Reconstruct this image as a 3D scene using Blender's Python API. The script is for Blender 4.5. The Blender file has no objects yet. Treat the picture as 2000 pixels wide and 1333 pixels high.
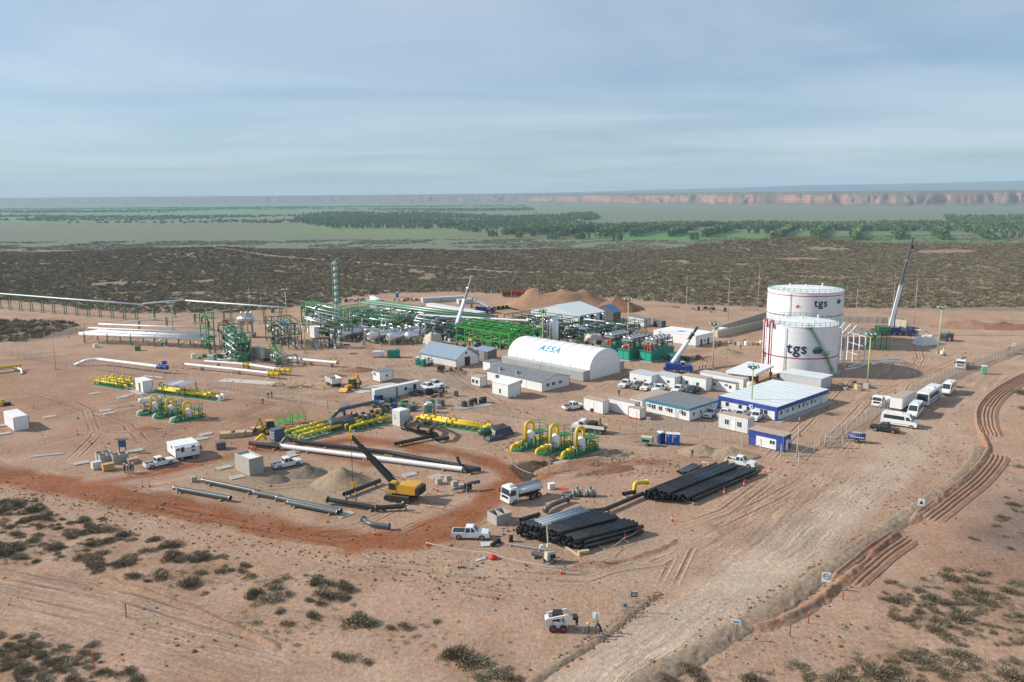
import bpy, math, random
import numpy as np
from mathutils import Vector, Matrix
random.seed(7)
rng = np.random.default_rng(7)
sc = bpy.context.scene
C = sc.collection
R = math.radians
# ------------------------------------------------------------------ camera
F, HCAM, HOR, ROLL = 1600.0, 47.0, 378.0, R(0.4)
PITCH = math.atan((666.5 - HOR) / F)
cd = bpy.data.cameras.new('camera'); cam = bpy.data.objects.new('camera', cd); C.objects.link(cam)
cd.sensor_width = 36; cd.lens = 36 * F / 2000; cd.clip_start = 0.5; cd.clip_end = 120000
_r = Vector((1, 0, 0)); _f = Vector((0, math.cos(PITCH), -math.sin(PITCH))); _u = _r.cross(_f)
_cr = _r * math.cos(ROLL) + (-_u) * math.sin(ROLL)
_cu = _r * math.sin(ROLL) + _u * math.cos(ROLL)
_m = Matrix((_cr, _cu, -_f)).transposed().to_4x4(); _m.translation = (0, 0, HCAM)
cam.matrix_world = _m; sc.camera = cam
# ------------------------------------------------------------------ light
SUN_EL, SUN_AZ = R(31), R(174)           # azimuth counted from +X towards +Y : the sun stands to the left
sdir = Vector((math.cos(SUN_EL) * math.cos(SUN_AZ), math.cos(SUN_EL) * math.sin(SUN_AZ), math.sin(SUN_EL)))
ld = bpy.data.lights.new('sun', 'SUN'); ld.energy = 4.8; ld.angle = R(0.9); ld.color = (1, .93, .82)
sun = bpy.data.objects.new('sun', ld); C.objects.link(sun)
sun.rotation_euler = sdir.to_track_quat('Z', 'Y').to_euler(); sun.location = (0, 0, 200)
w = bpy.data.worlds.new('World'); sc.world = w; w.use_nodes = True
nt = w.node_tree; N = nt.nodes; L = nt.links; N.clear()
sky = N.new('ShaderNodeTexSky'); sky.sky_type = 'NISHITA'; sky.sun_disc = False
sky.sun_elevation = SUN_EL; sky.sun_rotation = R(90) - SUN_AZ
sky.air_density = 1.0; sky.dust_density = .6; sky.ozone_density = 2.5; sky.altitude = 300
tc = N.new('ShaderNodeTexCoord'); sx = N.new('ShaderNodeSeparateXYZ'); L.new(tc.outputs['Generated'], sx.inputs[0])
# thin stratus: direction projected on a plane high above, so that the bands run out to the horizon
mz = N.new('ShaderNodeMath'); mz.operation = 'MAXIMUM'; mz.inputs[1].default_value = 0.0; L.new(sx.outputs[2], mz.inputs[0])
ad = N.new('ShaderNodeMath'); ad.operation = 'ADD'; ad.inputs[1].default_value = 0.055; L.new(mz.outputs[0], ad.inputs[0])
dx = N.new('ShaderNodeMath'); dx.operation = 'DIVIDE'; L.new(sx.outputs[0], dx.inputs[0]); L.new(ad.outputs[0], dx.inputs[1])
dy = N.new('ShaderNodeMath'); dy.operation = 'DIVIDE'; L.new(sx.outputs[1], dy.inputs[0]); L.new(ad.outputs[0], dy.inputs[1])
cb = N.new('ShaderNodeCombineXYZ'); L.new(dx.outputs[0], cb.inputs[0]); L.new(dy.outputs[0], cb.inputs[1])
mp = N.new('ShaderNodeMapping'); L.new(cb.outputs[0], mp.inputs[0]); mp.inputs['Rotation'].default_value = (0, 0, R(-7))
mp.inputs['Scale'].default_value = (0.34, 0.5, 1)
n1 = N.new('ShaderNodeTexNoise'); n1.inputs['Scale'].default_value = 0.8; n1.inputs['Detail'].default_value = 9; n1.inputs['Roughness'].default_value = .52
n1.inputs['Distortion'].default_value = .5; L.new(mp.outputs[0], n1.inputs[0])
r1 = N.new('ShaderNodeValToRGB'); r1.color_ramp.elements[0].position = .32; r1.color_ramp.elements[1].position = .70; L.new(n1.outputs[0], r1.inputs[0])
mc = N.new('ShaderNodeMath'); mc.operation = 'MULTIPLY_ADD'; mc.inputs[1].default_value = .58; mc.inputs[2].default_value = .22; L.new(r1.outputs[0], mc.inputs[0])
mx = N.new('ShaderNodeMix'); mx.data_type = 'RGBA'; L.new(mc.outputs[0], mx.inputs[0]); tn = N.new('ShaderNodeMix'); tn.data_type = 'RGBA'; tn.blend_type = 'MULTIPLY'; tn.inputs[0].default_value = 1; tn.inputs[7].default_value = (.66, .84, 1.0, 1); L.new(sky.outputs[0], tn.inputs[6]); L.new(tn.outputs[2], mx.inputs[6])
mx.inputs[7].default_value = (6.5, 7.5, 8.4, 1)
bg = N.new('ShaderNodeBackground'); bg.inputs[1].default_value = .084; L.new(mx.outputs[2], bg.inputs[0])
wo = N.new('ShaderNodeOutputWorld'); L.new(bg.outputs[0], wo.inputs[0])
vs = sc.view_settings; vs.view_transform = 'Standard'; vs.look = 'None'; vs.exposure = 0.32; vs.gamma = 1; vs.use_curve_mapping = False
cy = sc.cycles; cy.max_bounces = 5; cy.diffuse_bounces = 2; cy.glossy_bounces = 2; cy.transmission_bounces = 2; cy.volume_bounces = 0; cy.transparent_max_bounces = 4
cy.use_denoising = True
try: cy.volume_step_rate = 8
except Exception: pass
# ------------------------------------------------------------------ pixel of the photograph <-> point of the place
_c, _s = math.cos(ROLL), math.sin(ROLL); _cp, _sp = math.cos(PITCH), math.sin(PITCH)
def P(px, py, z=0.0):
    x, y = px - 1000, py - 666.5
    a, b = (_c * x - _s * y) / F, -(_s * x + _c * y) / F
    d = Vector((a, _cp + b * _sp, -_sp + b * _cp)); t = (z - HCAM) / d.z
    return Vector((d.x * t, d.y * t, z))
def proj(p):
    d = Vector((p[0], p[1], p[2] - HCAM)); f = d.y * _cp - d.z * _sp; u = d.y * _sp + d.z * _cp
    a, b = d.x / f * F, -u / f * F
    return 1000 + _c * a + _s * b, 666.5 - _s * a + _c * b
def vec(a): a = R(a); return Vector((math.cos(a), math.sin(a), 0))
def along(p, d, px):            # distance from p along d at which the picture column px is met
    f = lambda t: proj(p + d * t)[0] - px
    t0, t1 = 0.0, 1.0; s = 1 if f(0.01) > f(0) else -1
    g = lambda t: s * f(t)
    if g(0) > 0: return 0.3
    while g(t1) < 0 and t1 < 900: t1 *= 1.5
    for _ in range(40):
        tm = (t0 + t1) / 2
        if g(tm) < 0: t0 = tm
        else: t1 = tm
    return t1
def zat(p, py):                 # height above p at which the picture row py is met
    t0, t1 = 0.0, 120.0
    for _ in range(40):
        tm = (t0 + t1) / 2
        if proj((p[0], p[1], p[2] + tm))[1] > py: t0 = tm
        else: t1 = tm
    return t1
# ------------------------------------------------------------------ materials
MATS = {}
def mat(name, col=None, rough=.6, metal=0.0, var=.12, scale=1.5, bump=0.0, dust=0.0, spec=.4):
    if name in MATS: return MATS[name]
    m = bpy.data.materials.new(name); m.use_nodes = True; MATS[name] = m
    n = m.node_tree.nodes; l = m.node_tree.links; b = n['Principled BSDF']
    b.inputs['Roughness'].default_value = rough; b.inputs['Metallic'].default_value = metal
    b.inputs['Specular IOR Level'].default_value = spec
    tc = n.new('ShaderNodeTexCoord'); ns = n.new('ShaderNodeTexNoise'); ns.inputs['Scale'].default_value = scale
    ns.inputs['Detail'].default_value = 6; ns.inputs['Roughness'].default_value = .62; l.new(tc.outputs['Object'], ns.inputs[0])
    rp = n.new('ShaderNodeMapRange'); rp.inputs[1].default_value = .3; rp.inputs[2].default_value = .7
    rp.inputs[3].default_value = 1 - var; rp.inputs[4].default_value = 1 + var * .6; l.new(ns.outputs[0], rp.inputs[0])
    mu = n.new('ShaderNodeMix'); mu.data_type = 'RGBA'; mu.blend_type = 'MULTIPLY'; mu.inputs[0].default_value = 1
    mu.inputs[6].default_value = (*col, 1); l.new(rp.outputs[0], mu.inputs[7]); out = mu.outputs[2]
    if dust:
        n2 = n.new('ShaderNodeTexNoise'); n2.inputs['Scale'].default_value = .8; n2.inputs['Detail'].default_value = 8; l.new(tc.outputs['Object'], n2.inputs[0])
        r2 = n.new('ShaderNodeMapRange'); r2.inputs[1].default_value = .42; r2.inputs[2].default_value = .72; r2.inputs[4].default_value = dust; l.new(n2.outputs[0], r2.inputs[0])
        md = n.new('ShaderNodeMix'); md.data_type = 'RGBA'; l.new(r2.outputs[0], md.inputs[0]); l.new(out, md.inputs[6]); md.inputs[7].default_value = (.36, .24, .17, 1); out = md.outputs[2]
    l.new(out, b.inputs['Base Color'])
    if bump:
        bp = n.new('ShaderNodeBump'); bp.inputs['Strength'].default_value = bump; bp.inputs['Distance'].default_value = .1
        l.new(ns.outputs[0], bp.inputs['Height']); l.new(bp.outputs[0], b.inputs['Normal'])
    return m
# ------------------------------------------------------------------ mesh builder
class MB:
    def __init__(s): s.v = []; s.f = []; s.smooth = False
    def add(s, vs, fs):
        k = len(s.v); s.v.extend([tuple(a) for a in vs]); s.f.extend([tuple(i + k for i in f) for f in fs]); return s
    def box(s, cx, cy, z0, sx, sy, sz, rz=0, tx=1, ty=1):     # base centre, sizes, turn, top taper
        a, b = sx / 2, sy / 2; c, d = math.cos(rz), math.sin(rz); o = []
        for (z, kx, ky) in ((z0, 1, 1), (z0 + sz, tx, ty)):
            for (i, j) in ((-a, -b), (a, -b), (a, b), (-a, b)):
                x, y = i * kx, j * ky; o.append((cx + x * c - y * d, cy + x * d + y * c, z))
        return s.add(o, [(3, 2, 1, 0), (4, 5, 6, 7), (0, 1, 5, 4), (1, 2, 6, 5), (2, 3, 7, 6), (3, 0, 4, 7)])
    def bb(s, x0, x1, y0, y1, z0, z1): return s.box((x0 + x1) / 2, (y0 + y1) / 2, z0, x1 - x0, y1 - y0, z1 - z0)
    def bar(s, p0, p1, wx, wz=None):                          # rectangular bar between two points
        p0, p1 = Vector(p0), Vector(p1); wz = wz or wx; d = p1 - p0
        if d.length < 1e-4: return s
        d.normalize(); up = Vector((0, 0, 1)) if abs(d.z) < .95 else Vector((1, 0, 0))
        a = d.cross(up).normalized() * wx / 2; b = a.cross(d).normalized() * wz / 2
        o = [p + i * a + j * b for p in (p0, p1) for (i, j) in ((-1, -1), (1, -1), (1, 1), (-1, 1))]
        return s.add(o, [(3, 2, 1, 0), (4, 5, 6, 7), (0, 1, 5, 4), (1, 2, 6, 5), (2, 3, 7, 6), (3, 0, 4, 7)])
    def tube(s, pts, r, n=8, cap=True, r1=None):              # round tube along a polyline
        pts = [Vector(p) for p in pts]; K = len(pts); rings = []; a = None
        for i, p in enumerate(pts):
            d = (pts[min(i + 1, K - 1)] - pts[max(i - 1, 0)]).normalized()
            if a is None:
                up = Vector((0, 0, 1)) if abs(d.z) < .9 else Vector((1, 0, 0)); a = d.cross(up).normalized()
            else: a = (a - d * a.dot(d)).normalized()
            b = a.cross(d); k = 1.0
            if 0 < i < K - 1:
                q = (pts[i] - pts[i - 1]).normalized().dot((pts[i + 1] - pts[i]).normalized()); k = 1 / max(.6, math.sqrt((1 + q) / 2)) if q > -.9 else 1
            rr = r if r1 is None else r + (r1 - r) * i / (K - 1)
            rings.append([p + (a * math.cos(t) + b * math.sin(t)) * rr * k for t in (2 * math.pi * j / n for j in range(n))])
        return s.loft(rings, cap)
    def loft(s, rings, cap=True):
        n = len(rings[0]); o = [q for r in rings for q in r]; f = []
        for i in range(len(rings) - 1):
            for j in range(n): f.append((i * n + j, i * n + (j + 1) % n, (i + 1) * n + (j + 1) % n, (i + 1) * n + j))
        if cap: f.append(tuple(range(n - 1, -1, -1))); f.append(tuple(len(o) - n + j for j in range(n)))
        return s.add(o, f)
    def cyl(s, x, y, z0, z1, r, n=12, r1=None): return s.tube([(x, y, z0), (x, y, z1)], r, n, r1=r1)
    def lathe(s, prof, x=0, y=0, n=24, cap=False):            # profile of (r, z) turned about a vertical axis
        return s.loft([[(x + r * math.cos(2 * math.pi * j / n), y + r * math.sin(2 * math.pi * j / n), z) for j in range(n)] for r, z in prof], cap)
    def prof(s, pts, w, wt=None, z0=None, z1=None, y=0):      # side outline (x, z) given a width along y, narrower towards the top
        n = len(pts); o = []
        for sg in (-1, 1):
            for (x, z) in pts:
                k = w if wt is None else w + (wt - w) * min(1, max(0, (z - z0) / (z1 - z0)))
                o.append((x, y + sg * k / 2, z))
        f = [tuple(range(n)), tuple(range(2 * n - 1, n - 1, -1))]
        for i in range(n): j = (i + 1) % n; f.append((j, i, n + i, n + j))
        return s.add(o, f)
    def mesh(s, name, m):
        me = bpy.data.meshes.new(name); me.from_pydata(s.v, [], s.f); me.materials.append(m)
        if s.smooth: me.shade_smooth()
        me.update(); return me
    def part(s, name, m, parent=None, label=None):
        o = bpy.data.objects.new(name, s.mesh(name, m)); C.objects.link(o)
        if parent is not None: o.parent = parent
        if label: o['label'] = label
        return o
def sm(): b = MB(); b.smooth = True; return b
def tag(o, label, cat=None, group=None, kind=None):
    if label: o['label'] = label
    if cat: o['category'] = cat
    if group: o['group'] = group
    if kind: o['kind'] = kind
    return o
def thing(name, label, cat, loc=(0, 0, 0), rz=0, group=None):
    o = bpy.data.objects.new(name, None); C.objects.link(o); o.location = loc; o.rotation_euler = (0, 0, rz); o.empty_display_size = .3
    return tag(o, label, cat, group)
def put(mesh_obj_data, name, parent=None, loc=(0, 0, 0), rz=0):
    o = bpy.data.objects.new(name, mesh_obj_data); C.objects.link(o); o.location = loc; o.rotation_euler = (0, 0, rz)
    if parent is not None: o.parent = parent
    return o
def dup(root, loc, rz, label=None, group=None, parent=None, scale=None):
    r = root.copy(); C.objects.link(r)
    if parent is not None: r.parent = parent
    else: r.location = loc; r.rotation_euler = (0, 0, rz)
    if label: r['label'] = label
    if group: r['group'] = group
    if scale: r.scale = scale
    for ch in list(root.children): dup(ch, None, None, parent=r)
    return r
def single(name, mb, m, label, cat, loc=(0, 0, 0), rz=0, group=None):
    o = mb.part(name, m); o.location = loc; o.rotation_euler = (0, 0, rz); return tag(o, label, cat, group)
# ------------------------------------------------------------------ noise for geometry
_T = np.random.default_rng(3).random((256, 256))
def vnoise(x, y):
    xi = np.floor(x).astype(int); yi = np.floor(y).astype(int); fx = x - xi; fy = y - yi
    fx = fx * fx * (3 - 2 * fx); fy = fy * fy * (3 - 2 * fy)
    a = _T[xi & 255, yi & 255]; b = _T[(xi + 1) & 255, yi & 255]; c = _T[xi & 255, (yi + 1) & 255]; d = _T[(xi + 1) & 255, (yi + 1) & 255]
    return (a * (1 - fx) + b * fx) * (1 - fy) + (c * (1 - fx) + d * fx) * fy
def fbm(x, y, o=4, s=1.0):
    t = 0; amp = .5; x = np.asarray(x, float) / s; y = np.asarray(y, float) / s
    for i in range(o): t = t + amp * (vnoise(x + 17.3 * i, y - 9.1 * i) - .5) * 2; x = x * 2.03; y = y * 2.03; amp *= .5
    return t
def pxpath(pts): return [P(*q) for q in pts]
def seg_dist(X, Y, path):       # distance to a polyline, signed side, arc length
    best = np.full(X.shape, 1e9); side = np.zeros(X.shape); arc = np.zeros(X.shape); acc = 0.0
    for a, b in zip(path[:-1], path[1:]):
        dx_, dy_ = b[0] - a[0], b[1] - a[1]; l2 = dx_ * dx_ + dy_ * dy_ + 1e-9
        t = np.clip(((X - a[0]) * dx_ + (Y - a[1]) * dy_) / l2, 0, 1)
        qx, qy = X - a[0] - t * dx_, Y - a[1] - t * dy_; d = np.sqrt(qx * qx + qy * qy); k = d < best
        best = np.where(k, d, best); side = np.where(k, np.sign(dx_ * qy - dy_ * qx), side); arc = np.where(k, acc + t * math.sqrt(l2), arc); acc += math.sqrt(l2)
    return best, side, arc
def inside(X, Y, poly):
    r = np.zeros(X.shape, bool); n = len(poly)
    for i in range(n):
        x0, y0 = poly[i][0], poly[i][1]; x1, y1 = poly[(i + 1) % n][0], poly[(i + 1) % n][1]
        if y0 == y1: continue
        r ^= ((y0 > Y) != (y1 > Y)) & (X < (x1 - x0) * (Y - y0) / (y1 - y0) + x0)
    return r
def soft(X, Y, poly, w=3.0, ns=6.0, amp=3.0):   # 1 inside, 0 outside, with a ragged edge
    d = seg_dist(X, Y, poly + [poly[0]])[0]; sd = np.where(inside(X, Y, poly), d, -d) + fbm(X, Y, 3, ns) * amp
    return np.clip(sd / w * .5 + .5, 0, 1)
def smooth(a, b, x): t = np.clip((x - a) / (b - a), 0, 1); return t * t * (3 - 2 * t)
# ================================================================== GROUND
def bump2(X, Y, cx, cy, rx, ry): return np.exp(-(((X - cx) / rx) ** 2 + ((Y - cy) / ry) ** 2))
VAL = -34.0
def height(X, Y):
    X = np.asarray(X, float); Y = np.asarray(Y, float)
    far = smooth(330, 520, Y)
    z = far * (fbm(X, Y, 4, 120) * 5.0 - 1.5)
    z = z + 8 * bump2(X, Y, -235, 660, 65, 40) + 7 * bump2(X, Y, -120, 720, 90, 40) * 0 + 4 * bump2(X, Y, -40, 690, 120, 40)
    z = z + 8 * bump2(X, Y, 235, 740, 90, 45) + 5 * bump2(X, Y, 420, 700, 120, 60) + 16 * bump2(X, Y, -620, 960, 130, 70) + 30 * bump2(X, Y, -1080, 1350, 170, 90)
    edge = 660 + fbm(X, Y * 0, 3, 260) * 90
    drop = smooth(0, 1, (Y - edge) / 600)
    z = z * (1 - drop) + VAL * drop + drop * fbm(X, Y, 3, 400) * 2.0
    # the near ground: a little uneven
    z = z + (1 - far) * fbm(X, Y, 4, 9) * .10
    return z
def axis(lo, fine0, fine1, hi, step, grow, maxs):
    a = list(np.arange(fine0, fine1, step)); s = step
    while a[-1] < hi: s = min(s * grow, maxs); a.append(a[-1] + s)
    b = []; s = step; t = fine0
    while t > lo: s = min(s * grow, maxs); t -= s; b.append(t)
    return np.array(b[::-1] + a)
xs = axis(-15000, -130, 150, 15000, .62, 1.06, 4000)
ys = [46.0]; 
while ys[-1] < 15500: ys.append(ys[-1] + max(.42, min(ys[-1] * .0062 - .08, 4000)) if ys[-1] < 1500 else ys[-1] * 1.02)
ys = np.concatenate([np.array([-3000, -800, -200, -40, 0, 20, 34, 41]), np.array(ys)])
GX, GY = np.meshgrid(xs, ys)
GZ = height(GX, GY)
_n = (GY < 200) & (np.abs(GX) < 120)
for _q, _a, _l in (([(990, 880), (1110, 890), (1320, 890), (1330, 915), (1180, 935), (1060, 950), (980, 910)], .28, 2.2), ([(-100, 970), (170, 1005), (700, 1150), (700, 1190), (450, 1180), (-100, 1105)], .3, 3.0), ([(1640, 1280), (1730, 1140), (2100, 1090), (2100, 1400), (1560, 1400)], .3, 3.0), ([(-100, 1215), (180, 1255), (310, 1345), (-100, 1400)], .25, 3.0), ([(-50, 960), (300, 1010), (640, 1075), (1000, 1150), (1180, 1230), (800, 1260), (300, 1140), (-50, 1060)], .12, 1.6)):
    GZ[_n] += soft(GX[_n], GY[_n], pxpath(_q), 4, 6, 2) * fbm(GX[_n], GY[_n], 4, _l) * _a
GZ[_n] -= 2.2 * soft(GX[_n], GY[_n], pxpath([(1004, 912), (1034, 939), (1104, 899), (1090, 888)]), .7, 3, .3)
# zones ------------------------------------------------------------
SITE = pxpath([(-500, 590), (0, 585), (110, 596), (250, 612), (420, 616), (560, 602), (690, 582), (780, 571), (900, 568), (1060, 575), (1200, 582), (1400, 597), (1500, 600), (1700, 602), (1850, 606), (2000, 609), (2700, 609), (3200, 900), (3000, 1500), (1000, 3000), (-1600, 1400)])
INLET = pxpath([(-400, 628), (0, 626), (100, 627), (158, 634), (170, 648), (120, 660), (0, 670), (-400, 690)])
REDP = [([(-300, 870), (0, 926), (150, 955), (300, 984), (450, 1014), (600, 1044), (700, 1060), (800, 1058), (880, 1022), (960, 972), (1020, 935)], 4.6),
        ([(1030, 950), (965, 905), (900, 888), (780, 868), (690, 858), (640, 866)], 3.4),
        ([(960, 965), (1080, 925), (1200, 906), (1310, 899)], 1.7),
        ([(170, 948), (330, 920), (430, 897), (500, 880), (620, 882), (720, 908)], 2.4)]
SANDP = [([(690, 1075), (850, 1100), (1050, 1125), (1250, 1115), (1400, 1045)], 6.0), ([(-200, 1120), (0, 1150), (250, 1210), (500, 1275), (760, 1345), (900, 1400)], 5.5),
         ([(760, 690), (830, 740), (960, 800), (1120, 850), (1300, 880)], 5.0), ([(0, 700), (120, 690), (250, 660)], 4.0), ([(30, 860), (200, 800), (420, 760), (640, 790)], 5.0)]
ROAD = [(1130, 1380), (1190, 1310), (1340, 1215), (1500, 1105), (1620, 1010), (1720, 930), (1790, 860), (1850, 795), (1920, 735), (2010, 690), (2200, 620)]
TR_FLOW = [p for p, _ in REDP] + [p for p, _ in SANDP] + [ROAD, [(1250, 1190), (1420, 1050), (1560, 930), (1660, 820), (1750, 745), (1800, 700)], [(1100, 760), (1250, 700), (1420, 740), (1640, 760)],
           [(560, 790), (400, 850), (250, 905), (60, 930)], [(700, 610), (900, 600), (1250, 620), (1450, 640)]]
col = np.zeros(GX.shape + (3,)); fu = np.zeros(GX.shape); fv = np.zeros(GX.shape); fw = np.zeros(GX.shape)
def lay(mask, c):
    global col
    col = col * (1 - mask[..., None]) + np.array(c) * mask[..., None]
col[:] = (.275, .212, .155)
mid = smooth(700, 1100, GY); lay(mid, (.175, .19, .13))
lay(smooth(.05, .35, fbm(GX, GY, 4, 60)) * .5 * (1 - mid), (.22, .145, .10))
near = (GY < 560) & (np.abs(GX) < 500)
idx = np.where(near); nx_, ny_ = GX[idx], GY[idx]
sub = np.zeros((len(nx_), 3)); sub[:] = col[idx]
def lay2(m, c):
    global sub
    sub = sub * (1 - m[:, None]) + np.array(c) * m[:, None]
site = soft(nx_, ny_, SITE, 3, 14, 6); lay2(site, (.418, .278, .198))
lay2(site * smooth(.0, .5, fbm(nx_, ny_, 4, 34)) * .5, (.365, .212, .138))
lay2(site * smooth(.1, .5, fbm(nx_ + 400, ny_, 4, 22)) * .45, (.42, .290, .203))
lay2(site * smooth(.18, .5, fbm(nx_ - 300, ny_ + 90, 4, 11)) * .45, (.30, .18, .117))
lay2(soft(nx_, ny_, pxpath([(-300, 690), (150, 690), (500, 760), (700, 800), (620, 860), (300, 900), (-300, 880)]), 10, 16, 6) * .6, (.335, .192, .124))
inl = soft(nx_, ny_, INLET, 3, 8, 4); lay2(inl, (.20, .145, .105))
pale_yard = soft(nx_, ny_, pxpath([(1180, 1230), (1330, 1010), (1480, 940), (1560, 900), (1640, 830), (1700, 760), (1760, 640), (2100, 640), (2100, 760), (1880, 880), (1800, 980), (1560, 1140), (1290, 1330), (1060, 1340)]), 8, 14, 5)
lay2(pale_yard * .7, (.455, .318, .226))
for p, hw in SANDP:
    d, s_, a_ = seg_dist(nx_, ny_, pxpath(p)); m = np.clip((hw - d + fbm(nx_, ny_, 3, 5) * 2.2) / 3, 0, 1); lay2(m * .55, (.44, .315, .225))
d, s_, a_ = seg_dist(nx_, ny_, pxpath(ROAD)); m = np.clip((5.2 - d + fbm(nx_, ny_, 3, 7) * 1.5) / 3, 0, 1) * smooth(190, 110, ny_); lay2(m * .85, (.52, .405, .315))
for p, hw in REDP:
    d, s_, a_ = seg_dist(nx_, ny_, pxpath(p)); m = np.clip((hw - .2 - d + fbm(nx_, ny_, 3, 6) * 2.0) / 2.2, 0, 1); lay2(m * .95, (.285, .110, .054))
# grey gravel and darker damp soil
for poly, c, k in [([(430, 900), (560, 890), (720, 930), (700, 975), (560, 1000), (430, 960)], (.33, .25, .175), .8), ([(820, 700), (960, 740), (900, 760), (800, 735)], (.33, .26, .20), .7),
                   ([(1290, 820), (1440, 830), (1420, 850), (1280, 835)], (.30, .25, .21), .8), ([(1870, 1040), (1960, 970), (2100, 930), (2100, 1110), (1960, 1090)], (.215, .155, .125), .9),
                   ([(1050, 1060), (1250, 1010), (1340, 1060), (1200, 1110)], (.36, .27, .19), .6), ([(1840, 1150), (2050, 1120), (2050, 1180), (1900, 1180)], (.25, .175, .13), .7)]:
    lay2(soft(nx_, ny_, pxpath(poly), 4, 6, 2.5) * k, c)
# the ground between the shrubs in front
for poly in [[(-100, 970), (170, 1005), (330, 1060), (520, 1105), (700, 1150), (700, 1190), (610, 1200), (450, 1180), (200, 1125), (-100, 1105)], [(-100, 1215), (180, 1255), (310, 1345), (-100, 1400)], [(1640, 1280), (1730, 1140), (2100, 1090), (2100, 1400), (1560, 1400)]]:
    lay2(soft(nx_, ny_, pxpath(poly), 4, 6, 3) * smooth(-.15, .35, fbm(nx_, ny_, 4, 5)) * .6, (.335, .205, .135))
col[idx] = sub
bd = np.full(nx_.shape, 1e9); bu = np.zeros(nx_.shape); bv = np.zeros(nx_.shape)
for i, p in enumerate(TR_FLOW):
    d, s_, a_ = seg_dist(nx_, ny_, pxpath(p)); k = d < bd; bd = np.where(k, d, bd); bu = np.where(k, d * s_ + i * 37, bu); bv = np.where(k, a_, bv)
fu[idx] = bu; fv[idx] = bv; fw[idx] = np.clip(1 - (bd - 4) / 7, 0, 1) * site * (1 - inl) * smooth(-.45, .35, fbm(nx_, ny_, 3, 18))
RUTS = [[(0, 745), (140, 790), (250, 830), (290, 870)], [(100, 800), (180, 770), (300, 720), (420, 690)], [(30, 880), (160, 845), (330, 840), (520, 800)], [(300, 990), (480, 1025), (640, 1055), (760, 1050), (850, 1010)], [(640, 1090), (900, 1120), (1150, 1130), (1300, 1080), (1380, 1020)], [(900, 1150), (1100, 1180), (1250, 1175)], [(1300, 1150), (1350, 1050), (1500, 980), (1640, 900), (1800, 830)], [(0, 1165), (260, 1225), (520, 1295), (640, 1335)], [(0, 1120), (240, 1165), (480, 1235), (700, 1310)], [(850, 690), (900, 740), (1000, 800), (1150, 855)], [(1240, 720), (1160, 770), (1060, 800), (930, 790), (800, 720)], [(1640, 900), (1740, 800), (1800, 700), (1780, 640)], [(1500, 900), (1640, 760), (1700, 690)], [(600, 620), (800, 700), (700, 760)], [(940, 1000), (800, 980), (700, 1030), (560, 1040)], [(560, 905), (700, 930), (830, 985)], [(1900, 690), (1700, 780), (1560, 930)], [(480, 960), (620, 945), (740, 985)], [(110, 770), (170, 800), (190, 850), (140, 900)], [(1260, 1060), (1330, 1030), (1420, 1000), (1500, 940)], [(1000, 1090), (1180, 1115), (1290, 1100), (1350, 1060)]]
f2 = np.zeros(GX.shape + (3,)); rd = np.full(nx_.shape, 1e9); ra = np.zeros(nx_.shape)
re_ = np.zeros(nx_.shape)
for i, p in enumerate(RUTS): w_ = pxpath(p); d, s_, a_ = seg_dist(nx_, ny_, w_); k = d < rd; rd = np.where(k, d, rd); ra = np.where(k, a_ + 50 * i, ra); re_ = np.where(k, np.clip(np.minimum(a_ - .01, a_.max() - a_ - .01) / 5, 0, 1), re_)
q = np.zeros((len(nx_), 3)); q[:, 0] = rd; q[:, 1] = ra; q[:, 2] = .8 * re_ * np.clip(3.2 - rd, 0, 1) * smooth(-.4, .2, fbm(nx_ + 50, ny_, 3, 9)); f2[idx] = q
# tracks through the scrub and the valley floor
for p, wd, c in [([(-100, 480), (60, 485), (115, 490)], 3, (.36, .25, .18)), ([(230, 493), (500, 501), (640, 506), (760, 512), (1000, 520), (1250, 527), (1500, 535), (1760, 546), (2100, 556)], 2.6, (.37, .25, .17)),
                 ([(100, 548), (280, 533), (330, 530)], 3, (.30, .24, .15)), ([(760, 545), (900, 560)], 2, (.33, .23, .16))]:
    d, s_, a_ = seg_dist(GX, GY, pxpath(p)); lay(np.clip((wd + fbm(GX, GY, 3, 12) * 2.5 - d) / 2.5, 0, 1) * .75, c)
SOILS = [((250, 471), 14), ((1560, 500), 20), ((1850, 490), 26), ((730, 482), 10)]
for q, r_ in SOILS:
    c_ = P(*q); lay(np.clip(1 - (np.hypot((GX - c_.x) / 1.6, GY - c_.y) / r_) + fbm(GX, GY, 3, 20) * .6, 0, 1) * .7, (.36, .21, .15))
def PV(px, py): return P(px, py, VAL)
def vpoly(pts): return [PV(*q) for q in pts]
FIELDS = [([(560, 440), (900, 448), (890, 462), (540, 455)], (.17, .22, .10)), ([(900, 455), (1180, 458), (1280, 466), (1000, 470), (880, 466)], (.16, .18, .08)), ([(1120, 468), (1300, 452), (1800, 458), (2100, 470), (2100, 474), (1480, 475)], (.10, .235, .06)),
          ([(-200, 405), (300, 400), (700, 404), (560, 425), (200, 432), (-200, 440)], (.15, .235, .11)), ([(500, 396), (1100, 404), (1400, 412), (1000, 416), (500, 408)], (.17, .21, .12))]
for poly, c in FIELDS: lay(soft(GX, GY, vpoly(poly), 50, 160, 60) * .85, c)
nr, nc = GX.shape
V = np.stack([GX, GY, GZ], -1).reshape(-1, 3)
ii = (np.arange(nr - 1)[:, None] * nc + np.arange(nc - 1)[None]).ravel()
FQ = np.stack([ii, ii + 1, ii + nc + 1, ii + nc], 1)
me = bpy.data.meshes.new('ground'); me.vertices.add(len(V)); me.vertices.foreach_set('co', V.astype(np.float32).ravel())
me.loops.add(FQ.size); me.loops.foreach_set('vertex_index', FQ.ravel().astype(np.int32)); me.polygons.add(len(FQ))
me.polygons.foreach_set('loop_start', np.arange(0, FQ.size, 4, dtype=np.int32)); me.update(calc_edges=True); me.shade_smooth()
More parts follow.
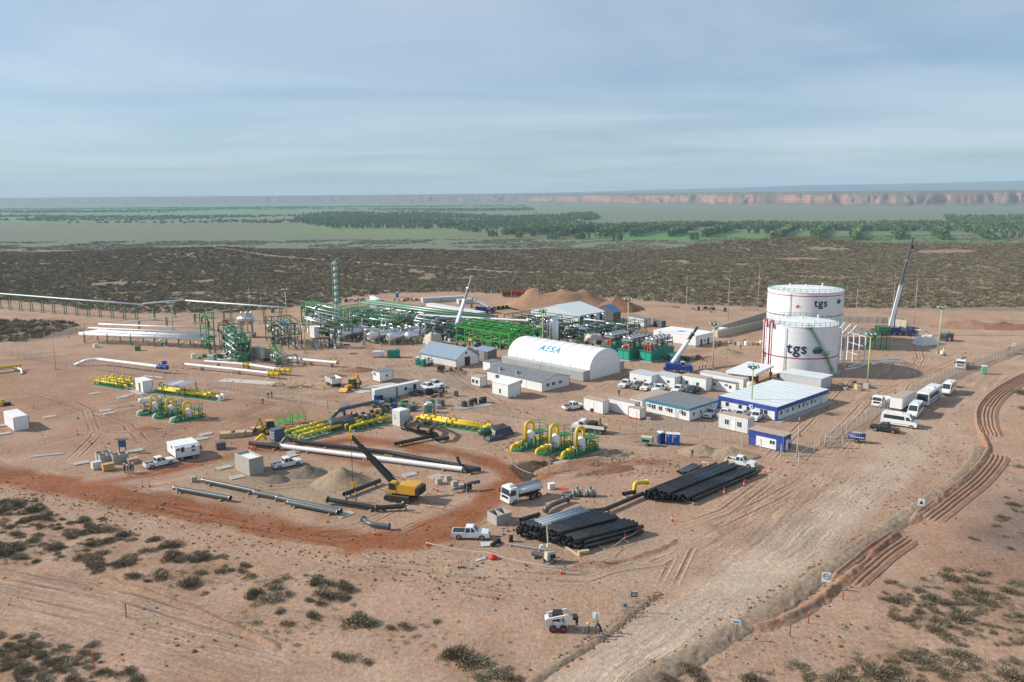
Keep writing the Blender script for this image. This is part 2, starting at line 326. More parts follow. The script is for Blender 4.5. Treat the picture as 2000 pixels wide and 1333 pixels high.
at = me.attributes.new('soil', 'FLOAT_COLOR', 'POINT'); at.data.foreach_set('color', np.concatenate([col, np.ones(col.shape[:2] + (1,))], -1).astype(np.float32).ravel())
at = me.attributes.new('flow', 'FLOAT_VECTOR', 'POINT'); at.data.foreach_set('vector', np.stack([fu, fv, fw], -1).astype(np.float32).ravel())
at = me.attributes.new('ruts', 'FLOAT_VECTOR', 'POINT'); at.data.foreach_set('vector', f2.astype(np.float32).ravel())
def ground_mat(name, flow=True, fixed=None):
    m = bpy.data.materials.new(name); m.use_nodes = True; n = m.node_tree.nodes; l = m.node_tree.links; b = n['Principled BSDF']
    b.inputs['Roughness'].default_value = .95; b.inputs['Specular IOR Level'].default_value = .1
    tc = n.new('ShaderNodeTexCoord')
    def noise(sc_, det, vecs=None, rough=.6):
        q = n.new('ShaderNodeTexNoise'); q.inputs['Scale'].default_value = sc_; q.inputs['Detail'].default_value = det; q.inputs['Roughness'].default_value = rough
        l.new(vecs or tc.outputs['Object'], q.inputs[0]); return q.outputs[0]
    def rng_(v, a, b_, c, d):
        q = n.new('ShaderNodeMapRange'); q.inputs[1].default_value = a; q.inputs[2].default_value = b_; q.inputs[3].default_value = c; q.inputs[4].default_value = d; l.new(v, q.inputs[0]); return q.outputs[0]
    def mul(a, b_):
        q = n.new('ShaderNodeMix'); q.data_type = 'RGBA'; q.blend_type = 'MULTIPLY'; q.inputs[0].default_value = 1; l.new(a, q.inputs[6]); l.new(b_, q.inputs[7]); return q.outputs[2]
    def math_(op, a, b_):
        q = n.new('ShaderNodeMath'); q.operation = op
        for i, v in enumerate((a, b_)):
            if isinstance(v, (int, float)): q.inputs[i].default_value = v
            else: l.new(v, q.inputs[i])
        return q.outputs[0]
    if fixed: q = n.new('ShaderNodeRGB'); q.outputs[0].default_value = (*fixed, 1); c = q.outputs[0]
    else: q = n.new('ShaderNodeAttribute'); q.attribute_name = 'soil'; c = q.outputs['Color']
    fine = noise(1.6, 8, None, .7); big = noise(.11, 5, None, .6); grit = noise(9, 3, None, .7)
    c = mul(c, rng_(fine, .28, .72, .66, 1.26)); c = mul(c, rng_(big, .3, .7, .84, 1.14)); c = mul(c, rng_(grit, .3, .7, .80, 1.16))
    # scattered stones and clods
    vo = n.new('ShaderNodeTexVoronoi'); vo.inputs['Scale'].default_value = 1.3; l.new(tc.outputs['Object'], vo.inputs[0])
    c = mul(c, rng_(vo.outputs['Distance'], .05, .16, .72, 1.0))
    hgt = math_('ADD', math_('MULTIPLY', fine, .6), math_('MULTIPLY', grit, .12))
    if flow:
        f = n.new('ShaderNodeAttribute'); f.attribute_name = 'flow'; s = n.new('ShaderNodeSeparateXYZ'); l.new(f.outputs['Vector'], s.inputs[0])
        u = math_('ADD', math_('ADD', s.outputs[0], math_('MULTIPLY', noise(.07, 3), 3.0)), math_('MULTIPLY', noise(.45, 3), 1.1))
        cbn = n.new('ShaderNodeCombineXYZ'); l.new(math_('MULTIPLY', u, 1.15), cbn.inputs[0]); l.new(math_('MULTIPLY', s.outputs[1], .045), cbn.inputs[1])
        st = noise(1.0, 5, cbn.outputs[0], .62)
        cb2 = n.new('ShaderNodeCombineXYZ'); l.new(math_('MULTIPLY', u, 4.2), cb2.inputs[0]); l.new(math_('MULTIPLY', s.outputs[1], .12), cb2.inputs[1])
        st2 = noise(1.0, 3, cb2.outputs[0], .6)
        def fade(v):   # streak value pulled to 1 away from the tracks
            return math_('ADD', 1.0, math_('MULTIPLY', math_('SUBTRACT', v, 1.0), s.outputs[2]))
        c = mul(c, fade(rng_(st, .30, .70, .72, 1.22))); c = mul(c, fade(rng_(st2, .34, .66, .72, 1.2)))
        hgt = math_('ADD', hgt, math_('MULTIPLY', math_('MULTIPLY', st2, s.outputs[2]), .5))
        g = n.new('ShaderNodeAttribute'); g.attribute_name = 'ruts'; gs = n.new('ShaderNodeSeparateXYZ'); l.new(g.outputs['Vector'], gs.inputs[0])
        ab = n.new('ShaderNodeMath'); ab.operation = 'ABSOLUTE'; l.new(math_('SUBTRACT', math_('ADD', gs.outputs[0], math_('MULTIPLY', noise(1.2, 2), .3)), 1.05), ab.inputs[0])
        rut = math_('MULTIPLY', rng_(ab.outputs[0], .12, .34, 1.0, 0.0), gs.outputs[2]); lip = math_('MULTIPLY', rng_(math_('ABSOLUTE', math_('SUBTRACT', ab.outputs[0], .42), 0.0), .03, .18, 1.0, 0.0), gs.outputs[2])
        cl = math_('SINE', math_('MULTIPLY', gs.outputs[1], 9.0), 0.0)
        c = mul(c, math_('SUBTRACT', math_('ADD', 1.0, math_('MULTIPLY', lip, .16)), math_('MULTIPLY', rut, math_('ADD', .24, math_('MULTIPLY', cl, .08)))))
        hgt = math_('ADD', hgt, math_('SUBTRACT', math_('MULTIPLY', lip, .25), math_('MULTIPLY', rut, .35)))
    hs = n.new('ShaderNodeHueSaturation'); hs.inputs['Saturation'].default_value = 1.0; l.new(c, hs.inputs['Color']); l.new(rng_(noise(.35, 4), .3, .7, .86, 1.14), hs.inputs['Saturation'])
    l.new(hs.outputs[0], b.inputs['Base Color'])
    bp = n.new('ShaderNodeBump'); bp.inputs['Strength'].default_value = 1.0; bp.inputs['Distance'].default_value = .4; l.new(hgt, bp.inputs['Height']); l.new(bp.outputs[0], b.inputs['Normal'])
    return m
me.materials.append(ground_mat('desert_soil'))
ground = bpy.data.objects.new('ground', me); C.objects.link(ground); ground['kind'] = 'structure'
def zg(x, y): return float(height(np.array([x]), np.array([y]))[0])
SOIL = ground_mat('turned_soil', False, (.36, .215, .14)); SOILR = ground_mat('red_soil', False, (.29, .15, .095)); GRAVEL = ground_mat('grey_gravel', False, (.185, .150, .120)); SOILF = ground_mat('furrow_soil', False, (.365, .222, .148)); SOILW = ground_mat('windrow_soil', False, (.372, .236, .160)); STONY = ground_mat('stony_soil', False, (.30, .225, .165)); SANDM = ground_mat('sand', False, (.36, .265, .175))
# ------------------------------------------------------------------ ribbons of turned earth along a path
def ribbon(name, path, prof_fn, lat, step, m, rough=.1, seed=0, label=None):
    pts = [Vector((p[0], p[1], 0)) for p in path]; out = []
    # smooth resample (Catmull-Rom)
    Q = [pts[0] * 2 - pts[1]] + pts + [pts[-1] * 2 - pts[-2]]
    for i in range(1, len(Q) - 2):
        k = max(2, int((Q[i + 1] - Q[i]).length / step))
        for j in range(k):
            t = j / k; a, b, c_, d_ = Q[i - 1], Q[i], Q[i + 1], Q[i + 2]
            out.append(.5 * ((2 * b) + (c_ - a) * t + (2 * a - 5 * b + 4 * c_ - d_) * t * t + (3 * b - a - 3 * c_ + d_) * t ** 3))
    out.append(pts[-1]); n = len(out); A = np.array([[p.x, p.y] for p in out]); T = np.gradient(A, axis=0); T /= np.linalg.norm(T, axis=1)[:, None] + 1e-9
    Nn = np.stack([-T[:, 1], T[:, 0]], 1); lat = np.asarray(lat); A = A + Nn * fbm(A[:, 0:1] + seed, A[:, 1:2], 3, 3.5) * .12
    X = A[:, 0:1] + Nn[:, 0:1] * lat; Y = A[:, 1:2] + Nn[:, 1:2] * lat; s = np.linspace(0, 1, n)[:, None] * np.ones_like(lat)[None]
    end = np.minimum(1, np.minimum(s, 1 - s) * n * step / 2.5)
    Z = prof_fn(lat)[None] * end; ed = smooth(0, .6, (lat - lat[0]) * (lat[-1] - lat) / (lat[-1] - lat[0]))
    Z = Z + ed[None] * end * (np.abs(fbm(X + seed, Y, 4, 1.1)) * rough * 1.6 + fbm(X, Y + seed, 3, 3) * rough) - (1 - ed[None]) * .15 - (1 - end) * .2 + height(X, Y)
    me = bpy.data.meshes.new(name); k = len(lat); vv = np.stack([X, Y, Z], -1).reshape(-1, 3)
    ii = (np.arange(n - 1)[:, None] * k + np.arange(k - 1)[None]).ravel(); fq = np.stack([ii, ii + k, ii + k + 1, ii + 1], 1)
    me.from_pydata(vv.tolist(), [], fq.tolist()); me.shade_smooth(); me.materials.append(m)
    o = bpy.data.objects.new(name, me); C.objects.link(o); o['kind'] = 'structure'
    if label: o['label'] = label
    return o
def furrows(l): k = np.mod(l + 7.0, .7) - .35; return .24 - .24 * np.exp(-(k / .14) ** 2) * (np.abs(l) < 1.45) + .32 * np.exp(-((l - 1.9) / .3) ** 2)
fl = np.arange(-2.0, 2.5, .085)
ribbon('trench_furrows', pxpath([(1648, 1148), (1692, 1108), (1735, 1074), (1778, 1046)]), furrows, fl, .4, SOILF, .06, 5)
ribbon('trench_furrows', pxpath([(1804, 1022), (1860, 980), (1910, 940), (1940, 905), (1948, 885)]), furrows, fl, .4, SOILF, .06, 9)
ribbon('trench_furrows', pxpath([(1938, 856), (1928, 826), (1930, 800), (1952, 772), (1985, 750), (2030, 728), (2120, 690)]), furrows, fl, .4, SOILF, .06, 15)
ribbon('dirt_berm', pxpath([(1440, 1231), (1520, 1216), (1596, 1176), (1660, 1124), (1690, 1100)]), lambda l: .5 * np.exp(-(l / .55) ** 2), np.arange(-1.5, 1.55, .15), .35, SOIL, .22, 3)
ribbon('dirt_berm', pxpath([(1690, 1098), (1725, 1066), (1760, 1038)]), lambda l: .45 * np.exp(-(l / .5) ** 2), np.arange(-1.4, 1.45, .15), .35, SOILR, .2, 13)
ribbon('dirt_berm', pxpath([(1766, 1030), (1815, 992), (1870, 950), (1910, 912), (1928, 880), (1920, 850), (1908, 820)]), lambda l: .38 * np.exp(-(l / .5) ** 2), np.arange(-1.3, 1.35, .15), .35, SOILF, .2, 23)
ribbon('road_shoulder', pxpath([(1180, 1400), (1264, 1326), (1350, 1278), (1436, 1226), (1504, 1188), (1600, 1120), (1700, 1054), (1792, 990), (1856, 946), (1900, 905), (1915, 870)]), lambda l: .34 * smooth(1.5, .3, l) * smooth(-2.2, -.3, l), np.arange(-2.2, 1.6, .14), .3, STONY, .20, 7)
ribbon('road_shoulder', pxpath([(1010, 1360), (1080, 1303), (1160, 1255), (1230, 1200), (1285, 1160)]), lambda l: .16 * np.exp(-(l / .45) ** 2), np.arange(-1.1, 1.15, .14), .3, STONY, .15, 17)
for q, w_, h_, s_ in [([(690, 1078), (560, 1062), (420, 1035), (300, 1008)], .4, .22, 31), ([(190, 1128), (330, 1172), (480, 1235), (560, 1275)], .35, .22, 37), ([(1090, 1108), (1200, 1098), (1290, 1072), (1330, 1048)], .4, .22, 43), ([(1100, 935), (1180, 920), (1250, 905)], .6, .35, 47)]:
    ribbon('dirt_windrow', pxpath(q), lambda l, w_=w_, h_=h_: h_ * np.exp(-(l / w_) ** 2), np.arange(-1.2, 1.25, .15), .4, SOILW, .2, s_)
# ------------------------------------------------------------------ mesa with cliffs across the valley, and blue hills beyond
def strip(name, pts, rows, fn, m):     # sheet over (bearing, depth) with heights fn
    b0, b1, nb = pts; B = np.linspace(b0, b1, nb); D = np.array(rows)
    BB, DD = np.meshgrid(B, D); X, Y, Z = fn(BB, DD); n, k = BB.shape
    me = bpy.data.meshes.new(name); ii = (np.arange(n - 1)[:, None] * k + np.arange(k - 1)[None]).ravel()
    me.from_pydata(np.stack([X, Y, Z], -1).reshape(-1, 3).tolist(), [], np.stack([ii, ii + 1, ii + k + 1, ii + k], 1).tolist()); me.shade_smooth(); me.materials.append(m)
    o = bpy.data.objects.new(name, me); C.objects.link(o); o['kind'] = 'structure'; return o
def mesa_mat():
    m = bpy.data.materials.new('mesa_rock'); m.use_nodes = True; n = m.node_tree.nodes; l = m.node_tree.links; b = n['Principled BSDF']; b.inputs['Roughness'].default_value = .95; b.inputs['Specular IOR Level'].default_value = .1
    tc = n.new('ShaderNodeTexCoord'); g = n.new('ShaderNodeNewGeometry'); s = n.new('ShaderNodeSeparateXYZ'); l.new(g.outputs['Normal'], s.inputs[0])
    mpn = n.new('ShaderNodeMapping'); mpn.inputs['Scale'].default_value = (.0022, .0022, .11); l.new(tc.outputs['Object'], mpn.inputs[0])
    ns = n.new('ShaderNodeTexNoise'); ns.inputs['Scale'].default_value = 1; ns.inputs['Detail'].default_value = 5; l.new(mpn.outputs[0], ns.inputs[0])
    r = n.new('ShaderNodeValToRGB'); e = r.color_ramp.elements; e[0].position = .35; e[0].color = (.25, .105, .075, 1); e[1].position = .65; e[1].color = (.35, .20, .145, 1); l.new(ns.outputs[0], r.inputs[0])
    n2 = n.new('ShaderNodeTexNoise'); n2.inputs['Scale'].default_value = .012; n2.inputs['Detail'].default_value = 6; l.new(tc.outputs['Object'], n2.inputs[0])
    am = n.new('ShaderNodeMath'); am.operation = 'MULTIPLY_ADD'; am.inputs[1].default_value = .5; l.new(n2.outputs[0], am.inputs[0]); l.new(s.outputs[2], am.inputs[2])
    k = n.new('ShaderNodeMapRange'); k.inputs[1].default_value = .86; k.inputs[2].default_value = 1.12; l.new(am.outputs[0], k.inputs[0])
    mxn = n.new('ShaderNodeMix'); mxn.data_type = 'RGBA'; l.new(k.outputs[0], mxn.inputs[0]); l.new(r.outputs[0], mxn.inputs[6]); mxn.inputs[7].default_value = (.15, .125, .09, 1); l.new(mxn.outputs[2], b.inputs['Base Color'])
    return m
def mesa_fn(BB, DD):       # DD is the distance behind the cliff foot
    base = np.interp(BB, [-.8, -.2, 0, .12, .25, .45, .7], [9500, 7900, 7000, 5800, 5000, 4400, 4100])
    gx = BB * 9000
    gully = fbm(gx, gx * 0, 5, 900) * 130 + np.abs(fbm(gx, DD * 1.2, 5, 260)) * 110 + fbm(gx, DD * 2, 4, 60) * 22
    cut = 1 - smooth(150, 900, DD)
    r_ = base + DD + gully * cut * .9
    X = r_ * BB; Y = r_
    top = np.interp(BB, [-.8, -.3, -.1, .1, .3, .7], [30, 37, 42, 43, 45, 47]) + fbm(X, Y, 3, 900) * 1.5
    w_ = np.interp(BB, [-.8, -.2, .02, .12, .7], [900, 700, 420, 200, 150])
    t = DD / w_
    prof_ = .14 * smooth(0, .6, t) + .70 * smooth(.55, 1.0, t + fbm(X, Y, 3, 60) * .25) + .16 * smooth(.95, 1.9, t + fbm(X, Y, 3, 90) * .3)
    Z = VAL - 1 + (top - VAL) * prof_ + smooth(2500, 9000, DD) * 0
    return X, Y, Z
mesa = strip('mesa', (-.8, .75, 900), [0, 20, 40, 60, 75, 90, 105, 120, 135, 150, 165, 180, 195, 210, 225, 240, 260, 280, 310, 350, 400, 460, 540, 650, 800, 1000, 1400, 2000, 3000, 4200, 5000], mesa_fn, mesa_mat())
def hill_fn(BB, DD):
    r_ = 10800 + DD; h = np.interp(BB, [-.8, -.1, .03, .15, .25, .35, .5, .62, .75], [20, 36, 55, 85, 110, 150, 175, 205, 215]) + fbm(BB * 40, BB * 0 + 2, 4, 4) * 9
    return r_ * BB, r_, 10 + (h - 10) * np.sin(np.clip(DD / 3800, 0, 1) * math.pi / 2)
strip('hills', (-.8, .75, 260), [0, 600, 1300, 2100, 3000, 3800], hill_fn, mat('far_hills', (.055, .07, .075), .95, var=.2, scale=.001))
HZ = MB().bb(-17000, 17000, -3600, 17500, VAL - 6, 260)
hm = bpy.data.materials.new('air'); hm.use_nodes = True; hn = hm.node_tree.nodes; hn.remove(hn['Principled BSDF'])
hv = hn.new('ShaderNodeVolumePrincipled'); hv.inputs['Density'].default_value = 9e-5; hv.inputs['Color'].default_value = (.60, .83, 1.0, 1); hv.inputs['Anisotropy'].default_value = .0
hm.node_tree.links.new(hv.outputs[0], hn['Material Output'].inputs['Volume'])
haze = HZ.part('haze', hm); haze['kind'] = 'stuff'; haze['label'] = 'pale blue haze over the valley'
# ================================================================== SHRUBS AND TREES
def leaf_mat(name, c0, c1, transl=.15):
    m = bpy.data.materials.new(name); m.use_nodes = True; n = m.node_tree.nodes; l = m.node_tree.links; b = n['Principled BSDF']
    b.inputs['Roughness'].default_value = .85; b.inputs['Specular IOR Level'].default_value = .15
    oi = n.new('ShaderNodeObjectInfo'); tc = n.new('ShaderNodeTexCoord'); ns = n.new('ShaderNodeTexNoise'); ns.inputs['Scale'].default_value = 2.2; ns.inputs['Detail'].default_value = 4
    l.new(tc.outputs['Object'], ns.inputs[0]); ad = n.new('ShaderNodeMath'); ad.operation = 'MULTIPLY_ADD'; ad.inputs[1].default_value = .55; l.new(oi.outputs['Random'], ad.inputs[0]); l.new(ns.outputs[0], ad.inputs[2])
    r = n.new('ShaderNodeMapRange'); r.inputs[1].default_value = .35; r.inputs[2].default_value = 1.15; l.new(ad.outputs[0], r.inputs[0])
    mx = n.new('ShaderNodeMix'); mx.data_type = 'RGBA'; l.new(r.outputs[0], mx.inputs[0]); mx.inputs[6].default_value = (*c0, 1); mx.inputs[7].default_value = (*c1, 1)
    l.new(mx.outputs[2], b.inputs['Base Color']); return m
LF1 = leaf_mat('shrub_olive', (.125, .106, .067), (.235, .198, .128)); LF2 = leaf_mat('shrub_pale', (.19, .175, .115), (.34, .305, .205)); LF3 = leaf_mat('shrub_brown', (.135, .108, .072), (.25, .205, .138))
TWIG = mat('dry_twig', (.27, .21, .145), .9); STEM = mat('dry_stem', (.12, .085, .055), .9); POP = leaf_mat('poplar_leaf', (.12, .185, .075), (.20, .285, .12)); POPL = leaf_mat('poplar_leaf_pale', (.13, .20, .065), (.20, .28, .10))
def shrub_mesh(name, n, size, seed, m, lobes=5, flat=.55):
    r = random.Random(seed); vv = []; ff = []
    L_ = [(r.uniform(-.55, .55), r.uniform(-.55, .55), r.uniform(.35, .62)) for _ in range(lobes)] + [(0, 0, .7)]
    for i in range(n):
        cx, cy, cr = r.choice(L_)
        t, ph = r.uniform(0, 6.283), math.acos(r.uniform(-.05, 1)); k = cr * (r.random() ** .33)
        p = Vector((cx + k * math.sin(ph) * math.cos(t), cy + k * math.sin(ph) * math.sin(t), k * math.cos(ph) * flat * 1.25 + .02))
        out = Vector((p.x - cx * .5, p.y - cy * .5, p.z + .35)).normalized()
        d = (out + Vector((r.gauss(0, .5), r.gauss(0, .5), r.gauss(0, .35)))).normalized(); s = d.cross(Vector((r.gauss(0, 1), r.gauss(0, 1), r.gauss(0, 1)))).normalized()
        ln = size * r.uniform(.7, 1.5); wd = size * r.uniform(.22, .5); b = len(vv)
        vv += [p - s * wd * .5, p + s * wd * .5, p + d * ln + s * wd * .35, p + d * ln * .9 - s * wd * .35]; ff.append((b, b + 1, b + 2, b + 3))
    nl = len(ff)
    for i in range(30 if n > 200 else 4):
        t = r.uniform(0, 6.283); k = r.uniform(.3, 1.0); b = len(vv); e = Vector((k * math.cos(t), k * math.sin(t), r.uniform(.35, .85) * (1.2 - .5 * k))); s = Vector((-math.sin(t), math.cos(t), .3)) * .016
        vv += [s, -s, e - s * .5, e + s * .5]; ff.append((b, b + 1, b + 2, b + 3))
    me = bpy.data.meshes.new(name); me.from_pydata([tuple(v) for v in vv], [], ff); me.materials.append(m); me.materials.append(TWIG)
    for p in me.polygons[nl:]: p.material_index = 1
    return me
SH = [shrub_mesh('shrub', 620, .13, 11, LF1, 5, .55), shrub_mesh('shrub', 560, .13, 12, LF1, 3, .7), shrub_mesh('shrub', 520, .12, 13, LF3, 6, .5), shrub_mesh('shrub', 600, .12, 14, LF2, 5, .5), shrub_mesh('shrub', 500, .15, 15, LF3, 4, .65), shrub_mesh('shrub', 640, .12, 16, LF1, 7, .45)]
GRP = 'desert shrubs on the sandy ground in front'
def shrub(x, y, s, label, kind=None, sz=None):
    kind = kind if kind is not None else random.choice((0, 0, 1, 2, 2, 3, 4, 5)); px = proj((x, y, 0))[0]
    label = '%s %s shrub %s, %s' % ('small' if s < .95 else 'large' if s > 1.5 else 'middling', ('dark olive', 'tall olive', 'brown', 'pale grey', 'dry brown', 'flat olive')[kind], label.split(' shrub ')[1], 'near the left edge' if px < 110 else 'left of the middle' if px < 500 else 'left centre' if px < 900 else 'centre' if px < 1500 else 'right of the middle' if px < 1850 else 'near the right edge')
    o = bpy.data.objects.new('desert_shrub', SH[kind]); C.objects.link(o)
    o.location = (x, y, zg(x, y) - .03); o.rotation_euler = (0, 0, random.uniform(0, 6.28)); o.scale = (s * random.uniform(.85, 1.15), s * random.uniform(.85, 1.15), s * (sz or random.uniform(.75, 1.1)))
    tag(o, label, 'shrub', GRP)
PATCH = [('dry olive desert shrub in the scrub strip below the red road', [(-20, 985), (60, 975), (170, 1015), (330, 1062), (420, 1085), (520, 1112), (600, 1125), (690, 1155), (695, 1172), (600, 1185), (450, 1168), (330, 1150), (200, 1112), (90, 1098), (-20, 1092)], 150, (.6, 1.7)),
         ('dry olive desert shrub in the bottom left corner', [(-20, 1235), (60, 1240), (170, 1265), (300, 1335), (-20, 1350)], 34, (.6, 1.5)),
         ('grey olive desert shrub in the right corner', [(1740, 1150), (1850, 1110), (2010, 1120), (2010, 1260), (1900, 1270), (1760, 1225), (1730, 1190)], 46, (.7, 1.6)),
         ('grey olive desert shrub along the bottom right edge', [(1650, 1290), (1800, 1275), (2010, 1285), (2010, 1345), (1560, 1345)], 26, (.8, 1.8)),
         ('low dry shrub on dark soil above the furrow crossing', [(1890, 1060), (1960, 975), (2010, 930), (2010, 1085)], 12, (.5, 1.0))]
for lab, poly, n, (s0, s1) in PATCH:
    w_ = pxpath(poly); xs_ = [p.x for p in w_]; ys_ = [p.y for p in w_]; k = 0
    while k < n:
        x, y = random.uniform(min(xs_), max(xs_)), random.uniform(min(ys_), max(ys_))
        if not inside(np.array([x]), np.array([y]), w_)[0] or float(fbm(np.array([x]), np.array([y]), 3, 7)[0]) < -.22: continue
        t = random.random() ** 1.7; shrub(x, y, s0 + (s1 - s0) * t, lab); k += 1
for lab, q in [('olive desert shrub on open sand beyond the skid loader', [(700, 1217, 1.9, 1), (722, 1222, 1.3, 0), (795, 1225, 1.2, 2), (760, 1228, .8, 2), (560, 1222, 1.0, 2), (500, 1218, .8, 3), (905, 1285, 2.0, 1), (935, 1295, 1.6, 3), (880, 1280, 1.3, 0), (970, 1318, 1.5, 3), (680, 1287, 1.3, 3), (660, 1280, .9, 2), (715, 1295, .8, 2), (1000, 1328, 1.3, 2), (940, 1325, 1.2, 3), (850, 1215, .7, 2), (612, 1205, 1.1, 0), (545, 1197, .9, 2)]),
               ('olive desert shrub beside the road shoulder', [(1345, 1312, 1.5, 1), (1365, 1325, 1.3, 0), (1300, 1330, 1.2, 1), (1470, 1328, 1.3, 0), (1560, 1300, 1.2, 3), (1575, 1318, 1.0, 2)]),
               ('olive desert shrub beside the curved furrows', [(1995, 770, 2.2, 0), (1998, 800, 1.5, 1), (1990, 912, 1.3, 3), (1972, 985, 1.0, 2)])]:
    for (px, py, s, k) in q: p = P(px, py); shrub(p.x, p.y, s, lab, k)
# ------------------------------------------------------------------ masses nobody could count: one object each, points carrying copies of a few plants
def scatter(name, pts, scl, kinds, label):      # kinds: list of meshes
    col_ = bpy.data.collections.new(name + '_plants')
    for i, k in enumerate(kinds): col_.objects.link(bpy.data.objects.new('%s_kind_%d' % (name, i), k))
    me = bpy.data.meshes.new(name); me.vertices.add(len(pts)); me.vertices.foreach_set('co', np.asarray(pts, np.float32).ravel())
    a = me.attributes.new('scl', 'FLOAT_VECTOR', 'POINT'); a.data.foreach_set('vector', np.asarray(scl, np.float32).ravel())
    a = me.attributes.new('kind', 'INT', 'POINT'); a.data.foreach_set('value', rng.integers(0, len(kinds), len(pts)).astype(np.int32))
    a = me.attributes.new('rot', 'FLOAT_VECTOR', 'POINT'); rv = np.zeros((len(pts), 3), np.float32); rv[:, 2] = rng.random(len(pts)) * 6.283; a.data.foreach_set('vector', rv.ravel())
    o = bpy.data.objects.new(name, me); C.objects.link(o)
    g = bpy.data.node_groups.new(name, 'GeometryNodeTree'); g.interface.new_socket('Geometry', in_out='INPUT', socket_type='NodeSocketGeometry'); g.interface.new_socket('Geometry', in_out='OUTPUT', socket_type='NodeSocketGeometry')
    n = g.nodes; l = g.links; gi = n.new('NodeGroupInput'); go = n.new('NodeGroupOutput'); ip = n.new('GeometryNodeInstanceOnPoints'); ci = n.new('GeometryNodeCollectionInfo')
    ci.inputs['Collection'].default_value = col_; ci.inputs['Separate Children'].default_value = True; ci.inputs['Reset Children'].default_value = True
    def attr(nm, ty): q = n.new('GeometryNodeInputNamedAttribute'); q.data_type = ty; q.inputs[0].default_value = nm; return q.outputs[0]
    l.new(gi.outputs[0], ip.inputs['Points']); l.new(ci.outputs[0], ip.inputs['Instance']); ip.inputs['Pick Instance'].default_value = True
    l.new(attr('kind', 'INT'), ip.inputs['Instance Index']); l.new(attr('scl', 'FLOAT_VECTOR'), ip.inputs['Scale'])
    er = n.new('FunctionNodeEulerToRotation'); l.new(attr('rot', 'FLOAT_VECTOR'), er.inputs[0]); l.new(er.outputs[0], ip.inputs['Rotation'])
    l.new(ip.outputs[0], go.inputs[0]); md = o.modifiers.new('plants', 'NODES'); md.node_group = g
    tag(o, label, kind='stuff'); return o
LOW = [shrub_mesh('far_shrub', 70, .34, 30 + i, m, 3, .6) for i, m in enumerate((LF1, LF1, LF3, LF1, LF2, LF3, LF2))]
def scrub_points(n, y0, y1, half, dens):
    Y = np.sqrt(rng.random(n) * (y1 * y1 - y0 * y0) + y0 * y0); X = (rng.random(n) * 2 - 1) * (Y * half + 30); return X, Y
X, Y = scrub_points(150000, 330, 880, .72, 1)
keep = soft(X, Y, SITE, 4, 14, 6) < .5
for p in ([(230, 493), (500, 501), (640, 506), (760, 512), (1000, 520), (1250, 527), (1500, 535), (1760, 546), (2100, 556)], [(-100, 480), (60, 485), (115, 490)]): keep &= seg_dist(X, Y, pxpath(p))[0] > 3.2
for q, r_ in SOILS: c_ = P(*q); keep &= np.hypot((X - c_.x) / 1.6, Y - c_.y) > r_ * .6
keep &= fbm(X, Y, 3, 25) > -.5; X, Y = X[keep], Y[keep]
n0 = 6000; X2 = rng.random(n0) * 160 - 320; Y2 = rng.random(n0) * 110 + 220; k2 = inside(X2, Y2, INLET); X = np.concatenate([X, X2[k2]]); Y = np.concatenate([Y, Y2[k2]])
s_ = (.45 + rng.random(len(X)) ** 2 * 1.0) * (1 + Y / 1500)
scatter('desert_scrub', np.stack([X, Y, height(X, Y) - .05], 1), np.stack([s_, s_, s_ * (.7 + .5 * rng.random(len(X)))], 1), LOW, 'dense olive brown desert scrub covering the plain behind the plant')
X, Y = scrub_points(26000, 900, 1500, .75, 1); keep = fbm(X, Y, 3, 60) > -.1; X, Y = X[keep], Y[keep]; s_ = 1.6 + rng.random(len(X)) * 2.0
scatter('valley_scrub', np.stack([X, Y, height(X, Y) - .05], 1), np.stack([s_, s_, s_ * .6], 1), LOW, 'greyish scrub on the slope down to the valley')
STRAW = leaf_mat('straw', (.27, .215, .125), (.40, .33, .20)); TUFT = [shrub_mesh('tuft', 60, .22, 60 + i, m, 3, .5) for i, m in enumerate((STRAW, LF2, STRAW, LF3))]
tp = []
for lab, poly, n, _ in PATCH:
    w_ = pxpath(poly); xs_ = [p.x for p in w_]; ys_ = [p.y for p in w_]; a = rng.uniform(min(xs_) - 2, max(xs_) + 2, n * 12); b = rng.uniform(min(ys_) - 2, max(ys_) + 2, n * 12); k = (soft(a, b, w_, 2, 5, 4) > .5) & (fbm(a, b, 3, 4) > -.1); tp += list(zip(a[k], b[k]))
for (px, py) in [(600, 1240), (640, 1215), (560, 1230), (760, 1240), (830, 1230), (900, 1310), (960, 1300), (480, 1210), (1400, 1320), (1640, 1265), (1760, 1245), (1880, 900), (1960, 920), (1700, 1250), (1500, 1300)]:
    c_ = P(px, py)
    for _ in range(14): tp.append((c_.x + random.gauss(0, 2.2), c_.y + random.gauss(0, 2.2)))
lp = []
for lab, poly, n, _ in PATCH:
    w_ = pxpath(poly); xs_ = [p.x for p in w_]; ys_ = [p.y for p in w_]; a = rng.uniform(min(xs_) - 1, max(xs_) + 1, n * 6); b = rng.uniform(min(ys_) - 1, max(ys_) + 1, n * 6); k = (soft(a, b, w_, 2, 5, 3) > .5) & (fbm(a, b, 3, 6) > -.12); lp += list(zip(a[k], b[k]))
lp = np.array(lp); s_ = .35 + rng.random(len(lp)) * .5
scatter('low_shrubs', np.stack([lp[:, 0], lp[:, 1], height(lp[:, 0], lp[:, 1]) - .02], 1), np.stack([s_, s_, s_ * .8], 1), [SH[2], SH[3], SH[4], SH[0]], 'small low brown shrubs filling the scrub patches in front')
tp = np.array(tp); s_ = .22 + rng.random(len(tp)) ** 2 * .5
scatter('dry_tufts', np.stack([tp[:, 0], tp[:, 1], height(tp[:, 0], tp[:, 1])], 1), np.stack([s_, s_, s_ * .8], 1), TUFT, 'small dry grass tufts between the shrubs in front')
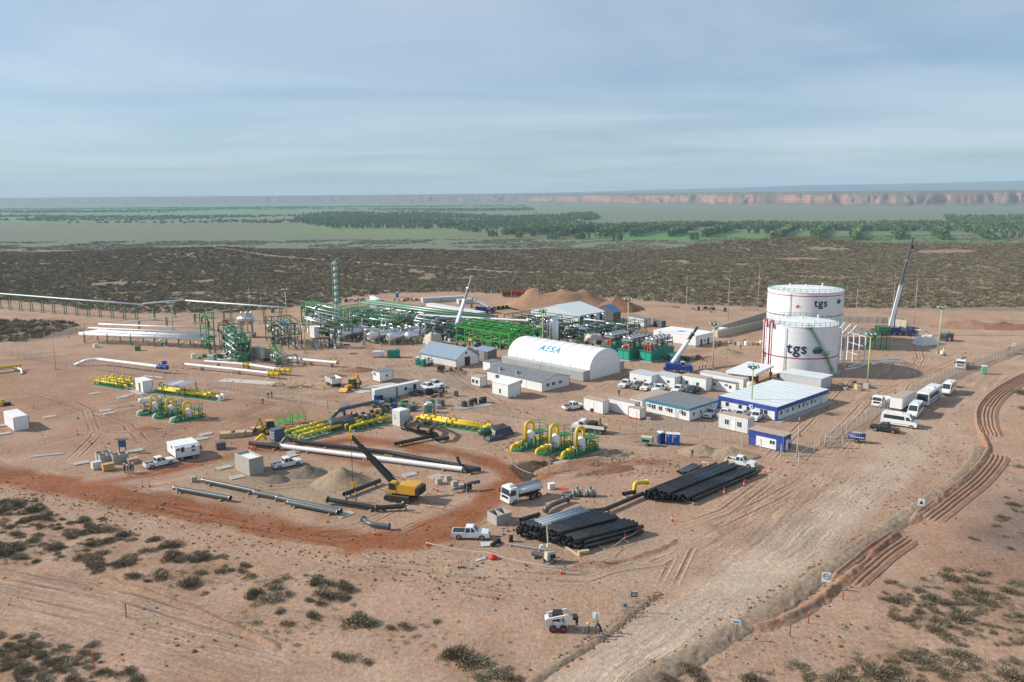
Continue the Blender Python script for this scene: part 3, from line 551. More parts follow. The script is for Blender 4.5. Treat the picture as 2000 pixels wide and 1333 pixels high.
# ------------------------------------------------------------------ poplars in the valley
def poplar(seed, m, n=70):
    r = random.Random(seed); vv = []; ff = []
    for i in range(n):
        z = .08 + .92 * r.random(); w_ = .20 * (math.sin(min(1, z * 1.5) * 1.57)) * (1 - max(0, z - .45) / .56 * .85); t = r.uniform(0, 6.28); k = w_ * r.random() ** .4
        p = Vector((k * math.cos(t), k * math.sin(t), z)); d = Vector((math.cos(t) * .6 + r.gauss(0, .3), math.sin(t) * .6 + r.gauss(0, .3), .8)).normalized(); s = d.cross(Vector((r.gauss(0, 1), r.gauss(0, 1), r.gauss(0, 1)))).normalized(); b = len(vv); a = .07 * r.uniform(.7, 1.5)
        vv += [p - s * a, p + s * a, p + d * a * 1.9 + s * a * .5, p + d * a * 1.9 - s * a * .5]; ff.append((b, b + 1, b + 2, b + 3))
    b = len(vv); vv += [(-.012, 0, 0), (.012, 0, 0), (.006, 0, .5), (-.006, 0, .5), (0, -.012, 0), (0, .012, 0), (0, .006, .5), (0, -.006, .5)]; ff += [(b, b + 1, b + 2, b + 3), (b + 4, b + 5, b + 6, b + 7)]
    me = bpy.data.meshes.new('poplar'); me.from_pydata([tuple(v) for v in vv], [], ff); me.materials.append(m); return me
PO = [poplar(i, POP) for i in range(4)] + [poplar(9, POPL)]
WOODS = [[(575, 424), (640, 418), (850, 420), (1000, 427), (1100, 422), (1165, 418), (1172, 430), (1060, 440), (985, 450), (930, 455), (870, 448), (650, 447), (575, 436)], [(1000, 444), (1300, 442), (1850, 440), (1860, 452), (1300, 452), (1080, 455)], [(1845, 424), (2150, 424), (2150, 466), (1950, 468), (1880, 458), (1850, 440)]]
pts = []
for k, poly in enumerate(WOODS):
    w_ = vpoly(poly); xs_ = [p.x for p in w_]; ys_ = [p.y for p in w_]; n = (7500, 5200, 6500)[k]
    a = rng.uniform(min(xs_), max(xs_), n); b = rng.uniform(min(ys_), max(ys_), n); kk = (soft(a, b, w_, 20, 80, 25) > .5) & (fbm(a * .4, b, 3, 60) > -.12); pts += list(zip(a[kk], b[kk]))
pts = np.array(pts); hgt_ = 8 + rng.random(len(pts)) * 5 + fbm(pts[:, 0], pts[:, 1], 3, 120) * 4
scatter('poplar_wood', np.stack([pts[:, 0], pts[:, 1], height(pts[:, 0], pts[:, 1])], 1), np.stack([hgt_ * 1.25, hgt_ * 1.25, hgt_], 1), PO, 'far green poplar plantations on the valley floor')
X = rng.uniform(-4500, 900, 26000); Y = rng.uniform(2000, 5600, 26000); kk = (fbm(X * .25, Y, 4, 300) > .16) & (X < -.02 * Y + 200); X, Y = X[kk], Y[kk]; hh = 3 + rng.random(len(X)) * 3
scatter('valley_trees', np.stack([X, Y, height(X, Y)], 1), np.stack([hh * 5, hh * 5, hh], 1), PO, 'hazy green tree belts far off in the left of the valley')
ROWS = [((957, 462), (966, 461)), ((984, 459), (992, 458)), ((1009, 464), (1018, 463)), ((1038, 462), (1047, 461)), ((998, 458), (1051, 451)), ((1055, 459), (1076, 453)), ((1070, 468), (1087, 467)), ((1073, 458), (1123, 449)), ((1091, 464), (1120, 458)), ((1129, 468), (1148, 467)), ((1118, 459), (1154, 452)), ((1160, 453), (1180, 451)), ((1168, 464), (1232, 452)), ((1232, 464), (1298, 451)),
        ((1306, 464), (1343, 456)), ((1349, 471), (1359, 470)), ((1375, 466), (1431, 452)), ((1468, 457), (1503, 457)), ((1509, 469), (1517, 468)), ((1524, 466), (1546, 452)), ((1594, 469), (1608, 452)), ((1670, 471), (1677, 452)), ((1755, 470), (1747, 451)), ((1840, 471), (1820, 452)), ((1938, 470), (1908, 456)), ((1205, 471), (1214, 470))]
ORD_ = [q + e for q, e in zip(['first', 'second', 'third', 'fourth', 'fifth', 'sixth', 'seventh', 'eighth', 'ninth', 'tenth', 'eleventh', 'twelfth', 'thirteenth', 'fourteenth', 'fifteenth', 'sixteenth', 'seventeenth', 'eighteenth', 'nineteenth', 'twentieth', 'twenty-first', 'twenty-second', 'twenty-third', 'twenty-fourth', 'twenty-fifth', 'twenty-sixth'], [''] * 26)]
for i, (a, b) in enumerate(ROWS):
    A_, B_ = PV(*a), PV(*b); n = max(7, int((B_ - A_).length / 4.2)); r = random.Random(i); tall = 14 if (B_ - A_).length > 25 else 12; mb = MB(); root = A_.copy(); root.z = zg(A_.x, A_.y)
    t = thing('poplar_windbreak', '%s%s %s of dark green poplars among the valley fields' % (ORD_[i], ' counted from the left', 'clump' if (B_ - A_).length < 22 else 'row'), 'trees', root, 0, 'poplar windbreaks between the valley fields')
    src = PO[i % 5 if i % 7 else 4]; sv = [v.co.copy() for v in src.vertices]; sf = [tuple(p.vertices) for p in src.polygons]; tr = MB()
    for j in range(n):
        f_ = j / (n - 1); p = A_.lerp(B_, f_) + Vector((r.gauss(0, 3), r.gauss(0, 3), 0)); h = tall * r.uniform(.8, 1.12); an = r.uniform(0, 6.28); c, s = math.cos(an), math.sin(an); k = h * 1.15
        gz = zg(p.x, p.y); mb.add([(p.x - root.x + (q.x * c - q.y * s) * k, p.y - root.y + (q.x * s + q.y * c) * k, q.z * h + gz - root.z) for q in sv[:-8]], sf[:-2]); tr.cyl(p.x - root.x, p.y - root.y, gz - root.z, gz - root.z + h * .4, .25, 4)
    mb.part('crown', src.materials[0], t); tr.part('trunk', STEM, t)
# ------------------------------------------------------------------ loose stones and clods
def stone(seed, m_):
    r = random.Random(seed); b = MB(); n = 6; b.loft([[(q * math.cos(2 * math.pi * j / n) * r.uniform(.8, 1.2), q * math.sin(2 * math.pi * j / n) * r.uniform(.8, 1.2), z * r.uniform(.85, 1.15)) for j in range(n)] for q, z in ((.9, -.1), (1.0, .25), (.55, .7))]); return b.mesh('stone', m_)
STN = [stone(1, STONY), stone(2, SOIL), stone(3, STONY), stone(4, SOILR)]
pt = []
for path, n, sp in (([(1264, 1326), (1350, 1278), (1436, 1226), (1504, 1188), (1600, 1120), (1700, 1054), (1792, 990), (1856, 946)], 1500, .75), ([(1080, 1303), (1160, 1255), (1230, 1200), (1285, 1160)], 500, .45), ([(1440, 1231), (1596, 1176), (1690, 1100), (1760, 1038)], 500, .6), ([(-50, 955), (300, 1015), (640, 1080), (1000, 1150)], 700, 2.8), ([(1000, 880), (1110, 900), (1300, 915)], 900, 3.0), ([(1800, 860), (1900, 900), (1700, 1000)], 300, 5.0)):
    w_ = pxpath(path); sl = [(b_ - a_).length for a_, b_ in zip(w_[:-1], w_[1:])]
    for _ in range(n):
        k = random.choices(range(len(sl)), sl)[0]; q = w_[k].lerp(w_[k + 1], random.random()); pt.append((q.x + random.gauss(0, sp), q.y + random.gauss(0, sp), random.uniform(.05, .13) + .12 * random.random() ** 3))
for _ in range(5000):
    x, y = random.uniform(-95, 110), random.uniform(74, 240)
    if float(fbm(np.array([x]), np.array([y]), 3, 12)[0]) > -.05: pt.append((x, y, random.uniform(.05, .14) + .2 * random.random() ** 6))
pt = np.array(pt); scatter('loose_stones', np.stack([pt[:, 0], pt[:, 1], height(pt[:, 0], pt[:, 1]) + .02], 1), np.stack([pt[:, 2]] * 3, 1), STN, 'loose stones and clods strewn over the bare ground')
# ================================================================== TANKS
WHITE = mat('white_paint', (.76, .77, .78), .45, var=.06, dust=.10); CONT = mat('white_sheet', (.72, .73, .73), .5, var=.07, dust=.09); GREYP = mat('grey_panel', (.50, .52, .54), .5, var=.1, dust=.15)
GREEN = mat('green_steel', (.035, .20, .075), .5, var=.15); GREENL = mat('light_green_pole', (.42, .52, .26), .5); TEAL = mat('teal_green', (.012, .23, .165), .5, var=.12, dust=.08); RED = mat('red_paint', (.42, .03, .05), .5); YEL = mat('yellow_paint', (.74, .53, .03), .45, var=.12, dust=.08)
DARK = mat('dark_rubber', (.025, .025, .027), .7); GLASS = mat('dark_glass', (.03, .045, .055), .12, spec=.7, var=.05); STEEL = mat('galvanised', (.42, .44, .46), .42, .6, var=.15); ALU = mat('aluminium', (.62, .64, .66), .3, .85, var=.1); CONC = mat('concrete', (.38, .36, .33), .85, var=.15, bump=.3, dust=.2); ROOFG = mat('grey_roof', (.16, .18, .20), .5, var=.12, dust=.25)
BLUE = mat('royal_blue', (.022, .06, .30), .5, var=.08, dust=.06); TEALB = mat('teal_blue', (.03, .19, .32), .5, var=.08); ROOFB = mat('blue_grey_roof', (.22, .30, .38), .45, var=.1, dust=.15); NAVY = mat('navy_letter', (.016, .028, .065), .5, var=.03); WOOD = mat('wood', (.52, .39, .23), .8, var=.25, scale=4); TAN = mat('dusty_roof', (.42, .33, .26), .8, var=.15); BLACKP = mat('black_coating', (.018, .020, .025), .26, var=.2, dust=.05, spec=.6); GREYC = mat('grey_coating', (.085, .105, .115), .34, var=.2, dust=.1)
ORANGE = mat('orange_plastic', (.72, .12, .025), .5); POSTM = mat('concrete_post', (.46, .42, .37), .85); TARPW = mat('white_tarp', (.68, .66, .62), .7, var=.15, bump=.4); TARPB = mat('beige_tarp', (.52, .46, .37), .8, var=.2, bump=.5); RUST = mat('rust', (.20, .085, .045), .8, var=.25)
ROYAL = mat('toilet_blue', (.01, .10, .42), .45); WGLOSS = mat('car_white', (.74, .75, .76), .25, var=.04, dust=.16, spec=.6); BGLOSS = mat('car_black', (.018, .019, .024), .22, spec=.6, dust=.08); TYRE = mat('tyre', (.02, .02, .021), .85, dust=.35); RIM = mat('rim', (.35, .36, .37), .4, .5); LAMP = mat('lamp_glass', (.7, .7, .66), .2); SKIN = mat('skin', (.42, .25, .17), .6)
def text_mesh(s, size, off=.0, ext=.012, shear=0, space=1.0):
    cu = bpy.data.curves.new('txt', 'FONT'); cu.body = s; cu.size = size; cu.offset = off; cu.extrude = ext; cu.align_x = 'CENTER'; cu.shear = shear; cu.space_character = space; cu.resolution_u = 4
    o = bpy.data.objects.new('txt', cu); C.objects.link(o); bpy.context.view_layer.update(); ev = o.evaluated_get(bpy.context.evaluated_depsgraph_get()); m_ = ev.to_mesh()
    vv = [v.co.copy() for v in m_.vertices]; ff = [tuple(p.vertices) for p in m_.polygons]; ev.to_mesh_clear(); bpy.data.objects.remove(o); bpy.data.curves.remove(cu); return vv, ff
def on_cyl(vv, ff, r, th0, z0, off):     # flat lettering bent round a tank; th0 = bearing of its middle
    mb = MB(); mb.add([((r + off + v.z) * math.cos(th0 + v.x / r), (r + off + v.z) * math.sin(th0 + v.x / r), z0 + v.y) for v in vv], ff); return mb
SEAM = mat('weld_seam', (.60, .61, .62), .5)
def tank(label, cx_px, fy, r, ty, bands, tx, tyb, tsize, ex, ey, er, stair=None, redpipes=False):
    fr = P(cx_px, fy); d = Vector((fr.x, fr.y, 0)).normalized(); c = fr + d * r; h = zat(fr, ty); cam_th = math.atan2(-d.y, -d.x)
    t = thing('storage_tank', label, 'tank', (c.x, c.y, 0)); n = 72
    hw_ = along(c, Vector((-d.y, d.x, 0)) * -1, 9999) if False else F * r / (c.length + .01)
    th_ = lambda x: math.asin(max(-1, min(1, (x - cx_px) / hw_)))
    text_th, text_z, em, ez, R_ = th_(tx), zat(fr, tyb), cam_th + th_(ex), zat(fr, ey), er
    b = sm(); b.lathe([(r, h * k / 8) for k in range(9)], n=n); sh = b.part('shell', WHITE, t)
    b = sm(); b.lathe([(r + .12, h), (r + .12, h + .1), (r - .25, h + .12), (r * .6, h + .5), (r * .3, h + .68), (.05, h + .75)], n=n); rf = b.part('roof', WHITE, t)
    for a, k in ((.6, .75), (2.2, .5), (3.6, .8), (5.0, .55), (1.2, .15)): MB().cyl(r * k * math.cos(a), r * k * math.sin(a), h + .3, h + 1.3, .22, 10).part('roof_nozzle', WHITE, rf)
    for k in range(1, 8): MB().lathe([(r + .004, h * k / 8 - .03), (r + .012, h * k / 8), (r + .004, h * k / 8 + .03)], n=n).part('weld_seam', SEAM, t)
    MB().lathe([(r + .9, 0), (r + .9, .25), (r - .1, .25)], n=n).part('foundation_ring', CONC, t)
    for i, (z, w_, m_) in enumerate([(zat(fr, q[0]), q[1], q[2]) for q in bands]): MB().lathe([(r + .02, z), (r + .035, z), (r + .035, z + w_), (r + .02, z + w_)], n=n).part('band', m_, t)
    # railing round the roof edge
    rl = sm()
    for z in (.6, 1.15): rl.tube([((r + .05) * math.cos(2 * math.pi * j / 64), (r + .05) * math.sin(2 * math.pi * j / 64), h + z) for j in range(65)], .045, 5, False)
    ro = rl.part('railing', GREEN, t); pm = MB().box(0, 0, 0, .08, .08, 1.15).mesh('post', GREEN)
    for j in range(40): a = 2 * math.pi * j / 40; put(pm, 'post', ro, ((r + .05) * math.cos(a), (r + .05) * math.sin(a), h))
    vv, ff = text_mesh('tgs', tsize, .022 * tsize, .01, space=1.12); on_cyl(vv, ff, r, cam_th + text_th, text_z, .05).part('lettering', NAVY, t, 'dark navy lettering tgs')
    # oval emblem: blue disc cut by a white wave, green cap and red tail
    def sheet(fn0, fn1, m_, nm, k=14):
        mb = MB(); o = []
        for j in range(k + 1):
            u = -1 + 2 * j / k; z0, z1 = fn0(u), fn1(u); a = em + u * R_ * 1.12 / r
            for z in (z0, z1): o.append(((r + .06) * math.cos(a), (r + .06) * math.sin(a), ez + z * R_))
        mb.add(o, [(2 * j, 2 * j + 2, 2 * j + 3, 2 * j + 1) for j in range(k)]); mb.part(nm, m_, t)
    ell = lambda u: math.sqrt(max(0, 1 - u * u)) * .82
    sheet(lambda u: max(-ell(u), -.62 + .3 * u - .25 * max(0, -u)), lambda u: min(ell(u), .34 + .22 * u) if min(ell(u), .34 + .22 * u) > max(-ell(u), -.62 + .3 * u - .25 * max(0, -u)) else max(-ell(u), -.62 + .3 * u - .25 * max(0, -u)), mat('emblem_blue', (.02, .075, .24), .5), 'emblem')
    sheet(lambda u: min(ell(u), .42 + .22 * u) if u < .75 else ell(u), lambda u: ell(u), mat('emblem_green', (.10, .27, .07), .5), 'emblem_cap')
    sheet(lambda u: -ell(u) if u > -.2 else -ell(u), lambda u: max(-ell(u), -.70 + .42 * u) if u > 0 else -ell(u), mat('emblem_red', (.45, .03, .04), .5), 'emblem_tail')
    if stair:
        th1, th0, m_ = stair; st = thing_part('stair', t); K = 46; tr_ = MB().box(0, 0, 0, .22, .62, .04).mesh('step', m_)
        for j in range(K):
            f_ = j / (K - 1); zz = .2 + (h - .2) * f_; q = f_ if f_ < .42 else (.42 if f_ < .0 else f_); a = cam_th + th0 + (th1 - th0) * q
            s_ = put(tr_, 'step', st, ((r + .55) * math.cos(a), (r + .55) * math.sin(a), zz), a + math.pi / 2)
        for rr in (r + .22, r + .88):
            for zo in (.0, .55, 1.05): b = sm(); b.tube([(rr * math.cos(cam_th + th0 + (th1 - th0) * j / 14), rr * math.sin(cam_th + th0 + (th1 - th0) * j / 14), .2 + (h - .2) * j / 14 + zo) for j in range(15)], .03 if zo else .06, 5); b.part('handrail', m_, st)
        for f_ in (.45, 1.0):
            a = cam_th + th0 + (th1 - th0) * f_; MB().box((r + .65) * math.cos(a), (r + .65) * math.sin(a), .15 + (h - .2) * f_, 1.5, 1.2, .1, a + math.pi / 2).part('landing', m_, st)
            for j in range(7): aa = a + (j - 3) * .027; MB().bar(((r + 1.2) * math.cos(aa), (r + 1.2) * math.sin(aa), .2 + (h - .2) * f_), ((r + 1.2) * math.cos(aa), (r + 1.2) * math.sin(aa), 1.25 + (h - .2) * f_), .05).part('baluster', m_, st)
    if redpipes:
        for th in (-1.12, -.86):
            a = cam_th + th; a2 = a + .13; P_ = lambda q, rr, z: (rr * math.cos(q), rr * math.sin(q), z); b = sm()
            b.tube([P_(a, r + .5, .3), P_(a, r + .5, h - .1), P_(a + .02, r + .5, h + .8), P_((a + a2) / 2, r + .45, h + 1.2), P_(a2 - .02, r + .4, h + .8), P_(a2, r + .35, h - 1.0)], .2, 8); b.part('foam_pipe', RED, t)
            for z in (3, 6, 9): MB().bar(P_(a, r, z), P_(a, r + .5, z), .1).part('bracket', RED, t)
    sm().tube([((r + .25) * math.cos(cam_th - .38), (r + .25) * math.sin(cam_th - .38), z) for z in (0, h - .3)], .09, 8).part('downpipe', STEEL, t)
    return t, c, h, cam_th
def thing_part(name, parent):
    o = bpy.data.objects.new(name, None); C.objects.link(o); o.parent = parent; o.empty_display_size = .2; return o
t1, c1, h1, _a = tank('large white storage tank nearer the camera, with green spiral stair and red foam pipes', 1559, 737, 9.55, 640, [(702, .28, RED)], 1554, 691, 3.9, 1589, 685, 1.2, (.2, 1.02, GREEN), True)
t2, c2, h2, th2 = tank('large white storage tank standing behind the other one, lettering high on its wall', 1567, 682, 11.3, 573, [(580, .22, RED), (620, .22, NAVY)], 1594, 599, 3.2, 1624, 591, .95, None)
b = MB(); r = 11.34; aa = th2 - .20
for k, m_ in ((0, ORANGE), (1, NAVY), (2, YEL)):
    a = aa + k * .035; z = h2 - 4.3 + (k % 2) * .25; q = MB(); q.add([(r * math.cos(a), r * math.sin(a), z - .45), (r * math.cos(a + .035), r * math.sin(a + .035), z), (r * math.cos(a), r * math.sin(a), z + .45), (r * math.cos(a - .035), r * math.sin(a - .035), z)], [(0, 1, 2, 3)]); q.part('hazard_sign', m_, t2)
# concrete wall of the tank yard, panel by panel
def wall_run(label, pts, h, m_, step=3.0):
    w_ = [P(*q) for q in pts]; t = thing('bund_wall', label, 'wall', w_[0])
    for a, b_ in zip(w_[:-1], w_[1:]):
        n = max(1, round((b_ - a).length / step)); d = (b_ - a) / n; pm = MB().box(d.length / 2, 0, 0, d.length - .06, .22, h).mesh('panel', m_); cm = MB().box(0, 0, 0, .36, .36, h + .12).mesh('pillar', m_); an = math.atan2(d.y, d.x)
        for k in range(n): put(pm, 'panel', t, a + d * k - w_[0], an); put(cm, 'pillar', t, a + d * k - w_[0], an)
BW = mat('bund_concrete', (.40, .375, .32), .85, var=.15, bump=.2, dust=.2)
wall_run('long pale concrete bund wall running left from the storage tanks', [(1498, 637), (1402, 660), (1392, 656)], 2.3, BW)
wall_run('pale concrete bund wall behind the storage tanks on the left', [(1392, 654), (1497, 621)], 2.3, BW)
wall_run('concrete bund wall to the right of the storage tanks by the tall crane', [(1641, 652), (1700, 655), (1768, 655), (1770, 640), (1735, 634)], 2.4, BW)
wall_run('far side of the concrete bund wall seen right of the rear tank', [(1640, 629), (1765, 634)], 2.2, BW)
# ================================================================== CABINS, OFFICES, SHEDS
def window(t, face, u, z, w_, h_, LR, m_=None):
    f = MB(); p = MB()
    if face == 'R': f.box(u, -.03, z, w_, .06, h_); p.box(u, -.05, z + .06, w_ - .12, .06, h_ - .12)
    else: f.box(-.03, u, z, .06, w_, h_); p.box(-.05, u, z + .06, .06, w_ - .12, h_ - .12)
    o = f.part('window', WHITE, t); p.part('pane', m_ or GLASS, o)
    if w_ > .9:
        q = MB(); (q.box(u, -.07, z + .05, .06, .05, h_ - .1) if face == 'R' else q.box(-.07, u, z + .05, .05, .06, h_ - .1)); q.part('mullion', WHITE, o)
def door(t, face, u, w_, h_, m_):
    f = MB(); k = MB()
    if face == 'R': f.box(u, -.03, .15, w_, .06, h_); k.box(u + w_ * .35, -.08, 1.1, .1, .06, .06)
    else: f.box(-.03, u, .15, .06, w_, h_); k.box(-.08, u + w_ * .35, 1.1, .06, .1, .06)
    o = f.part('door', m_, t); k.part('handle', DARK, o)
def acunit(t, face, u, z):
    f = MB(); g = MB()
    if face == 'R': f.box(u, -.2, z, .8, .36, .55); g.tube([(u - .12, -.37, z + .28), (u - .12, -.40, z + .28)], .2, 10)
    else: f.box(-.2, u, z, .36, .8, .55); g.tube([(-.37, u - .12, z + .28), (-.40, u - .12, z + .28)], .2, 10)
    o = f.part('air_conditioner', WHITE, t); g.part('fan_grille', DARK, o)
def cab(name, label, cat, near, xl, xr, yt, ang=45, wall=CONT, roof=ROOFG, roofkind='flat', trim=None, base=.12, wins=(), doors=(), acs=(), panels=0, group=None, rise=0, ribs=False, ov=.12, fascia=.22, ridge='y', z0=0):
    p = P(*near); LR = along(p, vec(ang), xr); LL = along(p, vec(ang + 90), xl); h = zat(p, yt) - z0; p.z = zg(p.x, p.y) + z0
    t = thing(name, label, cat, p, R(ang), group); w_ = MB()
    if roofkind == 'gable' and ridge == 'y':   # ridge runs along the left side direction (y); gable on the R face
        for y in (0, LL): pass
        w_.add([(0, 0, base), (LR, 0, base), (LR, 0, h), (LR / 2, 0, h + rise), (0, 0, h), (0, LL, base), (LR, LL, base), (LR, LL, h), (LR / 2, LL, h + rise), (0, LL, h)], [(0, 1, 2, 3, 4), (9, 8, 7, 6, 5), (0, 4, 9, 5), (1, 6, 7, 2)])
    elif roofkind == 'gable':
        w_.add([(0, 0, base), (0, LL, base), (0, LL, h), (0, LL / 2, h + rise), (0, 0, h), (LR, 0, base), (LR, LL, base), (LR, LL, h), (LR, LL / 2, h + rise), (LR, 0, h)], [(4, 3, 2, 1, 0), (5, 6, 7, 8, 9), (0, 5, 9, 4), (2, 7, 6, 1)])
    elif roofkind == 'mono':                   # higher on the left face
        w_.add([(0, 0, base), (LR, 0, base), (LR, LL, base), (0, LL, base), (0, 0, h), (LR, 0, h + rise), (LR, LL, h + rise), (0, LL, h)], [(3, 2, 1, 0), (4, 5, 6, 7), (0, 1, 5, 4), (1, 2, 6, 5), (2, 3, 7, 6), (3, 0, 4, 7)])
    else: w_.bb(0, LR, 0, LL, base, h)
    if ribs:
        k = .35; x = k
        while x < LR - .1: w_.bb(x, x + .14, -.035, .0, base + .1, h - .15); x += k
        x = k
        while x < LL - .1: w_.bb(-.035, 0, x, x + .14, base + .1, h - .15); x += k
    w_.part('wall', wall, t)
    if base > 0: MB().bb(.08, LR - .08, .08, LL - .08, 0, base).part('base', DARK if base < .3 else STEEL, t)
    if roofkind == 'flat':
        if panels:
            n = panels
            for k in range(n):
                a, b_ = -ov + (LR + 2 * ov) * k / n, -ov + (LR + 2 * ov) * (k + 1) / n; MB().bb(a + .03, b_ - .03, -ov, LL + ov, h + .01, h + .09).part('roof_panel', roof, t); MB().bb(b_ - .05, b_ + .05, -ov, LL + ov, h + .02, h + .14).part('roof_seam', roof, t)
        else: MB().bb(-ov, LR + ov, -ov, LL + ov, h + .003, h + .10).part('roof', roof, t)
    elif roofkind == 'mono': MB().add([(-ov, -ov, h + .02), (LR + ov, -ov, h + rise + .02), (LR + ov, LL + ov, h + rise + .02), (-ov, LL + ov, h + .02), (-ov, -ov, h + .12), (LR + ov, -ov, h + rise + .12), (LR + ov, LL + ov, h + rise + .12), (-ov, LL + ov, h + .12)], [(3, 2, 1, 0), (4, 5, 6, 7), (0, 1, 5, 4), (1, 2, 6, 5), (2, 3, 7, 6), (3, 0, 4, 7)]).part('roof', roof, t)
    elif roofkind == 'gable':
        n = panels or 6
        for sgn in (0, 1):
            for k in range(n):
                if ridge == 'y':
                    y0, y1 = -ov + (LL + 2 * ov) * k / n, -ov + (LL + 2 * ov) * (k + 1) / n; x0, x1, z0_, z1_ = (-ov, LR / 2, h - ov * .3, h + rise) if sgn == 0 else (LR + ov, LR / 2, h - ov * .3, h + rise)
                    o = [(x0, y0 + .02, z0_ + .03), (x1, y0 + .02, z1_ + .03), (x1, y1 - .02, z1_ + .03), (x0, y1 - .02, z0_ + .03)]
                else:
                    y0, y1 = -ov + (LR + 2 * ov) * k / n, -ov + (LR + 2 * ov) * (k + 1) / n; x0, x1, z0_, z1_ = (-ov, LL / 2, h - ov * .3, h + rise) if sgn == 0 else (LL + ov, LL / 2, h - ov * .3, h + rise)
                    o = [(y0 + .02, x0, z0_ + .03), (y0 + .02, x1, z1_ + .03), (y1 - .02, x1, z1_ + .03), (y1 - .02, x0, z0_ + .03)]
                MB().add(o + [(a, b_, c_ + .08) for a, b_, c_ in o], [(3, 2, 1, 0), (4, 5, 6, 7), (0, 1, 5, 4), (1, 2, 6, 5), (2, 3, 7, 6), (3, 0, 4, 7)]).part('roof_panel', roof, t)
    if trim:
        MB().bb(-ov - .02, -ov + .05, -ov, LL + ov, h - fascia, h + .15).part('fascia', trim, t); MB().bb(-ov + .05, LR + ov, -ov - .02, -ov + .05, h - fascia, h + .15).part('fascia', trim, t)
    else:
        for (x, y) in ((0, 0), (LR, 0), (0, LL)): MB().box(x, y, base, .1, .1, h - base + .004).part('corner_post', ROOFG, t)
    for (f_, u, z, a, b_) in wins: window(t, f_, u * (LR if f_ == 'R' else LL), z, a, b_, None)
    for (f_, u, a, b_, m_) in doors: door(t, f_, u * (LR if f_ == 'R' else LL), a, b_, m_)
    for (f_, u, z) in acs: acunit(t, f_, u * (LR if f_ == 'R' else LL), z)
    return t, p, LR, LL, h
CG = 'white site cabins and containers'
of, op, oLR, oLL, oh = cab('site_office', 'long white and blue site office with pale ribbed roof', 'office', (1516, 823), 1404, 1616, 797, 43, CONT, mat('pale_roof', (.62, .68, .70), .4, var=.06, dust=.12), trim=BLUE, panels=9, fascia=.75, ov=.15,
    wins=[('L', f_, 1.0, .9, 1.0) for f_ in (.18, .25, .48, .62)] + [('L', .85, 1.0, .9, 1.0)] + [('R', f_, 1.0, .8, .9) for f_ in (.08, .2, .3, .42, .5, .58, .66, .74)], doors=[('L', .36, .9, 2.0, WHITE), ('R', .86, 1.0, 2.1, GREYP)], acs=[('R', f_, 1.6) for f_ in (.15, .36, .54, .7, .8)] + [('L', .42, 1.9)])
for (x, y) in ((0, 0), (0, oLL)): MB().box(x - .05, y, .1, .5, .5, oh - .7).part('corner_pillar', BLUE, of)
MB().bb(-.6, oLR + .3, -1.5, -.2, 0, .12).part('walkway', CONC, of)
cab('guard_house', 'small royal blue guard house with white panel beside the site gate', 'guard house', (1529, 884), 1462, 1543, 853, 45, BLUE, TAN, trim=None, ov=.2, doors=[('R', .5, .9, 2.0, WHITE)], acs=[('R', .85, 1.4)])
gp = P(1529, 884); gt = [o for o in C.objects if o.get('category') == 'guard house'][0]; LLg = along(gp, vec(135), 1462)
MB().bb(-.04, 0.003, LLg * .2, LLg * .78, .15, 2.1).part('front_panel', WHITE, gt); window(gt, 'L', LLg * .31, 1.05, 1.1, .8, None)
tof = cab('cabin_office', 'white office cabin with dark ribbed roof and teal blue fascia', 'office', (1346, 824), 1262, 1400, 799, 43, CONT, ROOFG, trim=TEALB, panels=6, fascia=.3, ov=.3, wins=[('L', f_, 1.0, 1.0, 1.0) for f_ in (.12, .42, .66, .82)] + [('R', f_, 1.0, .7, .8) for f_ in (.15, .4, .62)], doors=[('L', .28, .9, 2.0, GREYP), ('R', .75, .9, 2.0, GREYP)], acs=[('L', .52, 1.5), ('L', .95, 1.5), ('L', .2, 1.6), ('R', .6, 1.5)])[0]
cab('storage_cabin', 'windowless white storage cabin beside the parked pickup with open tailgate side', 'cabin', (1178, 810), 1139, 1189, 785, 45, CONT, TAN, group=CG, doors=[('L', .55, .9, 2.0, WHITE)])
cab('storage_cabin', 'long blank white cabin between the windowless cabin and the small one on red skids', 'cabin', (1240, 815), 1187, 1249, 789, 45, CONT, TAN, group=CG)
kc = cab('skid_cabin', 'small white cabin on a red skid in front of the teal trimmed office', 'cabin', (1250, 821), 1227, 1261, 800, 45, CONT, TAN, base=.3, doors=[('L', .5, 1.2, 1.8, WHITE)])
MB().bb(-.1, kc[2] + .1, -.1, kc[3] + .1, .02, .28).part('skid', RED, kc[0])
cab('site_cabin', 'white cabin with dusty tan roof behind the skid cabin', 'cabin', (1255, 803), 1228, 1309, 783, 45, CONT, TAN, group=CG)
cab('site_cabin', 'left one of two joined white cabins behind the row of parked pickups', 'cabin', (1273, 757), 1229, 1292, 735, 45, CONT, GREYP, group=CG, wins=[('L', .3, 1.2, .7, .5), ('L', .75, 1.2, .7, .5)])
cab('site_cabin', 'right one of two joined white cabins behind the row of parked pickups', 'cabin', (1318, 760), 1275, 1336, 738, 45, CONT, GREYP, group=CG, wins=[('L', .3, 1.2, .8, .7), ('L', .9, 1.2, .7, .5)], doors=[('L', .58, .8, 1.9, WHITE)])
cab('site_cabin', 'white cabin with two windows between the joined cabins and the one with a sign', 'cabin', (1379, 766), 1331, 1390, 741, 45, CONT, TAN, group=CG, wins=[('L', .35, 1.1, .8, .9), ('L', .78, 1.1, .8, .9)], doors=[('L', .55, .8, 1.9, WHITE)])
sg = cab('site_cabin', 'white cabin with a small blue sign behind the yellow drums', 'cabin', (1437, 770), 1382, 1442, 750, 45, CONT, ROOFG, group=CG, wins=[('L', .2, 1.1, .7, .8), ('L', .75, 1.1, .7, .8)], doors=[('L', .45, .8, 1.9, WHITE)])[0]
MB().box(-.05, 2.6, 1.6, .04, .9, .4).part('sign', TEALB, sg)
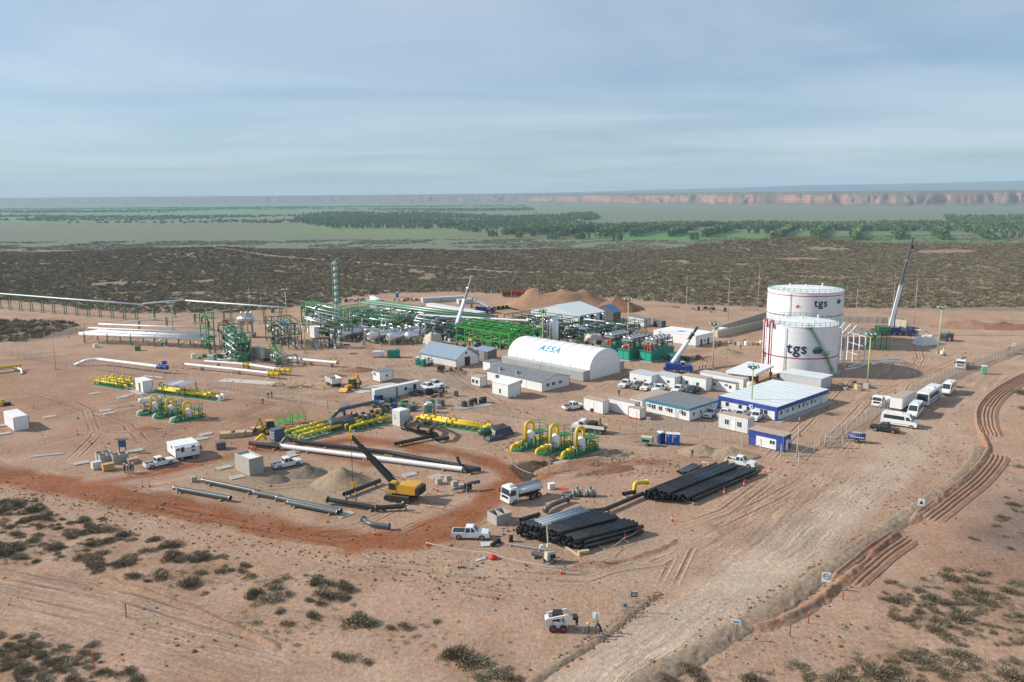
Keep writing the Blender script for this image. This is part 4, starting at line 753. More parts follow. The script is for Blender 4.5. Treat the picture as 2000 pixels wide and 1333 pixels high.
cab('site_cabin', 'long white cabin row behind the signed cabin, only its roof showing', 'cabin', (1452, 762), 1366, 1463, 741, 45, CONT, GREYP, group=CG)
cab('shipping_container', 'white ribbed shipping container office in front of the parked pickups', 'container', (1460, 849), 1402, 1471, 820, 45, CONT, TAN, ribs=True, ov=.03, wins=[('L', .28, 1.1, 1.0, 1.1), ('L', .7, 1.1, 1.0, 1.1)], doors=[('L', .48, .85, 2.0, WHITE)], group=CG)
cab('site_cabin', 'grey panelled cabin block behind the long blue trimmed office', 'cabin', (1603, 764), 1522, 1624, 741, 45, GREYP, mat('pale_roof', None), group=CG, panels=3)
cab('modular_block', 'large white modular block beside the concrete bund wall', 'office', (1359, 679), 1275, 1393, 657, 45, CONT, WHITE, panels=4, ov=.1, base=.5, wins=[('R', .5, 1.2, 1.0, .7)], doors=[('R', .3, .9, 2.0, DARK), ('R', .7, .9, 2.0, DARK)])
GW = [('L', f_, 1.1, 1.3, 1.0) for f_ in (.38, .58, .80)] + [('R', f_, 1.1, 1.2, .9) for f_ in (.2, .4, .66)]
gb = cab('canteen_building', 'wide white building with low grey gable roof and dark windows', 'building', (1059, 767), 951, 1112, 747, 45, CONT, ROOFG, 'gable', rise=1.1, wins=GW, panels=8, ov=.25, doors=[('L', .3, .9, 2.0, WHITE)])[0]
for f_ in (.5, .8): MB().box(1.5, f_ * 20, 2.9, .7, .7, .8).part('roof_vent', STEEL, gb)
cab('entry_cabin', 'small white entry cabin joined to the left end of the grey roofed building', 'cabin', (938, 758), 920, 951, 738, 45, CONT, TAN, base=.45, wins=[('L', .35, .9, .9, 1.0), ('L', .75, .9, .9, 1.0)])
cab('white_shed', 'white sheet metal shed with sloping roof in front of the canteen', 'shed', (993, 780), 961, 1017, 753, 45, CONT, WHITE, 'mono', rise=.5, base=.5, doors=[('R', .5, .9, 2.2, WHITE)], wins=[('L', .5, .9, .6, 1.2)])
cab('storage_container', 'white container cabin left of the arched tent', 'container', (958, 727), 943, 979, 709, 45, CONT, ROOFG, group=CG, wins=[('R', .3, 1.2, .4, .5), ('R', .6, 1.2, .4, .5)])
cab('workshop_shed', 'white workshop shed with blue grey gable roof', 'shed', (891, 719), 822, 934, 702, 46, CONT, ROOFB, 'gable', rise=2.6, panels=10, ov=.5, doors=[('R', .5, 2.0, 2.4, DARK)], wins=[('R', .45, 3.3, .8, .7)], ribs=True)
cab('workshop_annex', 'dark grey lean-to annex behind the blue roofed workshop', 'shed', (952, 706), 925, 970, 688, 45, mat('dark_sheet', (.10, .10, .10), .6), ROOFB, 'mono', rise=.6, doors=[('L', .4, 2.2, 2.5, STEEL)])
cab('control_cabin', 'single white cabin with dark roof standing alone left of the workshop', 'cabin', (743, 748), 728, 768, 728, 45, CONT, ROOFG, base=.2, wins=[('R', .5, 1.2, .7, .7)], acs=[('L', .8, 1.9)])
cab('storage_container', 'plain white container with blue hoses leaning on it', 'container', (733, 784), 726, 774, 763, 45, CONT, WHITE, ribs=True, ov=.03, group=CG)
cab('office_container', 'white container office beside two parked pickups', 'container', (777, 775), 771, 821, 754, 45, CONT, WHITE, ribs=True, ov=.03, wins=[('R', .35, 1.1, .9, .9)], doors=[('R', .75, .9, 2.0, DARK)], acs=[('R', .55, 1.2)], group=CG)
cab('equipment_kiosk', 'plain white block kiosk at the far left of the yard', 'kiosk', (29, 843), 9, 58, 817, 45, WHITE, WHITE, base=.05, ov=-.15)
kk = cab('equipment_kiosk', 'white instrument kiosk with grey door behind the yellow metering skid', 'kiosk', (281, 769), 265, 299, 746, 45, WHITE, WHITE, base=.15, doors=[('L', .45, 1.0, 2.1, GREYC)])
MB().bb(-1.5, kk[2] + .5, -1, kk[3] + .5, .0, .1).part('slab', CONC, kk[0])
kk = cab('equipment_kiosk', 'pale grey instrument cabinet with two vents beside the yellow pipe manifold', 'kiosk', (782, 835), 766, 801, 805, 45, mat('pale_grey', (.58, .58, .57), .6, var=.06), WHITE, base=.05, ov=-.2)
for z in (1.5, 2.0): MB().box(-.03, kk[3] * .6, z, .05, .6, .12).part('vent', DARK, kk[0])
# open concrete box
p = P(488, 931); a = 45; LR, LL, h = along(p, vec(a), 516), along(p, vec(a + 90), 460), zat(p, 898); t = thing('concrete_chamber', 'large open topped concrete box beside the parked white pickup', 'concrete box', p, R(a))
for (x0, x1, y0, y1) in ((0, LR, 0, .2), (0, LR, LL - .2, LL), (0, .2, .2, LL - .2), (LR - .2, LR, .2, LL - .2)): MB().bb(x0, x1, y0, y1, 0, h).part('wall', CONC, t)
MB().bb(.2, LR - .2, .2, LL - .2, h - .5, h - .4).part('lining', WHITE, t)
# warehouse with gable to the left face, and blue roofed hall behind
wh = cab('warehouse', 'big pale ribbed steel warehouse with low gable roof in the plant', 'warehouse', (1132, 647), 1036, 1181, 617, 46, mat('pale_cladding', (.58, .64, .66), .45, var=.05), mat('pale_roof', None), 'gable', rise=2.6, panels=9, ridge='x', ribs=False, ov=.2)
for u in (.02, .42, .8): MB().bb(wh[2] * u, wh[2] * u + 1.4, -.05, .0, 1.2, wh[4] - .5).part('louvre', DARK, wh[0])
w_ = MB(); k = .6
while k < wh[3]: w_.bb(-.04, .0, k, k + .12, .3, wh[4] + 2.4 * (1 - abs(k / wh[3] * 2 - 1)) + .02); k += .9
w_.part('cladding_rib', MATS['pale_cladding'], wh[0])
for k in range(3):     # ventilation bends on its side
    x = wh[2] * (.22 + .3 * k); sm().tube([(x, -.4, 4.6), (x, -1.4, 4.9), (x, -1.9, 4.4), (x, -1.9, .4)], .45, 10).part('exhaust_duct', STEEL, wh[0])
cab('blue_hall', 'hall with blue sheet roof half hidden behind the pale warehouse', 'building', (1197, 630), 1160, 1212, 612, 46, mat('dark_sheet', None), mat('blue_roof', (.07, .17, .36), .45), 'gable', rise=2.4, ridge='x', panels=5)
# arched storage tent on a row of containers
near = P(1152, 743); ang = 46; W_ = along(near, vec(ang), 1211); L_ = along(near, vec(ang + 90), 992); midp = near + vec(ang) * W_ / 2; ch = zat(midp, 682); t = thing('arched_tent', 'white arched storage tent with blue lettering standing on grey containers', 'tent', near, R(ang))
cz = 2.55; nseg = 14
def arch(f_, off=0.0): th = math.pi * (1 - f_); return (W_ / 2 + (W_ / 2 + off) * math.cos(th), cz * (0 if f_ > .97 else 1) + (ch - cz + off) * math.sin(th) ** .92)
K = 9
for k in range(K):
    y0, y1 = L_ * k / K, L_ * (k + 1) / K; b = sm(); o = []
    for yy, of_ in ((y0, 0), (y0 + .35, .05), ((y0 + y1) / 2, -.03), (y1 - .35, .05), (y1, 0)):
        for j in range(nseg + 1): x, z = arch(j / nseg, of_); o.append((x, yy, z))
    m1 = nseg + 1; b.add(o, [(i * m1 + j, i * m1 + j + 1, (i + 1) * m1 + j + 1, (i + 1) * m1 + j) for i in range(4) for j in range(nseg)]); b.part('roof_panel', WHITE, t)
    b = sm(); b.tube([(arch(j / nseg, .02)[0], y0 + (.03 if k == 0 else 0), arch(j / nseg, .02)[1]) for j in range(nseg + 1)], .08, 5); b.part('rib', WHITE, t)
o = [(arch(j / nseg)[0], .02, arch(j / nseg)[1]) for j in range(nseg + 1)] + [(W_, .02, 0), (0, .02, 0)]; MB().add(o, [tuple(range(len(o) - 1, -1, -1))]).part('end_wall', WHITE, t)
o = [(x, L_ - .02, z) for x, _, z in o]; MB().add(o, [tuple(range(len(o)))]).part('end_wall', WHITE, t)
vv, ff = text_mesh('AESA', 2.9, .03, .01, .12, 1.15); s_ = MB()
def tentpos(u, v, k):     # u along the tent towards the far left end, v up the arch
    f_ = (cz + v - cz) / (W_ * 1.35); x, z = arch(min(.9, f_), .08 + k); return (x, u, z)
s_.add([tentpos(L_ * .52 - v.x, v.y + 3.3, v.z) for v in vv], ff); s_.part('lettering', mat('sign_blue', (.02, .30, .48), .5), t, 'blue lettering AESA')
for k in range(2):
    b = MB(); o = []
    for j in range(25): o += [tentpos(L_ * .52 + 3.5 - 7.0 * j / 24, 2.8 - k * .45, 0), tentpos(L_ * .52 + 3.5 - 7.0 * j / 24, 2.55 - k * .45, 0)]
    b.add(o, [(2 * j, 2 * j + 1, 2 * j + 3, 2 * j + 2) for j in range(24) if (j * 7 + k * 3) % 5]); b.part('small_lettering', mat('sign_blue_pale', (.35, .55, .66), .5), t)
CGREY = mat('grey_container', (.42, .44, .43), .55, var=.1, dust=.2)
def container(label, loc, rz, L0, W0=2.44, H0=2.6, m_=CGREY, group='grey containers under the arched tent'):
    t = thing('shipping_container', label, 'container', loc, rz, group); b = MB().bb(0, L0, 0, W0, .15, H0); k = .3
    while k < L0 - .2: b.bb(k, k + .16, -.045, 0, .3, H0 - .15); b.bb(k, k + .16, W0, W0 + .045, .3, H0 - .15); k += .4
    b.part('body', m_, t)
    for x in (0, L0 - .12): MB().bb(x, x + .12, -.06, W0 + .06, 0.02, H0 + .03).part('end_frame', m_, t)
    MB().bb(-.05, 0, .1, W0 / 2 - .03, .3, H0 - .1).part('door', m_, t); MB().bb(-.05, 0, W0 / 2 + .03, W0 - .1, .3, H0 - .1).part('door', m_, t)
    for y in (.4, .8, 1.6, 2.0): MB().bb(-.1, -.06, y - .03, y + .03, .3, H0 - .1).part('lock_rod', STEEL, t)
    return t
n = max(2, round(L_ / 12.2)); l0 = (L_ + 0) / n
for k in range(n):
    q = near + vec(ang + 90) * (l0 * k) - vec(ang) * .2
    container(('nearest' if k == 0 else 'farther') + ' of the grey containers carrying the left side of the arched tent', q, R(ang + 90), l0 - .1)
q = near + vec(ang) * (W_ + 2.3) + vec(ang + 90) * .4; container('grey container carrying the right side of the arched tent', q, R(ang + 90), 6.0)
# white canopy by the front tank
t = thing('fuel_canopy', 'white flat canopy roof over red pumps in front of the tank', 'canopy', P(1476, 752), R(40)); b0 = P(1476, 752)
zc = 3.6; q = [P(1476, 733, zc), P(1511, 716, zc), P(1462, 708, zc), P(1418, 726, zc)]; inv = Matrix.Rotation(-R(40), 3, 'Z'); q = [inv @ (x - b0) for x in q]; q = [Vector((x.x, x.y, 0)) for x in q]
MB().add([(x.x, x.y, zc - .35) for x in q] + [(x.x, x.y, zc + .25) for x in q], [(3, 2, 1, 0), (4, 5, 6, 7), (0, 1, 5, 4), (1, 2, 6, 5), (2, 3, 7, 6), (3, 0, 4, 7)]).part('canopy_roof', WHITE, t)
cen = sum(q, Vector()) / 4
for x in q: y = x.lerp(cen, .12); MB().box(y.x, y.y, 0, .2, .2, zc - .35).part('column', RED, t)
for k in range(3): y = cen + Vector((k * 2.2 - 2.2, 0, 0)); MB().box(y.x, y.y, 0, 1.2, .9, 1.6).part('pump', RED if k != 1 else RUST, t)
# ================================================================== VEHICLES
def pose(tail, nose):
    a, b = P(*tail), P(*nose); c = (a + b) / 2; c.z = zg(c.x, c.y); return c, math.atan2(b.y - a.y, b.x - a.x)
def well(x, r, z=.36, n=6): return [(x - r * math.cos(math.pi * j / n), z + r * math.sin(math.pi * j / n)) for j in range(n + 1)]
_wh = {}
def wheel(t, x, y, r, w_=.26, rim=RIM):
    k = (r, w_, rim.name)
    if k not in _wh:
        b = sm(); b.lathe([(r * .62, -w_ / 2), (r * .94, -w_ / 2), (r, -w_ / 3), (r, w_ / 3), (r * .94, w_ / 2), (r * .62, w_ / 2)], n=18); a = MB(); a.lathe([(.02, -w_ * .40), (r * .3, -w_ * .42), (r * .64, -w_ * .34), (r * .64, w_ * .34), (r * .3, w_ * .42), (.02, w_ * .40)], n=12, cap=True)
        rot = lambda m_: setattr(m_, 'v', [(vx, vz, vy) for vx, vy, vz in m_.v]); rot(b); rot(a); _wh[k] = (b.mesh('tyre', TYRE), a.mesh('rim', rim))
    wo = thing_part('wheel', t); wo.location = (x, y, r); put(_wh[k][0], 'tyre', wo); put(_wh[k][1], 'rim', wo)
def make_pickup(paint, cover=False):
    t = thing('pickup_truck', 'x', 'pickup'); W0 = 1.8
    b = MB(); b.prof([(-2.6, .48), (-2.62, .72)] + [(-.78, .74), (-.76, 1.06), (1.02, 1.10), (1.7, 1.08), (2.42, .98), (2.6, .86), (2.62, .42)] + [(2.15, .34)] + well(1.62, .45)[::-1] + [(-1.12, .34)] + well(-1.6, .45)[::-1], W0, 1.7, .7, 1.1); b.part('body', paint, t)
    for s in (-1, 1): MB().box(-1.69, s * (W0 / 2 - .06), .72, 1.86, .1, .36).part('bed_side', paint, t)
    MB().box(-2.57, 0, .7, .1, W0 - .24, .38).part('tailgate', paint, t); (MB().box(-1.68, 0, 1.0, 1.74, W0 - .24, .05) if cover else MB().box(-1.68, 0, .755, 1.74, W0 - .24, .04)).part('bed_floor', DARK, t)
    g = MB(); g.loft([[(-.74, -.83, 1.05), (1.0, -.83, 1.09), (1.0, .83, 1.09), (-.74, .83, 1.05)], [(-.66, -.66, 1.70), (.42, -.66, 1.71), (.42, .66, 1.71), (-.66, .66, 1.70)]]); g.part('window_band', GLASS, t)
    b = MB(); b.loft([[(-.70, -.70, 1.66), (.48, -.70, 1.66), (.48, .70, 1.66), (-.70, .70, 1.66)], [(-.66, -.68, 1.76), (.38, -.68, 1.78), (.38, .68, 1.78), (-.66, .68, 1.76)], [(-.5, -.5, 1.79), (.2, -.5, 1.81), (.2, .5, 1.81), (-.5, .5, 1.79)]]); b.part('cab_roof', paint, t)
    for s in (-1, 1):
        for (x0, x1) in ((1.0, .44), (-.74, -.66), (.12, .0)): MB().bar((x0, s * .84, 1.06), (x1, s * .675, 1.70), .09, .09).part('pillar', paint, t)
        MB().box(2.52, s * .66, .74, .16, .36, .16).part('headlight', LAMP, t); MB().box(-2.6, s * .8, .78, .08, .14, .26).part('tail_light', RED, t); MB().box(.72, s * 1.0, 1.05, .14, .22, .16).part('mirror', paint, t)
        wheel(t, 1.62, s * .78, .38); wheel(t, -1.6, s * .78, .38)
    MB().box(2.58, 0, .56, .1, 1.0, .24).part('grille', DARK, t); MB().box(2.62, 0, .36, .12, 1.6, .16).part('bumper', paint, t); MB().box(-2.64, 0, .42, .12, 1.5, .14).part('bumper', STEEL, t); return t
PKW = make_pickup(WGLOSS); PKB = make_pickup(BGLOSS, True); PKC = make_pickup(WGLOSS, True); GV = mat('car_grey', (.16, .17, .18), .3, spec=.6, dust=.15); PKG = make_pickup(GV); used = set()
def place(src, tail, nose, label, group=None, sc_=None):
    c, rz = pose(tail, nose)
    if src.name not in used: used.add(src.name); src.location = c; src.rotation_euler = (0, 0, rz); src['label'] = label; o = src
    else: o = dup(src, c, rz, label)
    if group: o['group'] = group
    return o
G1, G2 = 'pickups parked by the cabins', 'pickups parked in front of the blue trimmed office'
place(PKC, (885, 1049), (955, 1051), 'white pickup in the foreground beside the near black pipe stack')
place(PKW, (538, 916), (584, 907), 'white pickup parked behind the open concrete box'); place(PKW, (288, 916), (336, 905), 'white pickup in front of the wheeled caravan office')
place(PKW, (1416, 904), (1478, 915), 'white pickup behind the far black pipe stack'); place(PKC, (1104, 802), (1136, 797), 'white pickup parked left of the windowless white cabin')
place(PKW, (1236, 749), (1208, 762), 'white pickup, leftmost of the four parked before the joined cabins', G1); place(PKG, (1262, 752), (1232, 765), 'dark grey pickup, second of the four parked before the joined cabins', G1)
place(PKW, (1282, 754), (1248, 768), 'white pickup, third of the four parked before the joined cabins', G1); place(PKW, (1306, 757), (1270, 771), 'white pickup, rightmost of the four parked before the joined cabins', G1)
place(PKC, (1338, 760), (1312, 772), 'white pickup half hidden behind the teal trimmed office roof, left one'); place(PKB, (1366, 762), (1340, 774), 'dark pickup half hidden behind the teal trimmed office roof, right one')
place(PKW, (1402, 806), (1376, 821), 'white pickup beside the right wall of the teal trimmed office', G2); place(PKW, (1431, 807), (1402, 822), 'white pickup, second from the teal trimmed office', G2); place(PKC, (1461, 809), (1432, 824), 'white pickup behind the ribbed container office', G2); place(PKW, (1489, 811), (1466, 828), 'white pickup at the right end of the ribbed container office', G2)
place(PKW, (822, 757), (852, 764), 'white pickup, nearer of two beside the office container'); place(PKW, (835, 752), (865, 759), 'white pickup, farther of two beside the office container'); place(PKB, (1700, 839), (1756, 847), 'black pickup parked beside the white minibus')
def make_van(long=6.8, hi=2.75):
    t = thing('minibus', 'x', 'minibus'); L2 = long / 2; b = MB(); b.prof([(-L2, .45), (-L2 - .02, 1.2), (-L2 + .12, hi - .15), (-L2 + .3, hi), (L2 - 2.0, hi), (L2 - 1.55, hi - .12), (L2 - .75, 1.55), (L2 - .15, 1.25), (L2, .9), (L2, .4), (L2 - .45, .36)] + well(L2 - .95, .44)[::-1] + well(-L2 + 1.5, .44)[::-1], 2.0, 1.78, 1.2, hi); b.part('body', WGLOSS, t)
    for s in (-1, 1):
        y = lambda z: s * (1.0 - .11 * (z - 1.2) / (hi - 1.2) + .012)
        MB().add([(-L2 + .5, y(1.5), 1.5), (L2 - 2.3, y(1.5), 1.5), (L2 - 2.4, y(2.25), 2.25), (-L2 + .55, y(2.25), 2.25)], [(0, 1, 2, 3)]).part('side_window', GLASS, t); MB().add([(L2 - 2.1, y(1.5), 1.5), (L2 - 1.1, y(1.5), 1.5), (L2 - 1.6, y(2.2), 2.2), (L2 - 2.1, y(2.2), 2.2)], [(0, 1, 2, 3)]).part('side_window', GLASS, t)
        MB().box(L2 - .1, s * .72, .95, .2, .4, .26).part('headlight', LAMP, t); wheel(t, L2 - .95, s * .86, .37); wheel(t, -L2 + 1.5, s * .86, .37); MB().box(L2 - 1.0, s * 1.1, 1.55, .15, .2, .3).part('mirror', DARK, t); MB().bb(-L2 + .3, L2 - 1.2, s * 1.0 - .01, s * 1.0 + .012, .6, .68).part('side_strip', GREYC, t)
    MB().add([(L2 - .74, -.86, 1.58), (L2 - .74, .86, 1.58), (L2 - 1.5, .78, hi - .17), (L2 - 1.5, -.78, hi - .17)], [(0, 1, 2, 3)]).part('windscreen', GLASS, t)
    MB().box(L2 + .02, 0, .45, .1, 1.7, .3).part('bumper', GREYC, t); MB().box(-.2, 0, hi, 1.4, 1.0, .14).part('roof_unit', WGLOSS, t); return t
VAN = make_van(); GV_ = 'minibuses at the car park'
place(VAN, (1722, 827), (1792, 838), 'white minibus seen side-on behind the black pickup', GV_); place(VAN, (1800, 798), (1772, 827), 'white minibus seen from the front between the white trailer and the side-on minibus', GV_); place(VAN, (1864, 758), (1838, 780), 'white minibus farthest back, parked beyond the bus', GV_)
c, rz = pose((1838, 768), (1788, 803)); t = thing('bus', 'white and blue striped passenger bus parked along the fence', 'bus', c, rz); L2 = 5.6; b = MB(); b.prof([(-L2, .5), (-L2, 2.9), (-L2 + .2, 3.15), (L2 - .25, 3.15), (L2 - .02, 2.9), (L2, 1.2), (L2 - .02, .4), (L2 - 1.3, .36)] + well(L2 - 2.3, .52)[::-1] + well(-L2 + 2.6, .52)[::-1], 2.5, 2.4, 1.4, 3.15); b.part('body', WGLOSS, t)
for s in (-1, 1):
    for k in range(7): MB().box(-L2 + 1.3 + k * 1.35, s * 1.24, 1.55, 1.25, .03, .95).part('side_window', GLASS, t)
    MB().box(-.4, s * 1.255, .8, 8.6, .02, .3).part('stripe', BLUE, t); MB().box(L2, s * .9, .75, .08, .4, .25).part('headlight', LAMP, t); wheel(t, L2 - 2.3, s * 1.05, .48, .3); wheel(t, -L2 + 2.6, s * 1.05, .48, .3)
MB().box(L2 - .005, 0, 1.3, .06, 2.2, 1.5).part('windscreen', GLASS, t); MB().box(-1, 0, 3.15, 2.0, 1.5, .2).part('roof_unit', WGLOSS, t); MB().box(2.2, 0, 3.15, .8, .8, .12).part('roof_hatch', WGLOSS, t)
c, rz = pose((1781, 788), (1740, 812)); t = thing('box_trailer', 'plain white box trailer parked behind the minibuses', 'trailer', c, rz); MB().bb(-4.2, 4.2, -1.25, 1.25, 1.0, 3.3).part('box', CONT, t); MB().bb(-4.2, 4.2, -1.28, 1.28, 3.3, 3.38).part('box_roof', TAN, t); MB().bb(-4.1, 4.1, -.5, .5, .75, .98).part('chassis', DARK, t)
for s in (-1, 1):
    for x in (-3, -1.9): wheel(t, x, s * 1.0, .5, .3)
    MB().bb(3.0, 3.2, s * .9 - .08, s * .9 + .08, 0, 1.0).part('landing_leg', DARK, t)
def truck_cab(t, x, w_=2.3, h_=2.6, m_=WGLOSS):       # cab-over front, nose at x
    b = MB(); b.prof([(x - 1.75, .7), (x - 1.75, h_), (x - 1.55, h_ + .14), (x - .35, h_ + .1), (x - .18, h_ - .1), (x - .02, 1.55), (x, .75), (x - .02, .42), (x - .5, .42)] + well(x - 1.05, .5)[::-1], w_, w_ - .16, 1.5, h_); cb_ = b.part('cab', m_, t)
    MB().add([(x + .0, -w_ / 2 + .12, 1.55), (x + .0, w_ / 2 - .12, 1.55), (x - .16, w_ / 2 - .2, h_ - .12), (x - .16, -w_ / 2 + .2, h_ - .12)], [(0, 1, 2, 3)]).part('windscreen', GLASS, cb_)
    for s in (-1, 1):
        MB().add([(x - .25, s * (w_ / 2 + .012), 1.5), (x - 1.25, s * (w_ / 2 + .012), 1.5), (x - 1.25, s * (w_ / 2 - .05), h_ - .25), (x - .42, s * (w_ / 2 - .05), h_ - .25)], [(0, 1, 2, 3)]).part('side_window', GLASS, cb_); MB().box(x + .02, s * (w_ / 2 - .32), .72, .06, .34, .2).part('headlight', LAMP, cb_); MB().box(x + .02, s * (w_ / 2 + .18), 1.6, .12, .2, .5).part('mirror', DARK, cb_); wheel(t, x - 1.05, s * (w_ / 2 - .18), .48, .3)
    MB().box(x + .02, 0, .95, .06, w_ - .7, .4).part('grille', DARK, cb_); MB().box(x + .04, 0, .4, .14, w_, .28).part('bumper', m_, cb_); MB().bb(x - 7.4 if False else x - 6.0, x - 1.2, -.45, .45, .62, .9).part('chassis', DARK, t)
    return cb_
def rear_wheels(t, xs_, w_=2.2):
    for x in xs_:
        for s in (-1, 1): wheel(t, x, s * (w_ / 2 - .2), .48, .42)
c, rz = pose((1050, 968), (990, 984)); t = thing('water_truck', 'white water tanker truck crossing the red haul road', 'truck', c, rz); truck_cab(t, 3.3, 2.4, 2.55); MB().box(2.3, 0, 2.68, 1.0, 1.2, .3, 0, .8, .8).part('roof_fairing', WGLOSS, t); b = sm()
b.loft([[(x, 1.12 * math.cos(q), 1.75 + .68 * math.sin(q)) for q in (2 * math.pi * j / 20 for j in range(20))] for x in (-3.2, 1.3)]); b.part('tank', CONT, t)
for s in (-1, 1): MB().bb(-3.2, 1.3, s * .55 - .05, s * .55 + .05, 2.32, 2.45).part('walk_rail', STEEL, t)
MB().bb(-3.2, 1.3, -.35, .35, 2.42, 2.47).part('catwalk', GREYC, t); rear_wheels(t, (-1.2, -2.4), 2.4); MB().bb(-3.1, 1.2, -.6, .6, .9, 1.1).part('subframe', DARK, t)
for s in (-1, 1): MB().bar((-3.0, s * .3, 2.4), (-3.0, s * .3, 3.2), .05).part('rear_rail', DARK, t)
MB().bar((-3.0, -.35, 3.2), (-3.0, .35, 3.2), .05).part('rear_rail', DARK, t)
c, rz = pose((1738, 784), (1706, 799)); t = thing('flatbed_truck', 'white flatbed truck driving beside the long blue trimmed office', 'truck', c, rz); truck_cab(t, 3.1, 2.2, 2.4); MB().bb(-3.2, 1.2, -1.15, 1.15, .95, 1.08).part('bed', CONT, t); rear_wheels(t, (-2.0,))
for s in (-1, 1): MB().bb(-3.2, 1.2, s * 1.15 - .04, s * 1.15 + .04, 1.0, 1.5).part('drop_side', CONT, t)
MB().bb(-3.24, -3.16, -1.15, 1.15, 1.0, 1.5).part('tailboard', CONT, t); MB().bb(1.16, 1.22, -1.1, 1.1, 1.0, 2.1).part('headboard', CONT, t)
c, rz = pose((1890, 708), (1867, 729)); t = thing('service_truck', 'white service truck with loaded bed coming along the fence', 'truck', c, rz); truck_cab(t, 3.0, 2.3, 2.4); MB().bb(-3, 1.1, -1.15, 1.15, .9, 1.1).part('bed', DARK, t); rear_wheels(t, (-2.0,)); MB().box(-.4, 0, 1.1, 2.6, 1.5, .9, .1).part('load', GREYC, t); MB().bar((.8, 0, 1.1), (.8, 0, 2.9), .25).part('crane_post', DARK, t); MB().bar((.8, 0, 2.8), (-2.6, .3, 2.5), .22).part('crane_arm', DARK, t)
for s in (-1, 1): MB().bb(-3, 1.1, s * 1.15 - .04, s * 1.15 + .04, 1.1, 1.55).part('drop_side', WGLOSS, t)
c, rz = pose((1184, 848), (1118, 840)); t = thing('bonnet_truck', 'old white bonneted truck with slatted bed behind the yellow loops', 'truck', c, rz); b = MB(); b.prof([(.7, .7), (.7, 2.3), (.85, 2.45), (1.9, 2.45), (2.15, 1.6), (3.3, 1.45), (3.55, 1.1), (3.55, .5)] + well(2.8, .52)[::-1], 2.1, 1.9, 1.4, 2.45); cb_ = b.part('cab', WGLOSS, t)
for s in (-1, 1): MB().box(1.35, s * 1.02, 1.6, .9, .03, .6).part('side_window', GLASS, cb_); wheel(t, 2.8, s * .9, .48, .28); MB().box(3.55, s * .7, .9, .1, .3, .2).part('headlight', LAMP, cb_)
MB().add([(2.15, -.9, 1.65), (2.15, .9, 1.65), (1.95, .85, 2.35), (1.95, -.85, 2.35)], [(0, 1, 2, 3)]).part('windscreen', GLASS, cb_); MB().bb(-3.4, .5, -.45, .45, .62, .9).part('chassis', DARK, t); MB().bb(-3.5, .5, -1.2, 1.2, 1.0, 1.12).part('bed', RUST, t); rear_wheels(t, (-1.6, -2.7), 2.3)
for s in (-1, 1):
    for k in range(5): MB().box(-3.1 + k * .82, s * 1.2, 1.12, .78, .06, .62).part('side_board', CONT, t)
MB().box(-.9, .1, 1.12, 1.5, 1.6, 1.2).part('welding_set', DARK, t); MB().box(-2.2, -.2, 1.12, .7, 1.0, .9).part('yellow_crate', YEL, t); MB().bar((-2.6, .4, 1.1), (-2.4, .4, 3.2), .3).part('loader_arm', RUST, t)
c, rz = pose((664, 760), (640, 748)); t = thing('dump_skip_truck', 'dusty white open topped dump body parked by the backhoe', 'dump truck', c, rz); o = [(-2.2, -1.15, .9), (2.2, -1.15, .9), (2.2, 1.15, .9), (-2.2, 1.15, .9), (-2.5, -1.35, 2.3), (2.5, -1.35, 2.3), (2.5, 1.35, 2.3), (-2.5, 1.35, 2.3)]
MB().add(o, [(3, 2, 1, 0), (0, 1, 5, 4), (1, 2, 6, 5), (2, 3, 7, 6), (3, 0, 4, 7)]).part('dump_body', CONT, t); MB().bb(-2.2, 2.2, -1.1, 1.1, 1.5, 1.55).part('load', RUST, t)
for k in range(6):
    for s in (-1, 1): MB().bar((-2.1 + k * .84, s * 1.2, .9), (-2.3 + k * .92, s * 1.4, 2.3), .1).part('rib', CONT, t)
rear_wheels(t, (-1.4, -.3, 1.5), 2.3); MB().bb(-2.3, 3.0, -.5, .5, .6, .9).part('chassis', DARK, t)
# ------------------------------------------------------------------ loaders and diggers
CATY = mat('machine_yellow', (.62, .33, .02), .45, dust=.2)
def track(t, y, L0, h0, w_):
    n = 22; pts = []
    for j in range(n):
        a = 2 * math.pi * j / n; pts.append((max(-1, min(1, 1.25 * math.cos(a))) * (L0 / 2 - h0 / 2) + math.cos(a) * h0 / 2, h0 / 2 + math.sin(a) * h0 / 2))
    b = MB(); b.prof(pts, w_, y=y); to = b.part('track', DARK, t); pm = MB().box(0, 0, 0, .28, w_ + .08, .06).mesh('track_shoe', mat('track_steel', (.16, .14, .12), .7, .3))
    for k in range(int(L0 / .42)): put(pm, 'track_shoe', to, (-L0 / 2 + .5 + k * .42, y, h0 - .01))
c = P(785, 975); tipg = P(690, 962); ztip = zat(tipg, 851); rz = math.atan2(tipg.y - c.y, tipg.x - c.x); t = thing('crawler_crane', 'yellow crawler crane with long black boom beside the sand heap', 'crane', c, rz)
for s in (-1, 1): track(t, s * 1.35, 4.6, 1.0, .7)
MB().bb(-1.2, 1.2, -1.1, 1.1, .5, 1.1).part('undercarriage', DARK, t); MB().cyl(0, 0, 1.1, 1.35, 1.0, 20).part('slew_ring', DARK, t)
